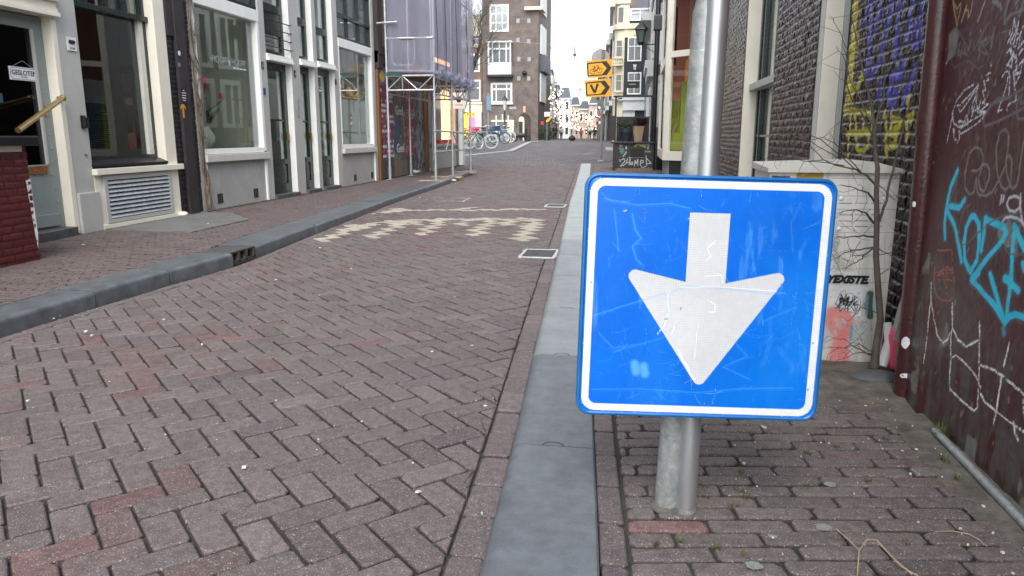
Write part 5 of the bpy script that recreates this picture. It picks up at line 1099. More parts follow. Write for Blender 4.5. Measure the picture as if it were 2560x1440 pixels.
# --- black brick pier with board
pi_ = empty('brick_pier', (XL, 8.7, .1), 'black painted brick pier with a dark board between the cream and grey shopfronts', 'wall')
relief('brickwork', XL, 8.465, 8.945, .08, 3.4, .011, 1, (.022, .018, .02), 'painted_wall', pi_, ch=.058, depth=.007, seed=91, rough_amt=.005, mortar_col=(.014, .012, .013)); box('core', 'board_black', pi_, XL-.4, XL-.003, 8.465, 8.945, .05, 6.0)
box('board', 'board_black', pi_, XL+.008, XL+.05, 8.6, 8.8, .08, 3.4, .004); box('plinth_strip', 'board_black', pi_, XL+.008, XL+.03, 8.47, 8.6, 2.25, 3.4)
xb_ = XL+.052
t, y, z, x = wall_sign('notice_plate', 459, 240, .12, .19, 'letter_black', 'small black notice plate above the orange arrow on the dark pier', X=xb_)
B = MB()
for i, q in enumerate((.03, .09, .085, .09, .06)): B.box(x, x+.0008, y-q/2, y+q/2, z+.062-i*.03, z+.072-i*.03)
B.build('lettering', 'letter_white', t)
y, z = lx(458, 274, xb_); ar = [(-.014, -.1), (.014, -.1), (.014, .03), (.05, .0), (.05, .03), (0, .09), (-.05, .03), (-.05, .0), (-.014, .03)]
tag(MB().prism([(xb_, y+a, z+b) for a, b in ar], (.003, 0, 0)).build('arrow_marker', 'paint_orange'), 'orange painted arrow pointing up on the dark pier', 'arrow')
for (px, py, m_, lab) in [(448, 133, 'plate_white', 'round white sticker high on the dark pier'), (448, 162, 'banner_blue', 'torn pale blue sticker below the round white one')]:
    y, z = lx(px, py, xb_); tag(MB().prism([(xb_, y+.028*math.cos(a), z+.03*math.sin(a)) for a in fr(0, 5.4, 8)], (.0015, 0, 0)).build('sticker', m_), lab, 'sticker')
# --- hairdresser's house: posts, doors, two shop windows
sh = empty('salon_house', (XL, 12, .1), 'white and grey wooden shopfront with three narrow dark doors and two big windows', 'building')
def post(y0, y1, m='white_paint', z0=.1, z1=3.9, rev=0.0):
    box('post', 'grey_and_shade_paint' if rev else m, sh, XL-.25, XL, y0+.001, y1, z0, z1, .005)
    if rev: box('reveal', 'white_paint', sh, XL-.25, XL+.002, y0-.014, y0, z0, z1)  # shaded front grey, lit reveal white: light put into the paints
post(8.95, 9.07, 'grey_and_shade_paint'); box('post_edge', 'white_paint', sh, XL-.02, XL+.02, 9.07, 9.1, .1, .8)
post(10.78, 10.97, 'grey_and_shade_paint'); post(11.81, 12.13, rev=1); post(12.7, 12.85, rev=1); post(13.6, 13.84, rev=1); post(15.7, 15.86, 'grey_and_shade_paint')
for y0_, y1_, zt_ in ((9.07, 10.78, 2.72), (13.84, 15.7, 2.72)):
    w_ = empty('shop_window', (XL, (y0_+y1_)/2, .8)); w_.parent = sh; w_.location = Vector((XL, (y0_+y1_)/2, .8))-sh.location
    MB().box(XL-.1, XL+.006, y0_, y0_+.035, .85, zt_, .003).box(XL-.1, XL+.006, y1_-.07, y1_, .85, zt_, .003).box(XL-.1, XL+.004, y0_+.035, y1_-.07, .83, .90, .003).box(XL-.1, XL+.012, y0_, y1_, zt_, zt_+.16, .004).build('frame', 'white_paint', w_)
    box('sill', 'warm_white_paint', w_, XL-.1, XL+.055, y0_-.01, y1_+.01, .73, .825, .006); box('glass', 'glass', w_, XL-.08, XL-.075, y0_+.03, y1_-.06, .88, zt_)
    pn = empty('plinth', (XL, (y0_+y1_)/2, .4)); pn.parent = sh; pn.location = Vector((XL, (y0_+y1_)/2, .4))-sh.location
    box('panel', 'stucco_grey', pn, XL-.2, XL-.01, y0_+.04, y1_-.07, .1, .73); box('edge', 'white_paint', pn, XL-.1, XL+.02, y1_-.07, y1_-.03, .1, .73)
    for q in ((9.33, 10.32) if y0_ < 10 else (14.4, 15.4)):
        box('vent', 'interior_dark', pn, XL-.009, XL-.004, q, q+.13, .17, .30); f = MB()
        for a in (.04, .085): f.box(XL-.003, XL, q+a, q+a+.006, .17, .30)
        f.box(XL-.003, XL, q, q+.13, .232, .238); f.build('grid', 'cast_iron', pn)
    # upper window above
    MB().box(XL-.1, XL-.02, y0_, y1_, 2.89, 2.93).box(XL-.1, XL-.02, y0_+.0, y1_, 3.28, 3.34).box(XL-.1, XL-.02, y0_, y1_, 3.86, 3.9).box(XL-.1, XL-.02, y0_, y0_+.03, 2.9, 3.9).box(XL-.1, XL-.02, y1_-.05, y1_, 2.9, 3.9).box(XL-.1, XL-.03, y0_+(y1_-y0_)*.33, y0_+(y1_-y0_)*.33+.025, 2.93, 3.88).box(XL-.1, XL-.03, y0_+(y1_-y0_)*.66, y0_+(y1_-y0_)*.66+.025, 2.93, 3.88).build('upper_frame', 'dark_green_paint', w_)
    box('upper_glass', 'glass', w_, XL-.08, XL-.075, y0_+.02, y1_-.02, 2.92, 3.88)
for i, (y0_, y1_, zt_) in enumerate(((10.97, 11.81, 2.2), (12.13, 12.7, 2.23), (12.85, 13.6, 2.26))):
    xr = XL-.1; d_ = empty('door', (xr, y0_, .15)); d_.parent = sh; d_.location = Vector((xr, y0_, .15))-sh.location; fw_ = .09
    MB().box(xr-.05, xr, y0_, y0_+fw_, .15, zt_).box(xr-.05, xr, y1_-fw_-.04, y1_-.012, .15, zt_).box(xr-.05, xr-.001, y0_+fw_, y1_-fw_-.04, zt_-.12, zt_).box(xr-.05, xr-.001, y0_+fw_, y1_-fw_-.04, .15, .3).box(xr-.05, xr-.001, y0_+fw_, y1_-fw_-.04, .62, .70).build('frame', 'dark_green_paint', d_)
    MB().box(xr-.04, xr-.02, y0_+fw_, y1_-fw_-.04, .3, .62).box(xr-.03, xr-.008, y0_+fw_+.04, y1_-fw_-.08, .34, .58, .006).build('panel', 'dark_green_paint', d_)
    box('glass', 'glass', d_, xr-.035, xr-.03, y0_+fw_, y1_-fw_-.04, .7, zt_-.12); MB().box(xr-.04, xr-.01, y0_+fw_, y1_-fw_-.04, 1.3, 1.33).build('bar', 'dark_green_paint', d_)
    MB().box(xr, xr+.04, y1_-.1, y1_-.08, 1.0, 1.12, .004).build('handle', 'brass', d_)
    box('door_step', 'dark_stone', sh, XL-.12, XL+.05, y0_, y1_-.014, .09, .15, .006)
    tb_ = MB().box(xr-.08, XL+.05, y0_-.005, y1_+.03, zt_+.0, zt_+.035, .003).box(xr-.08, XL+.03, y0_-.005, y1_+.015, zt_+.036, zt_+.10, .003); tb_.build('transom', 'white_paint', sh)
    u_ = MB().box(xr-.05, xr, y0_, y0_+.05, zt_+.1, 3.9).box(xr-.05, xr, y1_-.09, y1_-.014, zt_+.1, 3.9).box(xr-.05, xr+.01, y0_+.05, y1_-.09, zt_+.1, zt_+.17)
    zm = (2.95, 2.9, 2.85)[i]; u_.box(xr-.05, xr+.02, y0_+.05, y1_-.09, zm, zm+.12, .004); u_.build('upper_frame', 'dark_green_paint', d_); box('upper_glass', 'glass', d_, xr-.035, xr-.03, y0_+.05, y1_-.09, zt_+.17, 3.9)
    if i == 0:
        f = MB()
        for k_ in range(4): f.tube([(XL-.0, y0_, 2.42+k_*.13), (XL-.0, y1_-.02, 2.42+k_*.13), (XL+.03, y1_+.02, 2.42+k_*.13)], .009, 6)
        f.build('window_bar', 'iron_black', sh); f = MB().box(xr-.04, xr-.005, y0_+.05, y1_-.1, 2.62, 2.95); f.build('dark_panel', 'plastic_black', sh)
box('upper_wall', 'brick_dark', sh, XL-.4, XL-.02, 8.95, 15.86, 3.901, 6.0)
for y_ in (9.4, 11.0, 12.6, 14.2): MB().box(XL-.02, XL+.01, y_, y_+.9, 4.4, 5.8).build('window', 'pane_far', sh)
MB().box(XL-2.6, XL-2.5, 8.95, 15.86, .1, 3.9).box(XL-2.5, XL-.25, 8.9, 8.945, .1, 3.9).box(XL-2.5, XL-.25, 10.84, 10.9, .1, 3.9).box(XL-2.5, XL-.25, 13.68, 13.74, .1, 3.9).box(XL-2.5, XL-.25, 15.8, 15.85, .1, 3.9).box(XL-2.6, XL-.25, 8.95, 15.86, 3.85, 3.9).build('room_wall', 'interior_green', sh)
box('room_floor', 'wood_pale', sh, XL-2.6, XL-.2, 8.95, 15.86, .08, .1); MB().box(XL-1.6, XL-1.55, 9.3, 9.38, 1.2, 2.5).box(XL-1.6, XL-1.55, 9.8, 9.88, 1.2, 2.5).box(XL-1.62, XL-1.53, 9.25, 9.93, 2.5, 2.6).build('reflection_frame', 'warm_white_paint', sh)  # white frame added indoors to stand for a window reflected in the glass
a_ = lx(525, 125, XL-.07); b_ = lx(608, 145, XL-.07)
xg = XL-.07; yy = lambda px, py: PX(px, py, xg)[1]; zz_ = PX(545, 152, xg)[2]-.02
text_fit('lettering', 'vHOOFF', yy(568, 145)-yy(524, 140), 'far_grey', sh, (xg, yy(524, 140), zz_), (0, 1, 0), (0, 0, 1), ext=.0008, bold=.0025)
text_fit('lettering', 'HOOFF', yy(612, 150)-yy(578, 145), 'far_grey', sh, (xg, yy(578, 145), zz_), (0, 1, 0), (0, 0, 1), ext=.0008, bold=.0025)
text_fit('lettering', 'Y', yy(576, 150)-yy(569, 145), 'letter_white', sh, (xg, yy(569, 145), zz_-.03), (0, 1, 0), (0, 0, 1), ext=.0008)
B = MB(); yq = yy(582, 158)
for a_, b_ in ((0, .07), (.09, .17), (.19, .26), (.28, .36)): B.box(XL-.07, XL-.069, yq+a_, yq+b_, zz_-.05, zz_-.03)
B.build('lettering', 'letter_white', sh)
for px, py, s_, lab in ((656, 163, '3', 'small dark house number plate beside the first dark door, upper'), (661, 228, '5', 'small blue plate below the number plate beside the first dark door'), (737, 184, '4', 'small dark number plate on the post before the second dark door'), (839, 205, '6', 'tiny dark plate on the post before the far shop window')):
    t, y, z, x = wall_sign('number_plate', px, py, .07, .1, 'letter_black' if s_ != '5' else 'bike_blue', lab); 
    if s_ in '34': text('lettering', s_, .08, 'letter_white', t, (x, y-.02, z-.03), (0, 1, 0), (0, 0, 1), .0005)
t, y, z, x = wall_sign('intercom', 745, 268, .09, .3, 'galv_tube', 'tall metal intercom panel on the post beside the second dark door', cat='intercom'); MB().lathe((x, y, z), [(.012, -.005), (.012, .005)], 10).build('button', 'plastic_black', t)
# flowers in the window
vs = empty('flower_vase', (XL-.3, 9.35, .9), 'round vase of red and pink tulips inside the first shop window', 'vase')
c = (XL-.28, 9.62, .9); MB().lathe(c, [(.06, 0), (.11, .08), (.12, .16), (.08, .24), (.05, .28), (.055, .3)], 18).build('vase', 'interior_green', vs, smooth=True)
sm_ = MB(); fl_ = []
for i, (dx, dy, dz) in enumerate([(0, .05, .62), (.05, -.02, .7), (0, .5, .46), (-.05, .02, .58), (.05, .3, .3), (0, -.05, .5), (.02, .1, .2)]):
    sm_.tube([(c[0], c[1], c[2]+.28), (c[0]+dx*.5, c[1]+dy*.3, c[2]+.3+dz*.5), (c[0]+dx, c[1]+dy, c[2]+.3+dz*.8)], .006, 5)
    for s_ in (-1, 1): sm_.add([(c[0], c[1]+s_*.02, c[2]+.3), (c[0]+.03, c[1]+s_*.1+dy*.3, c[2]+.42+dz*.2), (c[0], c[1]+s_*.16+dy*.4, c[2]+.33+dz*.4), (c[0]-.02, c[1]+s_*.08+dy*.3, c[2]+.38)], [(0, 1, 2, 3)])
    if i in (0, 1, 2, 3): MB().lathe((c[0]+dx, c[1]+dy, c[2]+.3+dz*.8), [(.01, 0), (.04, .03), (.045, .06), (.03, .1), (.005, .11)], 8).build('flower', 'red' if i == 2 else 'pink', vs, smooth=True)
sm_.build('stem', 'leaf_green', vs)
# climbing stems on the first post
vi = MB()
for k_ in range(4):
    P_ = []; y_ = 9.0+rnd.uniform(-.02, .03)
    for j in range(34): z_ = .1+j*.11; P_.append((XL+.025+.012*math.sin(j*.7+k_*2), 9.02+.05*math.sin(j*.33+k_*1.7)-(.06 if z_ > 2 else 0)*(k_ % 2)+(.04 if z_ < .6 else 0)+rnd.gauss(0, .006), z_))
    vi.tube(P_, [.011*(1-.5*j/33) for j in range(34)], 6)
    for j in range(8, 33, 4): a = P_[j]; d = rnd.uniform(.1, .25); vi.tube([a, (a[0]+.02, a[1]+d*.5*rnd.choice((-1, 1)), a[2]+.05), (a[0]+.02, a[1]+d*rnd.choice((-1, 1))*.6, a[2]+.16)], .003, 4)
tag(vi.build('climbing_vine', 'vine'), 'bare twisted climber stems running up the first grey post', 'vine')
for px, py, m_, lab, sc_ in ((755, 485, 'red', 'small orange-red scrap on the left pavement near the dark doors', .03), (845, 461, 'paper', 'white paper scrap on the left pavement before the far window', .06)):
    p = gp(px, py, .1); tag(MB().prism([(p[0]-sc_, p[1]-sc_*.5, p[2]+.004), (p[0]+sc_, p[1]-sc_*.8, p[2]+.004), (p[0]+sc_*.9, p[1]+sc_, p[2]+.004), (p[0]-sc_*.7, p[1]+sc_*.6, p[2]+.004)], (0, 0, .008)).build('paper_scrap', m_), lab, 'litter')
# ================================================================== HOARDING, OLD HOUSE AND SCAFFOLD
oh = empty('boarded_house', (XL, 18, .1), 'dark old timber and brick house, boarded up and covered with torn posters', 'building')
yA, yB = 15.9, 22.2
box('upper_wall', 'timber_dark', oh, XL-.5, XL-.03, yA, yB, 2.55, 6.6); MB().box(XL-.03, XL+.06, yA, yB, 2.62, 2.8).box(XL-.03, XL+.1, yA, yB, 2.8, 2.86).box(XL-.03, XL+.08, yA, yA+.3, 2.5, 6.6).box(XL-.03, XL+.05, 17.3, 17.45, 2.9, 6.6).box(XL-.03, XL+.05, 19.1, 19.25, 2.9, 6.6).build('timber_frame', 'timber_dark', oh)
for a_, b_ in ((16.3, 17.2), (17.6, 19.0), (19.4, 21.8)): box('window', 'brown_panel', oh, XL-.03, XL-.01, a_, b_, 3.0, 5.6); MB().box(XL-.01, XL+.02, a_, b_, 4.2, 4.26).box(XL-.01, XL+.02, (a_+b_)/2, (a_+b_)/2+.05, 3.0, 4.2).build('window_bar', 'timber_dark', oh)
MB().box(XL-.05, XL+.04, yA+.02, yA+.14, .1, 2.6).build('wooden_post', 'wood_raw', oh); MB().box(XL-.05, XL+.1, 19.55, 19.72, .1, 2.5).build('wooden_post', 'wood_raw', oh)
ny, nz = 360, 150; Y, Z = np.meshgrid(np.linspace(yA+.15, 19.5, ny), np.linspace(.12, 2.55, nz), indexing='ij'); C = np.ones(Y.shape+(3,))*np.array([.06, .055, .06])*(.6+.8*fbm(Y*5, Z*5, 3))[..., None]
def band(a, b, z0, z1, col): m = (Y > a) & (Y < b) & (Z > z0+.05*vn(Y*3, Y*0, 2)) & (Z < z1); C[m] = np.array(col)*(.75+.5*fbm(Y*8, Z*8, 4)[m])[:, None]; return m
band(16.05, 16.9, .55, 2.1, (.19, .05, .09)); m = band(16.05, 16.9, .55, 2.1, (.19, .05, .09))
mm = m & (vn(Y*4, np.floor(Z*9)*3.1, 6) > .48) & (np.abs((Z*9) % 1-.5) < .28); C[mm] = (.5, .48, .5)
m = band(16.9, 17.75, .5, 2.45, (.13, .13, .10)); mm = m & (fbm(Y*2, Z*2, 9)+.2*np.sin(Y*9+Z*4) > .6); C[mm] = (.27, .21, .10); mm = m & (fbm(Y*2+5, Z*2, 12)+.2*np.sin(Y*7-Z*5) > .62); C[mm] = (.05, .09, .16)
m = band(17.75, 18.5, .55, 2.45, (.30, .03, .04)); mm = m & (vn(Y*9, np.floor(Z*17)*3.1, 16) > .5) & (np.abs((Z*17) % 1-.5) < .25) & (np.abs((Z*2.2) % 1-.5) < .3); C[mm] = (.4, .34, .35)
mm = (Y > 18.5) & (vn(Y*30, Z*7, 22) > .62); C[mm] = (.3, .3, .32); mm = (Y > 18.9) & (Y < 19.3) & (fbm(Y*6, Z*6, 23) > .55); C[mm] = (.35, .33, .36)
mm = (Z > 2.15) & (Y < 16.6); C[mm] = (.16, .1, .18); mm = (np.hypot((Y-16.22)*.7, Z-2.35) < .12); C[mm] = (.55, .47, .08)
mm = (Z < .5) & (Y > 16.9) & (Y < 17.9); C[mm] = (.17, .13, .1)
for i in range(60): a_, b_ = rnd.uniform(16.1, 19.4), rnd.uniform(.3, 2.4); stroke(C, Y, Z, [(a_, b_), (a_+rnd.uniform(-.12, .12), b_+rnd.uniform(-.1, .1)), (a_+rnd.uniform(-.1, .1), b_+rnd.uniform(-.12, .12))], .02, rnd.choice([(.4, .4, .42), (.02, .02, .02), (.35, .32, .3)]), .7)
bulge = .04*fbm(Y*1.5, Z*1.2, 5)+.004*fbm(Y*20, Z*20, 6)
grid_obj('poster_board', np.stack([XL+.02+bulge, Y, Z], -1), np.clip(C, 0, 1), 'poster', oh, flip=False)
text('lettering', 'Geel', .30, 'letter_white', oh, (XL+.072, 16.98, 1.55), (0, 1, 0), (0, 0, 1), .002); text('lettering', 'Geel', .30, 'letter_white', oh, (XL+.072, 17.0, .68), (0, 1, 0), (0, 0, 1), .002)
box('lower_wall', 'interior_dark', oh, XL-.5, XL-.3, 19.5, 20.6, .1, 2.55); box('lower_core', 'timber_dark', oh, XL-.5, XL+.0, yA+.15, 19.5, .05, 2.54)
# grey lit shop beyond the boards
gs = empty('grey_shop', (XL, 21.5, .2), 'small pale grey shop with a warm lit window beyond the scaffold', 'building')
def GSY(px): return PX(px, 350, XL)[1]
ya, yb_, yc_ = 20.6, 23.3, 24.6; zb_ = .12
box('plinth', 'grey_and_shade_paint', gs, XL-.3, XL, ya, yb_, zb_, .75, .01); box('sill', 'grey_and_shade_paint', gs, XL-.3, XL+.06, ya, yb_, .755, .82); box('post', 'grey_and_shade_paint', gs, XL-.3, XL+.02, ya-.05, ya+.12, .83, 2.5); box('post', 'grey_and_shade_paint', gs, XL-.3, XL+.02, yb_-.15, yb_, .83, 2.5)
box('pane', 'warm_lit', gs, XL-.2, XL-.16, ya+1.5, yb_-.15, .83, 2.4); box('pane', 'pane_sky', gs, XL-.2, XL-.16, ya+.12, ya+1.48, .83, 2.4); box('display', 'red', gs, XL-.15, XL-.05, ya+.8, yb_-.3, .83, .95)
box('door', 'black_paint', gs, XL-.3, XL-.1, yb_, yb_+.75, .12, 2.4); box('corner_post', 'white_paint', gs, XL-.3, XL+.03, yb_+.75, yb_+1.05, .12, 2.9, .01); box('upper_wall', 'brick_dark', gs, XL-.5, XL-.02, 22.2, yb_+1.05, 2.9, 6.6); box('head', 'grey_and_shade_paint', gs, XL-.3, XL+.01, ya-.05, yb_+.75, 2.45, 2.9); box('core', 'interior_dark', gs, XL-4, XL-.32, ya, yb_+1.0, .05, 2.9)
box('end_wall', 'brick_dark', gs, XL-5, XL-.4, yb_+.6, yb_+1.05, .05, 6.6)
hs_ = empty('hanging_sign', (-5.0, 22.6, 2.5), 'square white hanging sign with a dark leaf emblem above the grey shop', 'sign')
a_ = PY(1120, 232, 22.6); b_ = PY(1166, 272, 22.6); box('board', 'plate_white', hs_, a_[0], b_[0], 22.6, 22.64, b_[2], a_[2], .01); c = ((a_[0]+b_[0])/2+.05, 22.595, (a_[2]+b_[2])/2+.04)
MB().prism([(c[0]+.11*math.cos(t)*(1 if t < 3.14 else .7), c[1], c[2]+.09*math.sin(t)) for t in fr(0, 6.1, 14)], (0, .004, 0)).build('emblem', 'letter_black', hs_); MB().prism([(c[0]-.12, c[1]-.001, c[2]-.17), (c[0]+.12, c[1]-.001, c[2]-.17), (c[0]+.12, c[1]-.001, c[2]-.155), (c[0]-.12, c[1]-.001, c[2]-.155)], (0, .004, 0)).build('lettering', 'letter_black', hs_)
MB().tube([(XL, 22.62, a_[2]+.05), (b_[0], 22.62, a_[2]+.05)], .015, 6).build('bracket', 'iron_black', hs_)
# scaffold
sc_ = empty('scaffold', (-4.8, 19, .15), 'galvanised tube scaffold with lattice beams standing over the left pavement', 'scaffold')
xo, xi = -4.27, -5.3; ys_ = [15.9, 17.5, 19.6]
P1 = PY(965, 195, 15.9); 
for i, (x_, y_) in enumerate([(xi, 15.9), (xo, 15.95), (xo+.02, 17.45), (xo, 19.55), (xi, 19.55), (xi, 17.5)]):
    zb_ = Zg(y_)+.11; st = MB().tube([(x_, y_, zb_), (x_, y_, 6.6)], .024, 10); st.build('standard', 'galv_tube', sc_, smooth=True); MB().tube([(x_, y_, zb_), (x_, y_, zb_+.28)], .034, 10).box(x_-.075, x_+.075, y_-.075, y_+.075, zb_-.005, zb_+.008).build('base_jack', 'galv_old', sc_)
def lattice(p, q, h, nm='lattice_beam'):
    B = MB(); p = Vector(p); q = Vector(q); n = max(3, int((q-p).length/.36)); up_ = Vector((0, 0, h)); B.tube([p, q], .024, 8).tube([p-up_, q-up_], .02, 8)
    for i in range(n):
        a, b = p.lerp(q, i/n), p.lerp(q, (i+1)/n)
        if i % 2: a, b = a, b-up_
        else: a, b = a-up_, b
        B.tube([a, b], .013, 6)
        if i == n//3: B.tube([p.lerp(q, i/n), p.lerp(q, i/n)-up_], .013, 6)
    B.build(nm, 'galv_tube', sc_, smooth=True)
lattice((xi, 15.9, 2.33), (xo, 15.9, 2.33), .30); lattice((xo, 15.95, 2.3), (xo, 19.6, 2.3), .34); lattice((xi, 15.95, 2.3), (xi, 19.6, 2.3), .34); lattice((xi, 19.55, 2.3), (xo, 19.55, 2.3), .3)
def bar_(a, b, r=.02, nm='ledger'): MB().tube([a, b], r, 8).build(nm, 'galv_tube', sc_, smooth=True)
bar_((xo, 15.9, 1.18), (xo, 19.6, 1.12)); bar_((xo, 15.9, .72), (xo, 19.6, .72))
for a, b in (((xo, 16.1, 1.15), (xo, 16.9, .74)), ((xo, 17.6, 1.15), (xo, 18.2, .74)), ((xo, 17.4, 1.15), (xo, 16.9, .74)), ((xo, 19.5, 1.15), (xo, 18.9, .74)), ((xo, 19.55, 2.2), (xo-.15, 18.8, 1.15))): bar_(a, b, .014, 'brace')
for z in (3.1, 4.2, 5.2): bar_((xi, 15.9, z), (xo, 15.9, z)); bar_((xo, 15.9, z+.02), (xo, 19.6, z+.02))
bar_((xi-.15, 15.8, 3.4), (xi+.3, 15.8, 3.42), .02, 'red_capped_tube')
fdk = MB()
for i in range(5): fdk.box(xi+.02+i*.2, xi+.2+i*.2, 15.95, 19.55, 2.36, 2.40, .004)
fdk.build('deck', 'brown_panel', sc_); box('deck_edge', 'bike_green', sc_, xi, xi+.35, 15.86, 15.885, 2.34, 2.40)
f = MB().tube([(xi+.12, 15.92, 3.1), (xi+.12, 15.92, 2.62), (xi+.2, 15.92, 2.55), (xi+.55, 15.92, 2.55), (xi+.62, 15.92, 2.62), (xi+.62, 15.92, 3.1)], .012, 6); f.build('gate_frame', 'galv_tube', sc_)
for i, (x_, y_, l_) in enumerate(((xo+.02, 16.0, .5), (xo+.06, 17.5, .7), (xo+.0, 19.6, .6))): box('sole_board', 'wood_pale', sc_, x_-l_*.8, x_+l_*.25, y_-.12, y_+.12, Zg(y_)+.065, Zg(y_)+.10)
# netting
nt_ = empty('scaffold_net', (-4.8, 18, 2.4), 'translucent lilac debris netting wrapped round the scaffold with a sagging hem', 'netting')
def net(a, b, z0, z1, n, k, seed, sag, parent=nt_):
    u = np.linspace(0, 1, n); v = np.linspace(0, 1, k); Uu, Vv = np.meshgrid(u, v, indexing='ij'); d = np.array([b[0]-a[0], b[1]-a[1]]); L_ = np.hypot(*d); nx, ny_ = d[1]/L_, -d[0]/L_
    w_ = .11*(fbm(Uu*L_*2.4, Vv*1.6, seed)-.5)+.035*np.sin(Uu*L_*9+3*fbm(Uu*5, Vv*2, seed+2))*.8+.03*(fbm(Uu*L_*4+Vv*6, Vv*5-Uu*L_*3, seed+5)-.5); w_ = w_+.05*np.exp(-Vv*14)*vn(Uu*L_*5, Uu*0, seed+4)
    zlow = z0-sag*vn(Uu*L_*1.8, Uu*0, seed+7)-.0; Zz = zlow+(z1-zlow)*Vv
    P_ = np.stack([a[0]+d[0]*Uu+nx*w_, a[1]+d[1]*Uu+ny_*w_, Zz], -1); o = grid_obj('net_panel', P_, None, 'netting', parent); return o
net((xi+.05, 15.86), (xo+.05, 15.86), 2.42, 6.5, 60, 70, 3, .02); net((xo+.06, 15.86), (xo+.06, 19.75), 2.46, 6.5, 150, 70, 8, .22); net((xo+.05, 19.76), (xi, 19.76), 2.4, 6.5, 40, 40, 14, .1)
hm = MB(); P_ = []
for i in range(60): t = i/59; P_.append((xo+.08+.03*math.sin(i*1.3), 15.9+3.9*t, 2.40-.10*math.sin(i*.9)*math.sin(i*.37)-.06*t))
hm.tube(P_, [.04+.025*abs(math.sin(i*.8)) for i in range(60)], 7); hm.tube([(xi+.05, 15.85, 2.43), (xo+.05, 15.85, 2.40)], .03, 7); hm.build('hem', 'netting', nt_, smooth=True)
rp_ = MB()
for y_ in (15.9, 16.65, 17.7, 18.8): rp_.tube([(xo+.1, y_+.04*math.sin(j), 2.4+j*.35) for j in range(12)], .009, 4)
rp_.build('cord', 'iron_black', nt_); nt_.children[-1]['kind'] = 'stuff'
# glowing orange panel and plain red board behind the net, ground clutter
a = PX(1086, 143, XL+.05); b = PX(1124, 176, XL+.05)
tag(box('walkway_panel', 'warm_lit', None, XL+.03, XL+.06, a[1], b[1], b[2]+.1, a[2]), 'orange lit window glowing behind the netting above the walkway', 'lit window')
a = PX(1010, 150, XL+.05); b = PX(1058, 174, XL+.05)
tag(box('walkway_panel', 'red', None, XL+.08, XL+.1, a[1], b[1], b[2]-.1, a[2]-.05), 'dull red board behind the near face of the netting', 'board')
for i, (px, py, s_, m_, lab) in enumerate([(1030, 433, .16, 'paper', 'crumpled pale plastic sheet lying before the boarded house'), (1065, 425, .12, 'paper', 'small heap of white rubbish under the scaffold'), (1135, 452, .05, 'litter', 'pale crumpled wrapper in the gutter below the scaffold')]):
    p = gp(px, py, .11); b_ = MB(); b_.ball((p[0], p[1], p[2]+s_*.25), s_, 9, 6, (1.2, .9, .35)); v_ = [(a+rnd.gauss(0, s_*.12), b+rnd.gauss(0, s_*.12), c+rnd.gauss(0, s_*.06)) for a, b, c in b_.v]; b_.v = v_; tag(b_.build('rubbish', m_), lab, 'rubbish')

# dirt gathered along the foot of the left fronts
dm = MB(); y = 7.05; P_ = []
ya_ = fr(7.05, 15.8, 160); jag = [.012+.05*rnd.random()**2.5 for _ in ya_]
dm.add([q for y, j in zip(ya_, jag) for q in ((-5.56, y, Zg(y)+ZL+.005+.006), (-5.525+j, y, Zg(y)+ZL+.0055))], [(2*i, 2*i+1, 2*i+3, 2*i+2) for i in range(len(ya_)-1)])
tag(dm.build('soil', 'sand_dirt'), kind='structure')
# ================================================================== BEYOND THE BRIDGE
def facade_windows(t, Y0, wins, frame_m='white_paint', pane_m='pane_far', d=.06, fw_=.1, bars=(1, 1)):
    """windows in a wall facing the camera: list of (x0,x1,z0,z1)"""
    for (x0, x1, z0, z1) in wins:
        f = MB(); f.box(x0, x1, Y0-d, Y0, z0, z0+fw_).box(x0, x1, Y0-d, Y0, z1-fw_, z1).box(x0, x0+fw_, Y0-d, Y0, z0+fw_, z1-fw_).box(x1-fw_, x1, Y0-d, Y0, z0+fw_, z1-fw_)
        for i in range(1, bars[0]+1): q = x0+(x1-x0)*i/(bars[0]+1); f.box(q-fw_*.25, q+fw_*.25, Y0-d*.8, Y0, z0+fw_, z1-fw_)
        for i in range(1, bars[1]+1): q = z0+(z1-z0)*(.62 if bars[1] == 1 else i/(bars[1]+1)); f.box(x0+fw_, x1-fw_, Y0-d*.8-.002, Y0, q-fw_*.3, q+fw_*.3)
        w_ = f.build('window', frame_m, t); MB().box(x0+fw_*.5, x1-fw_*.5, Y0-.02, Y0-.012, z0+fw_*.5, z1-fw_*.5).build('pane', pane_m, w_)
def PW(a, y): q = PY(a[0], a[1], y); r = PY(a[2], a[3], y); return (min(q[0], r[0]), max(q[0], r[0]), min(q[2], r[2]), max(q[2], r[2]))
# --- brown corner house, four storeys
CY0 = 75.0; ch = empty('corner_house', (-12.3, CY0, .4), 'tall brown brick corner house with white bay windows, an arched door and an arched window', 'building')
x0, x1 = PY(1207, 300, CY0)[0], PY(1345, 300, CY0)[0]; box('wall', 'brick_corner', ch, x0, x1, CY0, CY0+11, 0, 17.5)
facade_windows(ch, CY0, [PW((1224, 12, 1272, 79), CY0)], bars=(2, 2), pane_m='pane_sky', fw_=.18)
a = PW((1222, 105, 1280, 187), CY0); bay = empty('bay_window', (0, 0, 0)); bay.parent = ch; bay.location = Vector((a[0], CY0, a[2]))-ch.location
xa, xb, za, zb = a; box('apron', 'far_white', bay, xa, xb, CY0-.6, CY0, za, za+1.15, .03); box('roof', 'far_white', bay, xa-.1, xb+.1, CY0-.7, CY0, zb-.15, zb, .02); box('bracket', 'black_paint', bay, xa-.15, xb+.15, CY0-.75, CY0, za-.22, za-.01)
f = MB()
for q, w2 in ((xa, .14), (xa+.42, .12), ((xa+xb)/2-.05, .1), (xb-.54, .12), (xb-.14, .14)): f.box(q, q+w2, CY0-.6, CY0-.5, za+1.15, zb-.15)
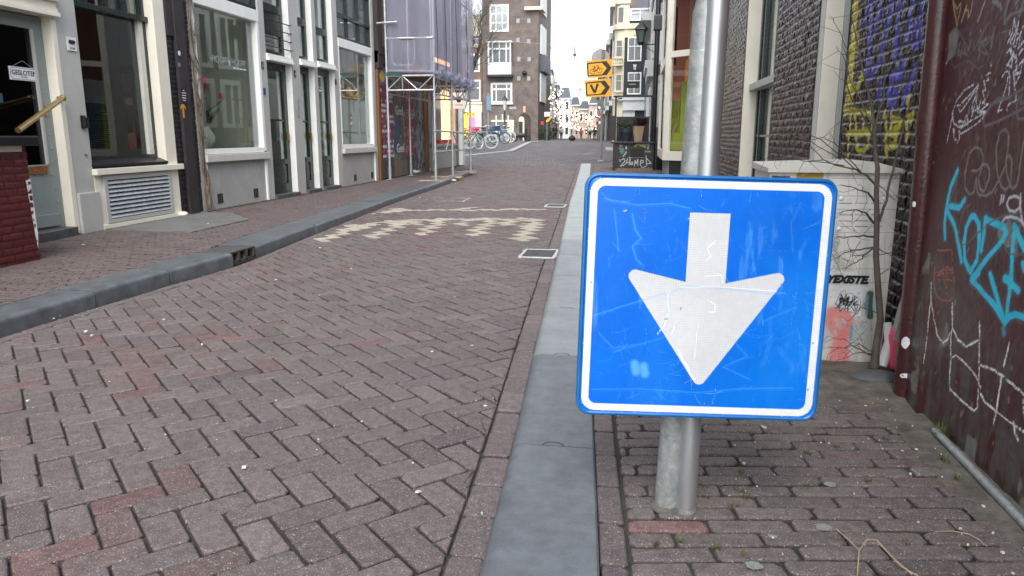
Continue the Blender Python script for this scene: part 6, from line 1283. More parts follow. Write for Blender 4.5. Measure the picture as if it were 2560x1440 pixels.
f.box(xa, xb, CY0-.605, CY0-.5, za+2.35, za+2.5); f.build('frame', 'far_white', bay); box('pane', 'pane_far', bay, xa+.05, xb-.05, CY0-.5, CY0-.48, za+1.15, zb-.15)
facade_windows(ch, CY0, [PW((1227, 207, 1281, 258), CY0)], bars=(0, 0), frame_m='far_white', fw_=.2)
a = PW((1227, 207, 1281, 258), CY0); f = MB().box(a[0]+.5, a[0]+.62, CY0-.07, CY0, a[2]+.2, a[3]-.2).box(a[1]-.62, a[1]-.5, CY0-.07, CY0, a[2]+.2, a[3]-.2).box(a[0]+.2, a[1]-.2, CY0-.075, CY0, a[3]-.72, a[3]-.55).box(a[0]-.1, a[1]+.1, CY0-.15, CY0, a[2]-.12, a[2]+.05); f.build('window_bar', 'far_white', ch)
# arched shop window and arched door
def arch(px0, px1, ptop, pspring, y, m, name, parent, d0=-.04, d1=0.0, pbot=352, frame=None, fwx=.1):
    a = PY(px0, pspring, y); b = PY(px1, pspring, y); tt = PY((px0+px1)/2, ptop, y)[2]; bz = PY(px0, pbot, y)[2]; cx = (a[0]+b[0])/2; rx = (b[0]-a[0])/2; rz = tt-a[2]
    P_ = [(cx-rx, y+d0, bz), (cx+rx, y+d0, bz)]+[(cx+rx*math.cos(t), y+d0, a[2]+rz*math.sin(t)) for t in fr(0, math.pi, 16)]; MB().prism(P_, (0, d1-d0, 0)).build(name, m, parent); return cx, rx, a[2], rz, bz
cx, rx, zs, rz, bz = arch(1228, 1285, 285, 302, CY0, 'pane_far', 'arched_window', ch)
f = MB().box(cx-rx, cx+rx, CY0-.09, CY0-.04, zs-.1, zs+.08)
for q in (-.55, 0, .5): f.box(cx+rx*q-.06, cx+rx*q+.06, CY0-.085, CY0-.04, zs+.08, zs+rz*math.sqrt(1-q*q)*.98)
f.box(cx-rx*.55-.06, cx-rx*.55+.06, CY0-.085, CY0-.04, bz, zs-.1).box(cx+rx*.45, cx+rx, CY0-.086, CY0-.04, bz, zs-.1).build('window_bar', 'far_cream', ch)
cx, rx, zs, rz, bz = arch(1296, 1327, 283, 300, CY0, 'brick_dark', 'arched_porch', ch); arch(1297, 1311, 291, 300, CY0, 'far_cream', 'door_frame', ch, -.08, -.04); arch(1297.5, 1307, 304, 304.1, CY0, 'black_paint', 'door', ch, -.1, -.08)
for px, py in ((1295, 52), (1322, 52), (1295, 100), (1322, 103), (1297, 148), (1323, 148), (1297, 196), (1322, 196)): q = PY(px, py, CY0); box('stone_block', 'far_grey', ch, q[0]-.16, q[0]+.16, CY0-.03, CY0, q[2]-.2, q[2]+.2)
q = PY(1312, 183, CY0); MB().ball((q[0], CY0-.2, q[2]), .25, 8, 6).build('wall_lamp', 'black_paint', ch); q = PY(1311, 273, CY0); MB().box(q[0]-.12, q[0]+.12, CY0-.06, CY0, q[2]-.3, q[2]+.3).build('door_ornament', 'peach_wood', ch)
q = PY(1282, 270, CY0); box('street_name_plate', 'far_grey', ch, q[0]-.35, q[0]+.35, CY0-.04, CY0, q[2]-.12, q[2]+.12)
q = PY(1333, 15, CY0); box('balcony', 'far_cream', ch, q[0]-.8, q[0]+1.0, CY0-.4, CY0+2, q[2]-.4, q[2]-.1)
for z in (4.4, 9.0, 13.0): box('side_window', 'far_white', ch, x1, x1+.15, CY0+1.2, CY0+5.5, z, z+2.8)
box('side_bay', 'slate', ch, x1, x1+.5, CY0+1, CY0+6, 7.3, 8.9)
# --- shop beside it and a pale house behind
ys = empty('yellow_shop_house', (-15.5, CY0+.5, .4), 'brick house with a bright yellow and pink lit shop window under cream trim', 'building')
Yb = CY0+.5; xl_ = PY(1090, 300, Yb)[0]; xr_ = PY(1206.5, 300, Yb)[0]; zt_ = PY(1180, 118, Yb)[2]; box('wall', 'brick_brown', ys, xl_, xr_, Yb, Yb+9, 0, zt_)
z_a, z_b = PY(1180, 290, Yb)[2], PY(1180, 255, Yb)[2]; MB().box(xl_, xr_, Yb-.2, Yb, z_b-.25, z_b, .02).box(xl_, xr_, Yb-.12, Yb, z_b-1.0, z_b-.251, .01).build('fascia', 'far_cream', ys); box('post', 'far_white', ys, xr_-.75, xr_-.1, Yb-.1, Yb, .2, z_b-1.0)
a = PW((1163, 283, 1207, 345), Yb); xr2 = PY(1206, 300, Yb)[0]-.75; cx = a[0]; 
arch(1158, 1201, 280, 292, Yb, 'yellow_lit', 'shop_window', ys, -.04); p = PW((1171, 292, 1188, 330), Yb); box('window_banner', 'pink_lit', ys, p[0], p[1], Yb-.08, Yb-.05, p[2], p[3])
for px in (1174, 1187, 1201): q = PY(px-4, 286, Yb); MB().box(q[0]-.07, q[0]+.07, Yb-.07, Yb-.045, q[2]-.14, q[2]+.14).build('lettering', 'letter_black', ys)
facade_windows(ys, Yb, [PW((1150, 200, 1202, 253), Yb), PW((1166, 135, 1200, 180), Yb)], frame_m='far_white', bars=(0, 1), pane_m='pane_far', fw_=.16)
ph = empty('pale_house', (-19, 92, .4), 'pale cream rendered house standing behind, seen through the bare tree', 'building'); a = PW((1140, 38, 1208, 300), 92.0); box('wall', 'far_cream', ph, a[0]-6, a[1]+1, 92, 100, 0, a[3]); facade_windows(ph, 92.0, [PW((1176, 88, 1204, 112), 92), PW((1150, 60, 1170, 85), 92)], frame_m='far_white')
# --- rows of houses receding down the street
def row_house(x_a, x_b, ya, yb, h, wm, lab, side, n_fl=4, hoist=True, gable='step', roof='slate', top_m='far_white', shop='black_paint', wcol='far_white'):
    """house with its street front along the line (x_a,ya)-(x_b,yb)"""
    t = empty('row_house', (x_a, ya, .3), lab, 'building', 'houses along the far street'); s = side; D = 7*s; d = Vector((x_b-x_a, yb-ya)); L_ = d.length; d.normalize(); n = Vector((d.y, -d.x)) if s < 0 else Vector((-d.y, d.x))
    MB().prism([(x_a, ya, 0), (x_b, yb, 0), (x_b+D, yb, 0), (x_a+D, ya, 0)][::s*-1 or 1], (0, 0, h)).build('wall', wm, t)
    def quad(u0, u1, z0, z1, o0, o1, B):
        a = (x_a+d.x*L_*u0, ya+d.y*L_*u0); b = (x_a+d.x*L_*u1, ya+d.y*L_*u1); B.prism([(a[0]+n.x*o0, a[1]+n.y*o0, z0), (b[0]+n.x*o0, b[1]+n.y*o0, z0), (b[0]+n.x*o1, b[1]+n.y*o1, z0), (a[0]+n.x*o1, a[1]+n.y*o1, z0)], (0, 0, z1-z0))
    F_ = MB(); G_ = MB(); fh = (h-3.6)/(n_fl-1)
    for f_ in range(n_fl-1):
        for k_ in range(3):
            F_ = MB(); G_ = MB(); u0 = .08+k_*.3; z0 = 3.9+f_*fh; quad(u0, u0+.22, z0, z0+fh*.68, 0, .09, F_); quad(u0+.03, u0+.19, z0+.12, z0+fh*.68-.12, .09, .10, G_)
            w_ = F_.build('window', wcol, t); G_.build('pane', 'pane_far', w_)
    B = MB(); quad(0, 1, 3.2, 3.55, 0, .25, B); quad(0, 1, h-.45, h, 0, .35, B); B.build('cornice', top_m, t); B = MB(); quad(.05, .95, .3, 3.1, 0, .06, B); B.build('shopfront', shop, t)
    B = MB()
    if gable == 'step':
        for a_, hh in ((.12, .8), (.25, 1.6), (.38, 2.4)): quad(a_, 1-a_, h+hh-.8, h+hh, -.4, 0, B)
    elif gable == 'flat': quad(0, 1, h, h+.5, -.5, .15, B)
    else:
        a = (x_a, ya); B.prism([(x_a, ya, h), (x_a+D*.5, ya, h+2.2), (x_a+D, ya, h)], (x_b-x_a, yb-ya, 0))
    B.build('gable' if gable != 'roof' else 'roof', roof if gable == 'roof' else top_m, t)
    if hoist: B = MB(); c_ = (x_a+d.x*L_*.5, ya+d.y*L_*.5); zz = h+(.9 if gable == 'step' else .1); B.prism([(c_[0], c_[1]-.1, zz), (c_[0]+n.x*1.5, c_[1]+n.y*1.5-.1, zz), (c_[0]+n.x*1.5, c_[1]+n.y*1.5+.1, zz), (c_[0], c_[1]+.1, zz)], (0, 0, .22)); B.build('hoist_beam', 'far_white', t)
    return t
def XR(px, y): return PY(px, 300, y)[0]
def HZ(py, y, px=1400): return PY(px, py, y)[2]
LR = [(1346, 86, 95, 112, 'brick_brown', 'roof', 'roof_red', 'far_white', 'narrow house with an orange-red roof, nearest in the left row beyond the corner house'),
      (1357, 95, 105, 150, 'far_white', 'flat', 'slate', 'far_white', 'white house with a deep cornice, second in the left row'),
      (1366, 105, 116, 140, 'brick_dark', 'step', 'slate', 'far_grey', 'dark brick house with a stepped gable, third in the left row'),
      (1375, 116, 128, 165, 'brick_brown', 'flat', 'slate', 'far_white', 'brown house with white hoist beam, fourth in the left row'),
      (1383, 128, 142, 185, 'far_grey', 'step', 'slate', 'far_grey', 'grey house, fifth in the left row'),
      (1391, 142, 158, 205, 'brick_dark', 'flat', 'slate', 'far_white', 'dark narrow house near the far end of the left row')]
for i, (px, ya, yb, top, wm, gb, rf, tm, lab) in enumerate(LR):
    pxn = LR[i+1][0] if i < 5 else 1400; h_ = HZ(top, ya)-(2.2 if gb == 'step' else 0); row_house(XR(px, ya), XR(pxn, yb)-.25, ya, yb, h_, wm, lab, -1, gable=gb, roof=rf, top_m=tm)
RR = [(1530, 56, 66, 0, 'brick_brown', 'flat', 'brown house beyond the dark blue corner house on the right'),
      (1521, 66, 78, 98, 'brick_dark', 'flat', 'tall dark house with projecting hoist, second beyond the corner on the right'),
      (1512, 78, 95, 115, 'far_grey', 'step', 'grey house third beyond the corner on the right'),
      (1503, 95, 120, 180, 'brick_brown', 'flat', 'brown house with a white shop sign, far down the right side'),
      (1496, 120, 158, 215, 'far_grey', 'flat', 'low grey house at the far end of the right side')]
for i, (px, ya, yb, top, wm, gb, lab) in enumerate(RR):
    pxn = RR[i+1][0] if i < 4 else 1490; h_ = HZ(top, ya, 1500)-(2.2 if gb == 'step' else 0); row_house(XR(px, ya), XR(pxn, yb)+.25, ya, yb, h_, wm, lab, 1, gable=gb)
# --- houses closing the view
EY = 172.0
def end_house(p0, p1, top, wm, lab, y=EY, roof='slate', rh=1.8):
    a = PW((p0, top, p1, 335), y); t = empty('end_house', ((a[0]+a[1])/2, y, .3), lab, 'building', 'houses closing the far end of the street'); box('wall', wm, t, a[0], a[1], y, y+8, 0, a[3]); W_ = (a[1]-a[0])
    MB().prism([(a[0], y, a[3]), (a[1], y, a[3]), (a[1]-W_*.25, y+2, a[3]+rh), (a[0]+W_*.25, y+2, a[3]+rh)], (0, 3, 0)).build('roof', roof, t)
    n = max(2, int(W_/1.4)); fl_ = max(2, int(a[3]/3)); F_ = MB(); G_ = MB()
    for f_ in range(fl_):
        for k_ in range(n): x_ = a[0]+W_*(k_+.2)/n; z_ = 1.2+f_*(a[3]-1)/fl_; w_ = MB().box(x_, x_+W_*.6/n, y-.06, y, z_, z_+1.7).build('window', 'far_white', t); MB().box(x_+.1, x_+W_*.6/n-.1, y-.08, y-.06, z_+.1, z_+1.6).build('pane', 'pane_far', w_)
    box('cornice', 'far_white', t, a[0]-.1, a[1]+.1, y-.3, y, a[3]-.3, a[3]); return t
end_house(1396, 1424, 245, 'far_white', 'white house closing the view on the left, under the fairy lights', 168, rh=2.4)
end_house(1424, 1447, 262, 'brick_pink', 'salmon brick house in the middle of the row closing the view'); end_house(1447, 1472, 272, 'brick_pink', 'wide salmon brick house with white cornice right of the middle at the end', 171); end_house(1472, 1496, 258, 'brick_pink', 'salmon house with dormer, rightmost closing the view', 170)
# --- dark blue corner house on the right
BY = 48.0; bl = empty('navy_corner_house', (-.3, BY, .5), 'dark blue house with a rounded cream corner turret and white window frames', 'building')
a = PW((1556, 40, 1650, 350), BY); zc = HZ(72, BY, 1580); xA = XR(1556, BY); box('wall', 'navy_wall', bl, xA, 1.6, BY, BY+8, 0, zc)
xt = XR(1530, BY); MB().prism([(xA, BY+.002, 0), (xt+.22, BY+.15, 0), (xt+.05, BY+.5, 0), (xt, BY+.9, 0), (xt, BY+8, 0), (xA, BY+8, 0)][::-1], (0, 0, zc)).build('turret', 'far_cream', bl)
MB().prism([(xA+.6, BY-.15, zc), (xt+.15, BY-.05, zc), (xt-.12, BY+.45, zc), (xt-.15, BY+.9, zc), (xt-.15, BY+8, zc), (1.6, BY+8, zc), (1.6, BY-.15, zc)][::-1], (0, 0, .3)).build('cornice', 'far_cream', bl); box('frieze', 'far_cream', bl, xA, 1.6, BY-.03, BY, zc-.5, zc)
z2 = HZ(8, BY, 1550); xq = XR(1566, BY); MB().prism([(xq, BY+.3, zc+.3), (xt+.3, BY+.3, zc+.3), (xt+.15, BY+.8, zc+.3), (xt+.15, BY+3, zc+.3), (xq, BY+3, zc+.3)][::-1], (0, 0, z2-zc-.3)).build('turret_top', 'far_cream', bl); box('turret_cornice', 'far_cream', bl, xt, xq+.05, BY+.2, BY+3, z2, z2+.2, .03)
MB().box(xq, 1.6, BY+.5, BY+6, zc+.3, HZ(12, BY)-.2).build('attic', 'navy_wall', bl); MB().prism([(xq, BY+.4, HZ(14, BY)-.2), (1.6, BY+.4, HZ(14, BY)-.2), (1.2, BY+2.5, HZ(14, BY)+.6), (xq+.5, BY+2.5, HZ(14, BY)+.6)], (0, 3, 0)).build('roof', 'slate', bl)
facade_windows(bl, BY+.5, [PW((1576, 18, 1625, 48), BY)], pane_m='pane_sky', fw_=.08, d=.1); facade_windows(bl, BY+.3, [PW((1544, 15, 1560, 57), BY)], frame_m='far_cream', fw_=.05, bars=(0, 0))
facade_windows(bl, BY, [PW((1570, 93, 1603, 153), BY), PW((1569, 181, 1602, 236), BY)], fw_=.07); facade_windows(bl, BY, [PW((1540, 100, 1556, 143), BY), PW((1539, 186, 1554, 228), BY)], frame_m='far_cream', fw_=.045, bars=(0, 1), d=.05)
for py in (144, 228):
    q = PY(1531, py, BY-.3); q2 = PY(1556, py+20, BY-.3); B = MB().box(q[0], q2[0], BY-.35, BY+.3, q[2]-.07, q[2]).box(q[0], q2[0], BY-.35, BY+.3, q2[2], q2[2]+.08)
    for i in range(6): xx = q[0]+(q2[0]-q[0])*(i+.5)/6; B.lathe((xx, BY-.3, q2[2]+.08), [(.03, 0), (.045, .12), (.025, .25), (.03, q[2]-q2[2]-.16)], 6)
    B.build('balustrade', 'far_cream', bl)
for py in (82, 168): q = PY(1587, py, BY); MB().prism([(q[0]-.07, BY-.08, q[2]-.15), (q[0]+.07, BY-.08, q[2]-.15), (q[0]+.1, BY-.08, q[2]+.16), (q[0]-.1, BY-.08, q[2]+.16)], (0, .08, 0)).build('keystone', 'far_cream', bl)
zs_ = HZ(272, BY, 1580); MB().box(xA, 1.6, BY-.25, BY, zs_-.1, zs_+.5).box(xA-.3, 1.6, BY-.35, BY, zs_+.5, zs_+.7).build('shop_fascia', 'far_white', bl); box('shopfront', 'red', bl, xA+.8, 1.6, BY-.05, BY, 1.7, 2.2); box('shop_pane', 'pane_sky', bl, xA, 1.6, BY-.04, BY, .8, 1.7); box('shop_post', 'far_white', bl, xA+.02, xA+.75, BY-.08, BY, .6, zs_-.1)
# --- dark house with white trims between planter and corner house
X3 = .56; dh = empty('dark_side_house', (X3, 30, .2), 'dark painted house with white window trims and black drain pipe beyond the oriel', 'building')
MB().prism([(1.3, 19.7, 0), (X3+.05, 21.9, 0), (X3, 46, 0), (5, 46, 0), (5, 19.7, 0)], (0, 0, 9.5)).build('wall', 'navy_wall', dh)
B = MB()
for i, (a_, b_) in enumerate([(23.2, 24.4), (26, 28), (30, 33), (36, 40)]):
    for z0_, z1_ in ((.9, 2.9), (3.6, 5.4), (6.1, 7.8)):
        wq = box('window', 'far_white', dh, X3-.03, X3+.02, a_, b_, z0_, z1_); box('pane', 'pane_far', wq, X3-.036, X3-.031, a_+.15, b_-.15, z0_+.12, z1_-.12)
B = MB().box(X3-.28, X3+.05, 25.2, 29, 3.2, 3.45).box(X3-.2, X3+.05, 25.2, 29, 2.95, 3.2).box(X3-.4, X3+.05, 31, 38, 5.5, 5.8); B.build('cornice', 'far_white', dh); box('plinth', 'far_white', dh, X3-.05, X3+.02, 28.5, 35, .3, 2.6)
B = MB()
for u_ in (.12, .58):
    for z0_, z1_ in ((1.3, 2.7), (3.0, 4.6)):
        p = Vector((1.3, 19.7)).lerp(Vector((X3+.05, 21.9)), u_); q = Vector((1.3, 19.7)).lerp(Vector((X3+.05, 21.9)), u_+.36); nn = Vector((-.16, -.05))
        for (a_, b_, c_, d_) in ((0, 1, z0_, z0_+.12), (0, 1, z1_-.15, z1_), (0, .16, z0_+.12, z1_-.15), (.84, 1, z0_+.12, z1_-.15), (.47, .53, z0_+.12, z1_-.15)):
            s_, e_ = p.lerp(q, a_), p.lerp(q, b_); B.prism([(s_.x+nn.x*.4, s_.y+nn.y*.4, c_), (e_.x+nn.x*.4, e_.y+nn.y*.4, c_), (e_.x-nn.x, e_.y-nn.y, c_), (s_.x-nn.x, s_.y-nn.y, c_)], (0, 0, d_-c_))
B.build('window_frame', 'far_white', dh)
MB().tube([(X3-.02, 21.7, .1), (X3-.02, 21.7, 8)], .07, 12).box(X3-.12, X3+.12, 21.6, 21.85, 3.9, 4.3, .02).build('drain_pipe', 'black_paint', dh)
# lantern
a = PY(1602, 108, 22.0); ln = empty('wall_lantern', tuple(a), 'black hexagonal wall lantern on a bracket beside the dark house', 'lantern'); c = (a[0], a[1], a[2])
MB().lathe(c, [(.05, -.05), (.09, 0), (.10, .02)], 6).lathe((c[0], c[1], c[2]+.36), [(.2, 0), (.19, .03), (.09, .14), (.03, .2), (.012, .27), (.004, .34)], 6).build('cap', 'iron_black', ln); MB().lathe((c[0], c[1], c[2]+.02), [(.09, 0), (.15, .33)], 6).build('glass', 'lantern_glass', ln)
B = MB()
for i in range(6): t_ = 6.283*i/6; B.tube([(c[0]+.095*math.cos(t_), c[1]+.095*math.sin(t_), c[2]+.02), (c[0]+.158*math.cos(t_), c[1]+.158*math.sin(t_), c[2]+.36)], .009, 4)
B.tube([(c[0], c[1], c[2]-.04), (X3, c[1], c[2]-.04)], .014, 6).tube([(c[0]+.05, c[1], c[2]-.05), (X3, c[1], c[2]-.3)], .01, 6); B.build('bracket', 'iron_black', ln)
a = PY(1582, 211, 30.0); t = empty('pub_sign', tuple(a), 'small black rounded hanging sign below the lantern', 'sign'); MB().box(a[0]-.24, a[0]+.24, 30, 30.05, a[2]-.13, a[2]+.12, .05).build('board', 'letter_black', t); MB().tube([(a[0]-.2, 30.02, a[2]+.14), (a[0]-.2, 30.02, a[2]+.6), (X3, 30.02, a[2]+.66)], .012, 5).tube([(a[0]+.2, 30.02, a[2]+.14), (a[0]+.2, 30.02, a[2]+.6)], .01, 5).build('bracket', 'iron_black', t); box('lettering', 'far_grey', t, a[0]-.15, a[0]+.12, 29.993, 30.0, a[2]-.02, a[2]+.02)
# --- the tagged balcony box with planters
BX = 21.0; bx = empty('balcony_box', (0, BX, .1), 'black painted stoop box with white 2HOME graffiti and a railing frame, beside the oriel', 'stoop')
zt = PY(1580, 357, BX)[2]; xa, xb = -.56, .55; N1, N2 = 220, 160; U, V = np.meshgrid(np.linspace(xa+.08, xb, N1), np.linspace(.1, zt-.02, N2), indexing='ij'); C = np.ones(U.shape+(3,))*np.array([.022, .022, .023])*(.7+.6*fbm(U*8, V*8, 3))[..., None]
def bs(L, wd, col, al=.95, chalk=0): stroke(C, U, V, [tuple(PY(1500+x*.1458, 220+y*.1458, BX)[[0, 2]]) for x, y in L], wd, col, al, .3, chalk)
WG = (.42, .43, .41)
for L in ([(340, 1230), (350, 1260)], [(370, 1230), (410, 1210), (430, 1250), (350, 1340), (400, 1330), (440, 1300)], [(470, 1210), (450, 1290), (500, 1270), (520, 1200), (500, 1320)], [(540, 1270), (520, 1310), (560, 1310), (560, 1270), (540, 1270)], [(590, 1340), (600, 1240), (620, 1300), (650, 1220), (650, 1330)], [(690, 1290), (740, 1280), (740, 1240), (700, 1240), (690, 1320), (730, 1370), (800, 1330)], [(790, 1160), (800, 1330)], [(800, 1210), (880, 1290), (790, 1300)], [(500, 1190), (740, 1190)]): bs(L, .022, WG)
for L, c_ in (([(340, 980), (380, 990), (350, 1000)], (.5, .2, .2)), ([(340, 1040), (400, 1040), (350, 1090), (410, 1080), (370, 1120)], (.1, .25, .22)), ([(400, 1170), (450, 1100)], (.3, .42, .36)), ([(450, 1010), (450, 1040)], (.45, .45, .43)), ([(600, 1000), (640, 960), (700, 990), (760, 950), (770, 1000)], (.5, .45, .08)), ([(680, 970), (780, 1010)], (.5, .45, .1)), ([(800, 970), (840, 960), (820, 1040)], (.4, .42, .42)), ([(780, 1090), (860, 1090)], (.25, .3, .15))): bs(L, .045, c_, .85, .35)
m = (V < .16+.06*fbm(U*9, V*0, 5)); C[m] = (.17, .11, .08)
grid_obj('painted_front', np.stack([U, BX+0*U, V], -1), np.clip(C, 0, 1), 'poster', bx, flip=False)
box('core', 'black_paint', bx, xa+.02, xb, BX+.01, BX+.9, .02, zt-.02); box('corner_post', 'black_paint', bx, xa, xa+.08, BX-.03, BX+.02, .05, zt-.02); box('top', 'black_paint', bx, xa-.06, xb+.03, BX-.08, BX+.95, zt-.02, zt+.03, .01); q = PW((1576, 371, 1608, 393), BX); box('dark_block', 'interior_dark', bx, q[0], q[1], BX-.02, BX-.001, q[2], q[3])  # near-black block standing proud of the painted front
zr = 2.12; f = MB().box(xa+.02, xa+.07, BX, BX+.05, zt+.03, zr).box(xa-.02, xb, BX, BX+.05, zr-.03, zr+.02).box(xb-.12, xb-.08, BX, BX+.05, zt+.03, zr).box(xa-.1, xa+.06, BX-.05, BX+.1, zt+.06, 1.6).box(xa+.02, xb, BX+.1, BX+.12, 1.55, 1.58); f.build('railing', 'black_paint', bx)
box('screen', 'board_black', bx, xa+.06, xb-.13, BX+.8, BX+.82, zt+.03, 1.57)
q = PY(1563, 355, BX-.0+.3); t = empty('plant_pot', (q[0], BX+.3, zt+.03), 'dark blue pot with a green bushy plant on the balcony box', 'plant pot', 'pots on the balcony box')
c = (q[0], BX+.3, zt+.03); MB().lathe(c, [(.13, 0), (.18, .22), (.185, .24), (.2, .25), (.2, .36), (.19, .36)], 20).build('pot', 'navy_wall', t, smooth=True)
def leaves(B, c, r, n, s, zsc=.7):
    for _ in range(n):
        d = Vector((rnd.gauss(0, 1), rnd.gauss(0, 1), rnd.gauss(0, 1))).normalized()*r*rnd.uniform(.3, 1); p = Vector(c)+Vector((d.x, d.y, abs(d.z)*zsc)); a = Vector((rnd.gauss(0, 1), rnd.gauss(0, 1), rnd.gauss(0, 1))).normalized()*s; b = a.cross(Vector((rnd.gauss(0, 1), rnd.gauss(0, 1), 1))).normalized()*s*.4
        B.add([p-a, p+b, p+a, p-b], [(0, 1, 2, 3)])
B = MB(); leaves(B, (c[0]-.1, c[1], c[2]+.36), .26, 420, .028, 1.3); leaves(B, (c[0]+.12, c[1], c[2]+.34), .18, 200, .025, .8); B.build('foliage', 'leaf_green', t)
q = PY(1595, 352, BX+.25); c = (q[0], BX+.25, zt+.03); t = empty('plant_pot', c, 'tall tapered wooden pot with a dark red spiky plant on the balcony box', 'plant pot', 'pots on the balcony box')
MB().lathe(c, [(.10, 0), (.15, .38), (.16, .42)], 4).build('pot', 'wood_pale', t); B = MB()
for i in range(46): a_ = rnd.uniform(0, 6.283); e_ = rnd.uniform(.2, 1.4); l_ = rnd.uniform(.25, .42); d = Vector((math.cos(a_)*math.cos(e_), math.sin(a_)*math.cos(e_), math.sin(e_)))*l_; n = Vector((-math.sin(a_), math.cos(a_), 0))*.012; b0 = Vector((c[0], c[1], c[2]+.42)); B.add([b0-n, b0+n, b0+d*.6+n, b0+d+Vector((0, 0, -.06)), b0+d*.6-n], [(0, 1, 2, 3, 4)])
B.build('foliage', 'leaf_dark_red', t)
# --- pole with diversion signs
b0 = gp(1502, 403, .085); SY = float(b0[1]); dp_ = empty('diversion_signpost', tuple(b0), 'grey post with two yellow diversion signs, bicycle above V, and a round sign', 'sign post')
MB().tube([tuple(b0), (b0[0]-.005, SY, PY(1502, 125, SY)[2])], .045, 14).build('post', 'pole_grey', dp_, smooth=True); MB().tube([(b0[0], SY, b0[2]), (b0[0], SY, b0[2]+.03)], .12, 12).build('base', 'stucco_grey', dp_); MB().tube([(b0[0]-.15, SY+.06, 1.9), (b0[0]-.15, SY+.06, 3.4)], .02, 8).build('thin_post', 'pole_grey', dp_)
c = PY(1502, 147, SY+.1); B = MB(); B.prism([(c[0]+.31*math.cos(t), SY+.09, c[2]+.31*math.sin(t)) for t in fr(0, 6.1, 28)], (0, .012, 0)); B.build('round_sign_back', 'back_grey', dp_); MB().torus((c[0], SY+.095, c[2]), .31, .012).build('round_sign_rim', 'red', dp_)
def div_sign(cor, kind, yb_):
    tl, tr_, brr, bll = [Vector(PY(x, y, yb_)) for x, y in cor]
    def P(u, v, o=0.0): p = tl.lerp(tr_, u).lerp(bll.lerp(brr, u), v); return (p.x, p.y+o, p.z)
    s_ = MB().prism([P(0, 0), P(1, 0), P(1, 1), P(0, 1)], (0, .012, 0)).build('yellow_board', 'yellow_sign', dp_); K = MB()
    O = [(.06, .12), (.62, .1), (.78, .1), (.97, .5), (.78, .9), (.62, .9), (.06, .9), (.02, .85), (.02, .17)]
    I = [(.08, .2), (.60, .18), (.60, .18), (.78, .5), (.60, .83), (.60, .83), (.08, .83), (.075, .8), (.075, .24)]
    V_ = [P(u, v, -.003) for u, v in O]+[P(u, v, -.003) for u, v in I]; n = len(O); K.add(V_, [(i, (i+1) % n, (i+1) % n+n, i+n) for i in range(n)]); K.build('arrow_outline', 'letter_black', s_ and dp_)
    B = MB()
    if kind == 'V': B.prism([P(.17, .27, -.004), P(.27, .27, -.004), P(.37, .6, -.004), P(.44, .24, -.004), P(.545, .24, -.004), P(.42, .76, -.004), P(.32, .76, -.004)][::-1], (0, .003, 0)); B.build('lettering', 'letter_black', dp_)
    else:
        def ring(u, v, r):
            return [P(u+r*math.cos(t)*.66, v+r*math.sin(t), -.006) for t in fr(0, 6.2832, 20)]
        for L in (ring(.23, .63, .145), ring(.50, .60, .145), [P(.23, .63, -.006), P(.30, .40, -.006), P(.46, .38, -.006), P(.37, .62, -.006), P(.23, .63, -.006)], [P(.37, .62, -.006), P(.30, .40, -.006)], [P(.50, .60, -.006), P(.45, .30, -.006), P(.40, .29, -.006)], [P(.25, .34, -.006), P(.33, .33, -.006)]): B.tube(L, .0085, 5)
        B.build('bicycle_emblem', 'letter_black', dp_)
div_sign([(1465, 152), (1531, 147), (1531, 191), (1468, 196)], 'bike', SY-.06); div_sign([(1462, 201), (1527, 196), (1527, 240), (1464, 244)], 'V', SY-.08)
for py, m_ in ((286, 'red'), (291, 'plate_white'), (297, 'red'), (306, 'plate_white')): q = PY(1499, py, SY); MB().box(q[0]-.035, q[0]+.03, SY-.05, SY-.046, q[2]-.05, q[2]+.04).build('sticker', m_, dp_)
# --- hanging street lamps
for px, py, y_, lab in ((1437, 122, 50, 'nearest and highest of the grey lamps hanging over the street'), (1450.5, 217, 90, 'middle of the grey lamps hanging over the street'), (1452.5, 240, 118, 'farthest and lowest of the grey lamps hanging over the street')):
    q = PY(px, py, y_); t = empty('hanging_lamp', tuple(q), lab, 'street lamp', 'lamps hanging over the street'); c = tuple(q); MB().lathe((c[0], c[1], c[2]-.35), [(.01, -.18), (.09, -.08), (.14, 0), (.1, .06), (.07, .12), (.06, .4), (.03, .48)], 12).build('lamp_body', 'pole_grey', t, smooth=True); MB().tube([(c[0]-6, c[1], c[2]+.7), (c[0], c[1], c[2]+.15), (c[0]+6, c[1], c[2]+.7)], .006, 4).build('cable', 'grey_and_shade_paint', t)
# --- fairy light strings
gs_ = 'strings of fairy lights over the far street'
bulb0 = None; r2 = random.Random(12)
Q = [((1350, 107, 80), (1440, 300, 150), 22, 'highest string of warm bulbs on the left row'), ((1356, 190, 82), (1450, 320, 150), 24, 'second string of warm bulbs, starting beside the corner house'), ((1350, 232, 80), (1440, 318, 140), 30, 'long low string of warm bulbs starting above the yellow arrow sign'), ((1370, 215, 90), (1470, 290, 160), 26, 'string of warm bulbs sweeping towards the end houses'),
     ((1385, 240, 100), (1480, 310, 165), 26, 'string of warm bulbs in front of the white end house'), ((1395, 262, 105), (1500, 285, 160), 22, 'string of warm bulbs across the salmon end houses'), ((1400, 290, 120), (1490, 325, 165), 22, 'low string of warm bulbs above the people'), ((1510, 245, 75), (1470, 300, 150), 16, 'string of warm bulbs on the right side behind the diversion signs'), ((1365, 246, 84), (1410, 268, 110), 16, 'short dense string of warm bulbs on the left row')]
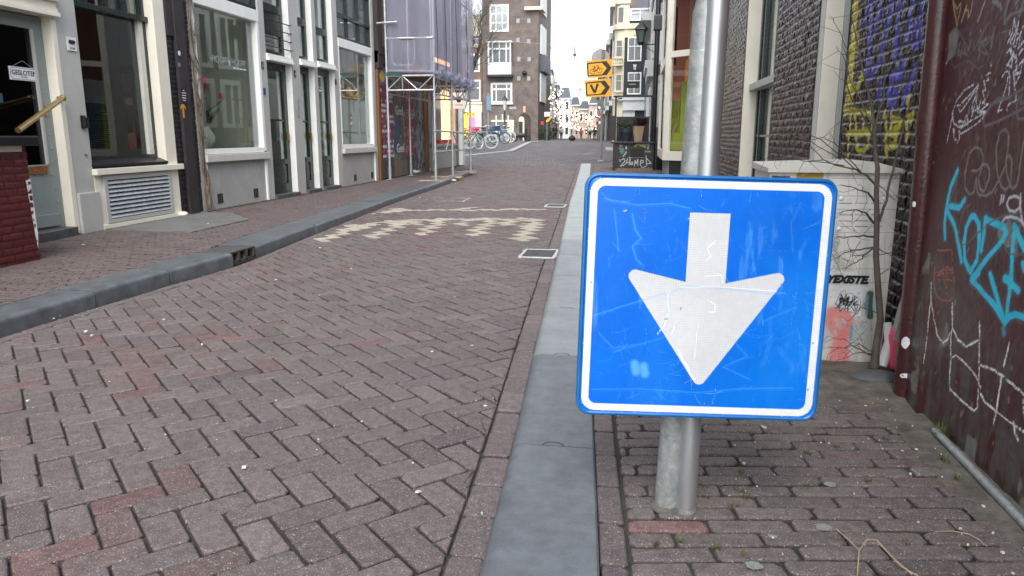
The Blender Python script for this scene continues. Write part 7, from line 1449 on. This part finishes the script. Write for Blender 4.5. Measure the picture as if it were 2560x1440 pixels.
for (a, b, n, lab) in Q:
    p = Vector(PY(a[0], a[1], a[2])); q = Vector(PY(b[0], b[1], b[2])); t = empty('fairy_light_string', tuple(p), lab, 'fairy lights', gs_); P_ = []
    for i in range(n+1):
        u = i/n; v = p.lerp(q, u); v.z -= 1.6*4*u*(1-u)*.5; P_.append(v)
    MB().tube(P_, .012, 3).build('wire', 'pole_grey', t)
    for v in P_:
        v = v+Vector((r2.gauss(0, .25), 0, r2.gauss(0, .3)))
        if bulb0 is None: bulb0 = MB().ball((0, 0, 0), .07, 6, 4).build('bulb', 'warm_bulb', t, local=True); o = bulb0
        else: o = bulb0.copy(); COL.objects.link(o); o.parent = t
        o.location = v-t.location
# --- street lamp, column, arrow sign and other bits by the corner
LY = 60.0; q0 = gp(1262, 356); q0 = PY(1262, 355, LY); sl_ = empty('street_lamp', (q0[0], LY, q0[2]), 'old fashioned street lamp with a glass lantern head in front of the corner house', 'street lamp'); zt = PY(1262, 275, LY)[2]; z1 = PY(1262, 240, LY)[2]
MB().lathe((q0[0], LY, .3), [(.14, 0), (.12, .5), (.07, .6), (.055, zt-.35)], 10).build('post', 'iron_black', sl_, smooth=True); MB().lathe((q0[0], LY, zt), [(.1, 0), (.2, .75)], 6).build('lantern_glass', 'lamp_glass', sl_); MB().lathe((q0[0], LY, zt+.75), [(.24, 0), (.16, .2), (.05, .3), (.03, .42)], 6).build('cap', 'iron_black', sl_)
c = gp(1222, 362); c = PY(1222, 358, 58); cl = empty('banner_column', (c[0], 58, c[2]), 'grey column with a tall blue-grey board beside the yellow shop', 'column'); MB().tube([(c[0], 58, .3), (c[0], 58, PY(1222, 232, 58)[2])], .1, 10).build('column', 'pole_grey', cl); a = PW((1216, 240, 1228, 276), 57.8); box('board', 'banner_blue', cl, a[0], a[1], 57.8, 57.86, a[2], a[3])
a = PW((1365, 291, 1381, 305), 70); t = empty('yellow_arrow_sign', (a[0], 70, a[2]), 'small black sign with a yellow diagonal arrow past the corner house', 'sign'); box('board', 'letter_black', t, a[0], a[1], 70, 70.03, a[2], a[3]); MB().prism([(a[0]+.02, 69.98, a[2]-.02), (a[0]+.2, 69.98, a[2]), (a[1], 69.98, a[3]-.08), (a[1]-.1, 69.98, a[3]+.02), (a[0]+.02, 69.98, a[2]+.16)], (0, .01, 0)).build('arrow', 'yellow_sign', t); MB().tube([(a[0]+.1, 70.05, .3), (a[0]+.1, 70.05, a[3])], .04, 8).build('post', 'pole_grey', t)
a = PW((1352, 303, 1359, 312), 72); tag(box('red_sign', 'red', None, a[0], a[1], 72, 72.05, a[2], a[3]), 'small red square sign on the wall left of the yellow arrow', 'sign')
a = PW((1361, 280, 1375, 292), 71); tag(box('light_box', 'plate_white', None, a[0], a[1], 71, 71.3, a[2], a[3], .03), 'square white light box above the yellow arrow sign', 'sign')
for px, py, y_, n_, lab in ((1357, 350, 76, 500, 'tall dark green shrub in front of the row beside the red sign'), (1378, 350, 80, 500, 'dark green shrub beyond the yellow arrow sign')):
    q = PY(px, py, y_); t = empty('shrub', (q[0], y_, .4), lab, 'shrub'); B = MB(); leaves(B, (q[0], y_, .7), .5, n_, .07, 3.2); B.build('foliage', 'leaf_green', t)
# people and moving things
def person(loc, h, lab, jm, tm, hair, rz=0, stride=.12, seated=False):
    t = empty('person', loc, lab, 'person', rz=rz); k = h/1.75; me = bpy.data.meshes.new('person')
    J = {'pel': (0, 0, .95, .13), 'chest': (0, 0, 1.3, .15), 'neck': (0, 0, 1.48, .06), 'head': (0, .01, 1.62, .095), 'top': (0, .01, 1.70, .08), 'hl': (-.09, 0, .9, .09), 'kl': (-.1, stride, .5, .06), 'al': (-.1, stride*.6, .09, .04), 'tl': (-.1, stride*.6+.14, .05, .035), 'hr': (.09, 0, .9, .09), 'kr': (.1, -stride*.2, .5, .06), 'ar': (.1, -stride, .09, .04), 'tr': (.1, -stride+.14, .05, .035),
         'sl': (-.2, 0, 1.42, .06), 'el': (-.27, -.02, 1.15, .045), 'wl': (-.26, .12, .93, .032), 'fl': (-.25, .16, .86, .03), 'sr': (.2, 0, 1.42, .06), 'er': (.27, -.02, 1.15, .045), 'wr': (.26, .12, .93, .032), 'fr': (.25, .16, .86, .03)}
    E_ = [('pel', 'chest'), ('chest', 'neck'), ('neck', 'head'), ('head', 'top'), ('pel', 'hl'), ('hl', 'kl'), ('kl', 'al'), ('al', 'tl'), ('pel', 'hr'), ('hr', 'kr'), ('kr', 'ar'), ('ar', 'tr'), ('chest', 'sl'), ('sl', 'el'), ('el', 'wl'), ('wl', 'fl'), ('chest', 'sr'), ('sr', 'er'), ('er', 'wr'), ('wr', 'fr')]
    def skin(name, keys, grow, m):
        ks = [q for q in J if q in keys]; me = bpy.data.meshes.new(name); me.from_pydata([tuple(c*k for c in J[q][:3]) for q in ks], [(ks.index(a), ks.index(b)) for a, b in E_ if a in ks and b in ks], []); o = bpy.data.objects.new(name, me); COL.objects.link(o); o.parent = t
        mo = o.modifiers.new('skin', 'SKIN')
        for i, q in enumerate(ks): v = me.skin_vertices[0].data[i]; v.radius = (J[q][3]*k*grow+(.012 if grow > 1 else 0),)*2; v.use_root = (i == 0)
        o.modifiers.new('sub', 'SUBSURF').levels = 1; o.modifiers['sub'].render_levels = 1; bpy.context.view_layer.update(); m2 = bpy.data.meshes.new_from_object(o.evaluated_get(bpy.context.evaluated_depsgraph_get())); o.modifiers.clear(); o.data = m2; m2.materials.clear(); m2.materials.append(M[m])
        for p_ in m2.polygons: p_.use_smooth = True
    skin('body', list(J), 1.0, 'skin'); skin('jacket', ['pel', 'chest', 'neck', 'sl', 'el', 'wl', 'sr', 'er', 'wr'], 1.15, jm); skin('trousers', ['pel', 'hl', 'kl', 'al', 'hr', 'kr', 'ar'], 1.1, tm); MB().ball((0, -.015*k, 1.67*k), .108*k, 10, 8, (1, 1.05, 1)).build('hair', hair, t, local=True, smooth=True); return t
q = PY(1474, 348, 88); person((q[0], 88, q[2]), 1.55, 'person in a white padded jacket and black trousers seen from behind on the far street', 'jacket_white', 'trousers_black', 'trousers_black')
q = PY(1387, 347, 84); person((q[0], 84, .5), 1.7, 'person in dark clothes standing at the left shopfronts', 'trousers_black', 'bike_black', 'bark'); q = PY(1403, 345, 95); person((q[0], 95, .45), 1.7, 'person in a pale coat walking along the left shopfronts', 'stucco_grey', 'bike_black', 'bark', stride=.2)
q = PY(1453, 342, 120); person((q[0], 120, .4), 1.7, 'person in a red coat far down the middle of the street', 'red', 'bike_black', 'bark', stride=.2); q = PY(1486, 345, 100); person((q[0], 100, .4), 1.7, 'person in a dark coat behind the one in white, near the right row', 'bike_black', 'bike_black', 'bark')
q = gp(1430, 350); q = PY(1430, 352, 62); t = empty('bin_bag', (q[0], 62, q[2]), 'black rounded bin bag standing on the crest of the road', 'bag'); MB().lathe((q[0], 62, q[2]), [(.12, 0), (.27, .1), (.3, .22), (.2, .36), (.06, .43), (.08, .48)], 12).build('bag', 'iron_black', t, smooth=True)
# bicycles
def bicycle(label, fm, tyre, loc, rz, sc=1.0, crate=None):
    t = empty('bicycle', loc, label, 'bicycle', 'bicycles parked by the bridge', rz=rz); t.scale = (sc,)*3; R_ = .33; L_ = 1.08
    for x_ in (0, L_):
        w_ = empty('wheel', (x_, 0, R_)); w_.parent = t; MB().torus((0, 0, 0), R_-.02, .022).build('tyre', tyre, w_, local=True); B = MB(); B.torus((0, 0, 0), R_-.05, .009, n=24, m=4)
        for i in range(12): a_ = 6.283*i/12; B.tube([(0, 0, 0), ((R_-.05)*math.cos(a_), .012*(-1)**i, (R_-.05)*math.sin(a_))], .0025, 3)
        B.build('rim', 'galv_tube', w_, local=True)
    f = MB(); bbx = (.46, 0, .28); st_ = (.36, 0, .78); hd_ = (.86, 0, .86); hb = (.9, 0, .66)
    for a_, b_ in ((bbx, st_), (st_, (.87, 0, .8)), (bbx, hb), ((0, .05, R_), bbx), ((0, -.05, R_), bbx), ((0, .05, R_), st_), ((0, -.05, R_), st_), (hd_, hb), (hb, (L_, .05, R_)), (hb, (L_, -.05, R_))): f.tube([a_, b_], .017, 6)
    f.build('frame', fm, t, local=True)
    MB().tube([(.86, 0, .86), (.83, 0, 1.02), (.83, .1, 1.06), (.74, .28, 1.05), (.64, .29, 1.03)], .013, 6).tube([(.83, 0, 1.02), (.83, -.1, 1.06), (.74, -.28, 1.05), (.64, -.29, 1.03)], .013, 6).build('handlebar', 'galv_tube', t, local=True)
    MB().box(.2, .46, -.07, .07, .88, .94, .03).tube([(.36, 0, .78), (.35, 0, .9)], .014, 6).build('saddle', 'rubber', t, local=True)
    m_ = MB()
    for x_ in (0, L_): m_.tube([(x_+(R_+.03)*math.cos(a_), 0, R_+(R_+.03)*math.sin(a_)) for a_ in fr(.2, 2.9, 12)], .016, 5)
    m_.box(-.3, .2, -.06, .06, .72, .735).build('mudguard', fm, t, local=True); MB().torus((.46, 0, .28), .09, .008, n=16, m=4).tube([(.46, .09, .28), (.54, .09, .16)], .01, 4).tube([(.46, -.09, .28), (.38, -.09, .4)], .01, 4).box(.5, .58, .06, .14, .14, .165).box(.34, .42, -.14, -.06, .39, .415).build('crank', 'galv_tube', t, local=True)
    if crate: MB().box(.95, 1.35, -.2, .2, .78, 1.05, .02).build('crate', crate, t, local=True)
    return t
BK = [(1150, 373, 38, 'bike_black', 'rubber', .3, 'pink', 'dark bicycle with a pink bag, nearest behind the scaffold foot'), (1176, 378, 36, 'bike_green', 'tyre_pale', 1.0, None, 'dark green bicycle with a pale tyre, nearest of the row, facing the road'), (1193, 375, 37.5, 'bike_pale', 'tyre_pale', .35, None, 'pale grey bicycle with whitish tyres, front of the row'), (1214, 365, 43, 'bike_black', 'rubber', .8, 'bike_blue', 'black bicycle with a dark blue front crate in the middle of the row'),
      (1232, 362, 46, 'bike_blue', 'rubber', .2, None, 'dark blue bicycle behind the one with the crate'), (1248, 358, 49, 'bike_pale', 'tyre_pale', .1, None, 'pale bicycle with large white tyres at the right of the row'), (1280, 357, 52, 'bike_pale', 'tyre_pale', 1.3, None, 'pale bicycle seen nearly end on at the far right of the row'), (1165, 362, 44, 'bike_black', 'rubber', .6, None, 'black bicycle at the back of the row under the yellow shop'), (1203, 359, 47, 'bike_green', 'rubber', .1, None, 'green bicycle at the back of the row left of the banner column')]
for px, py, y_, fm, ty, rz, cr, lab in BK: q = gp(px, py); z = Zg(y_)+.06; q = PY(px, py, y_); bicycle(lab, fm, ty, (q[0]-.4, y_, z), rz, 1.05, cr)
q = PY(1302, 350, 56); t = empty('scooter', (q[0], 56, .6), 'black motor scooter parked before the arched door', 'scooter'); MB().box(q[0]-.7, q[0]+.35, 55.85, 56.15, .9, 1.25, .12).box(q[0]+.3, q[0]+.45, 55.9, 56.1, .8, 1.6, .05).build('body', 'bike_black', t); MB().torus((q[0]-.5, 56, .85), .2, .07).build('wheel', 'rubber', t); MB().torus((q[0]+.5, 56, .85), .2, .07).build('wheel', 'rubber', t); MB().tube([(q[0]+.4, 55.7, 1.6), (q[0]+.4, 56.3, 1.6)], .02, 6).build('handlebar', 'rubber', t)
# --- bare tree by the bridge
bt_ = empty('bare_tree', (-9.5, 33, .3), 'large bare tree leaning right in front of the brown corner house', 'tree'); TB = 34.0; B = MB(); T2 = MB(); rt_ = random.Random(5)
base = Vector(PY(1128, 390, TB)); k1 = Vector(PY(1170, 205, TB)); k2 = Vector(PY(1194, 133, TB)); B.tube([base, base.lerp(k1, .7)+Vector((-.35, 0, 0)), k1, k2], [.17, .14, .12, .09], 10)
def grow(p, d, r, l, dep):
    n = 4; P_ = [p]; q = p.copy(); dd = d.copy()
    for i in range(n): dd = (dd+Vector((rt_.gauss(0, .12), rt_.gauss(0, .12), rt_.gauss(.04, .08)))).normalized(); q = q+dd*l/n; P_.append(q.copy())
    (B if dep > 2 else T2).tube(P_, [r*(1-.5*i/n) for i in range(n+1)], 6 if dep > 2 else 4, cap=False)
    if dep == 0: return
    for i in range(2, n+1):
        for _ in range(2 if i < n else 2):
            a = dd.orthogonal().normalized(); a.rotate(Matrix.Rotation(rt_.uniform(0, 6.283), 3, dd)); nd = (dd+a*rt_.uniform(.35, .8)+Vector((.06, 0, .05))).normalized(); grow(P_[i], nd, r*(1-.5*i/n)*rt_.uniform(.55, .75), l*rt_.uniform(.6, .82), dep-1)
for tgt, r_ in (((1245, 10), .06), ((1225, 30), .035), ((1200, -10), .035), ((1275, 50), .03), ((1190, 50), .03), ((1250, 90), .022)):
    v = Vector(PY(tgt[0], tgt[1], TB+rt_.uniform(-1, 1)))-k2; grow(k2 if r_ > .045 else k1.lerp(k2, .5), v.normalized(), r_, v.length*.6, 4)
B.build('trunk', 'bark_far', bt_, smooth=True); o = T2.build('crown', 'bark_far', bt_); o['kind'] = 'stuff'
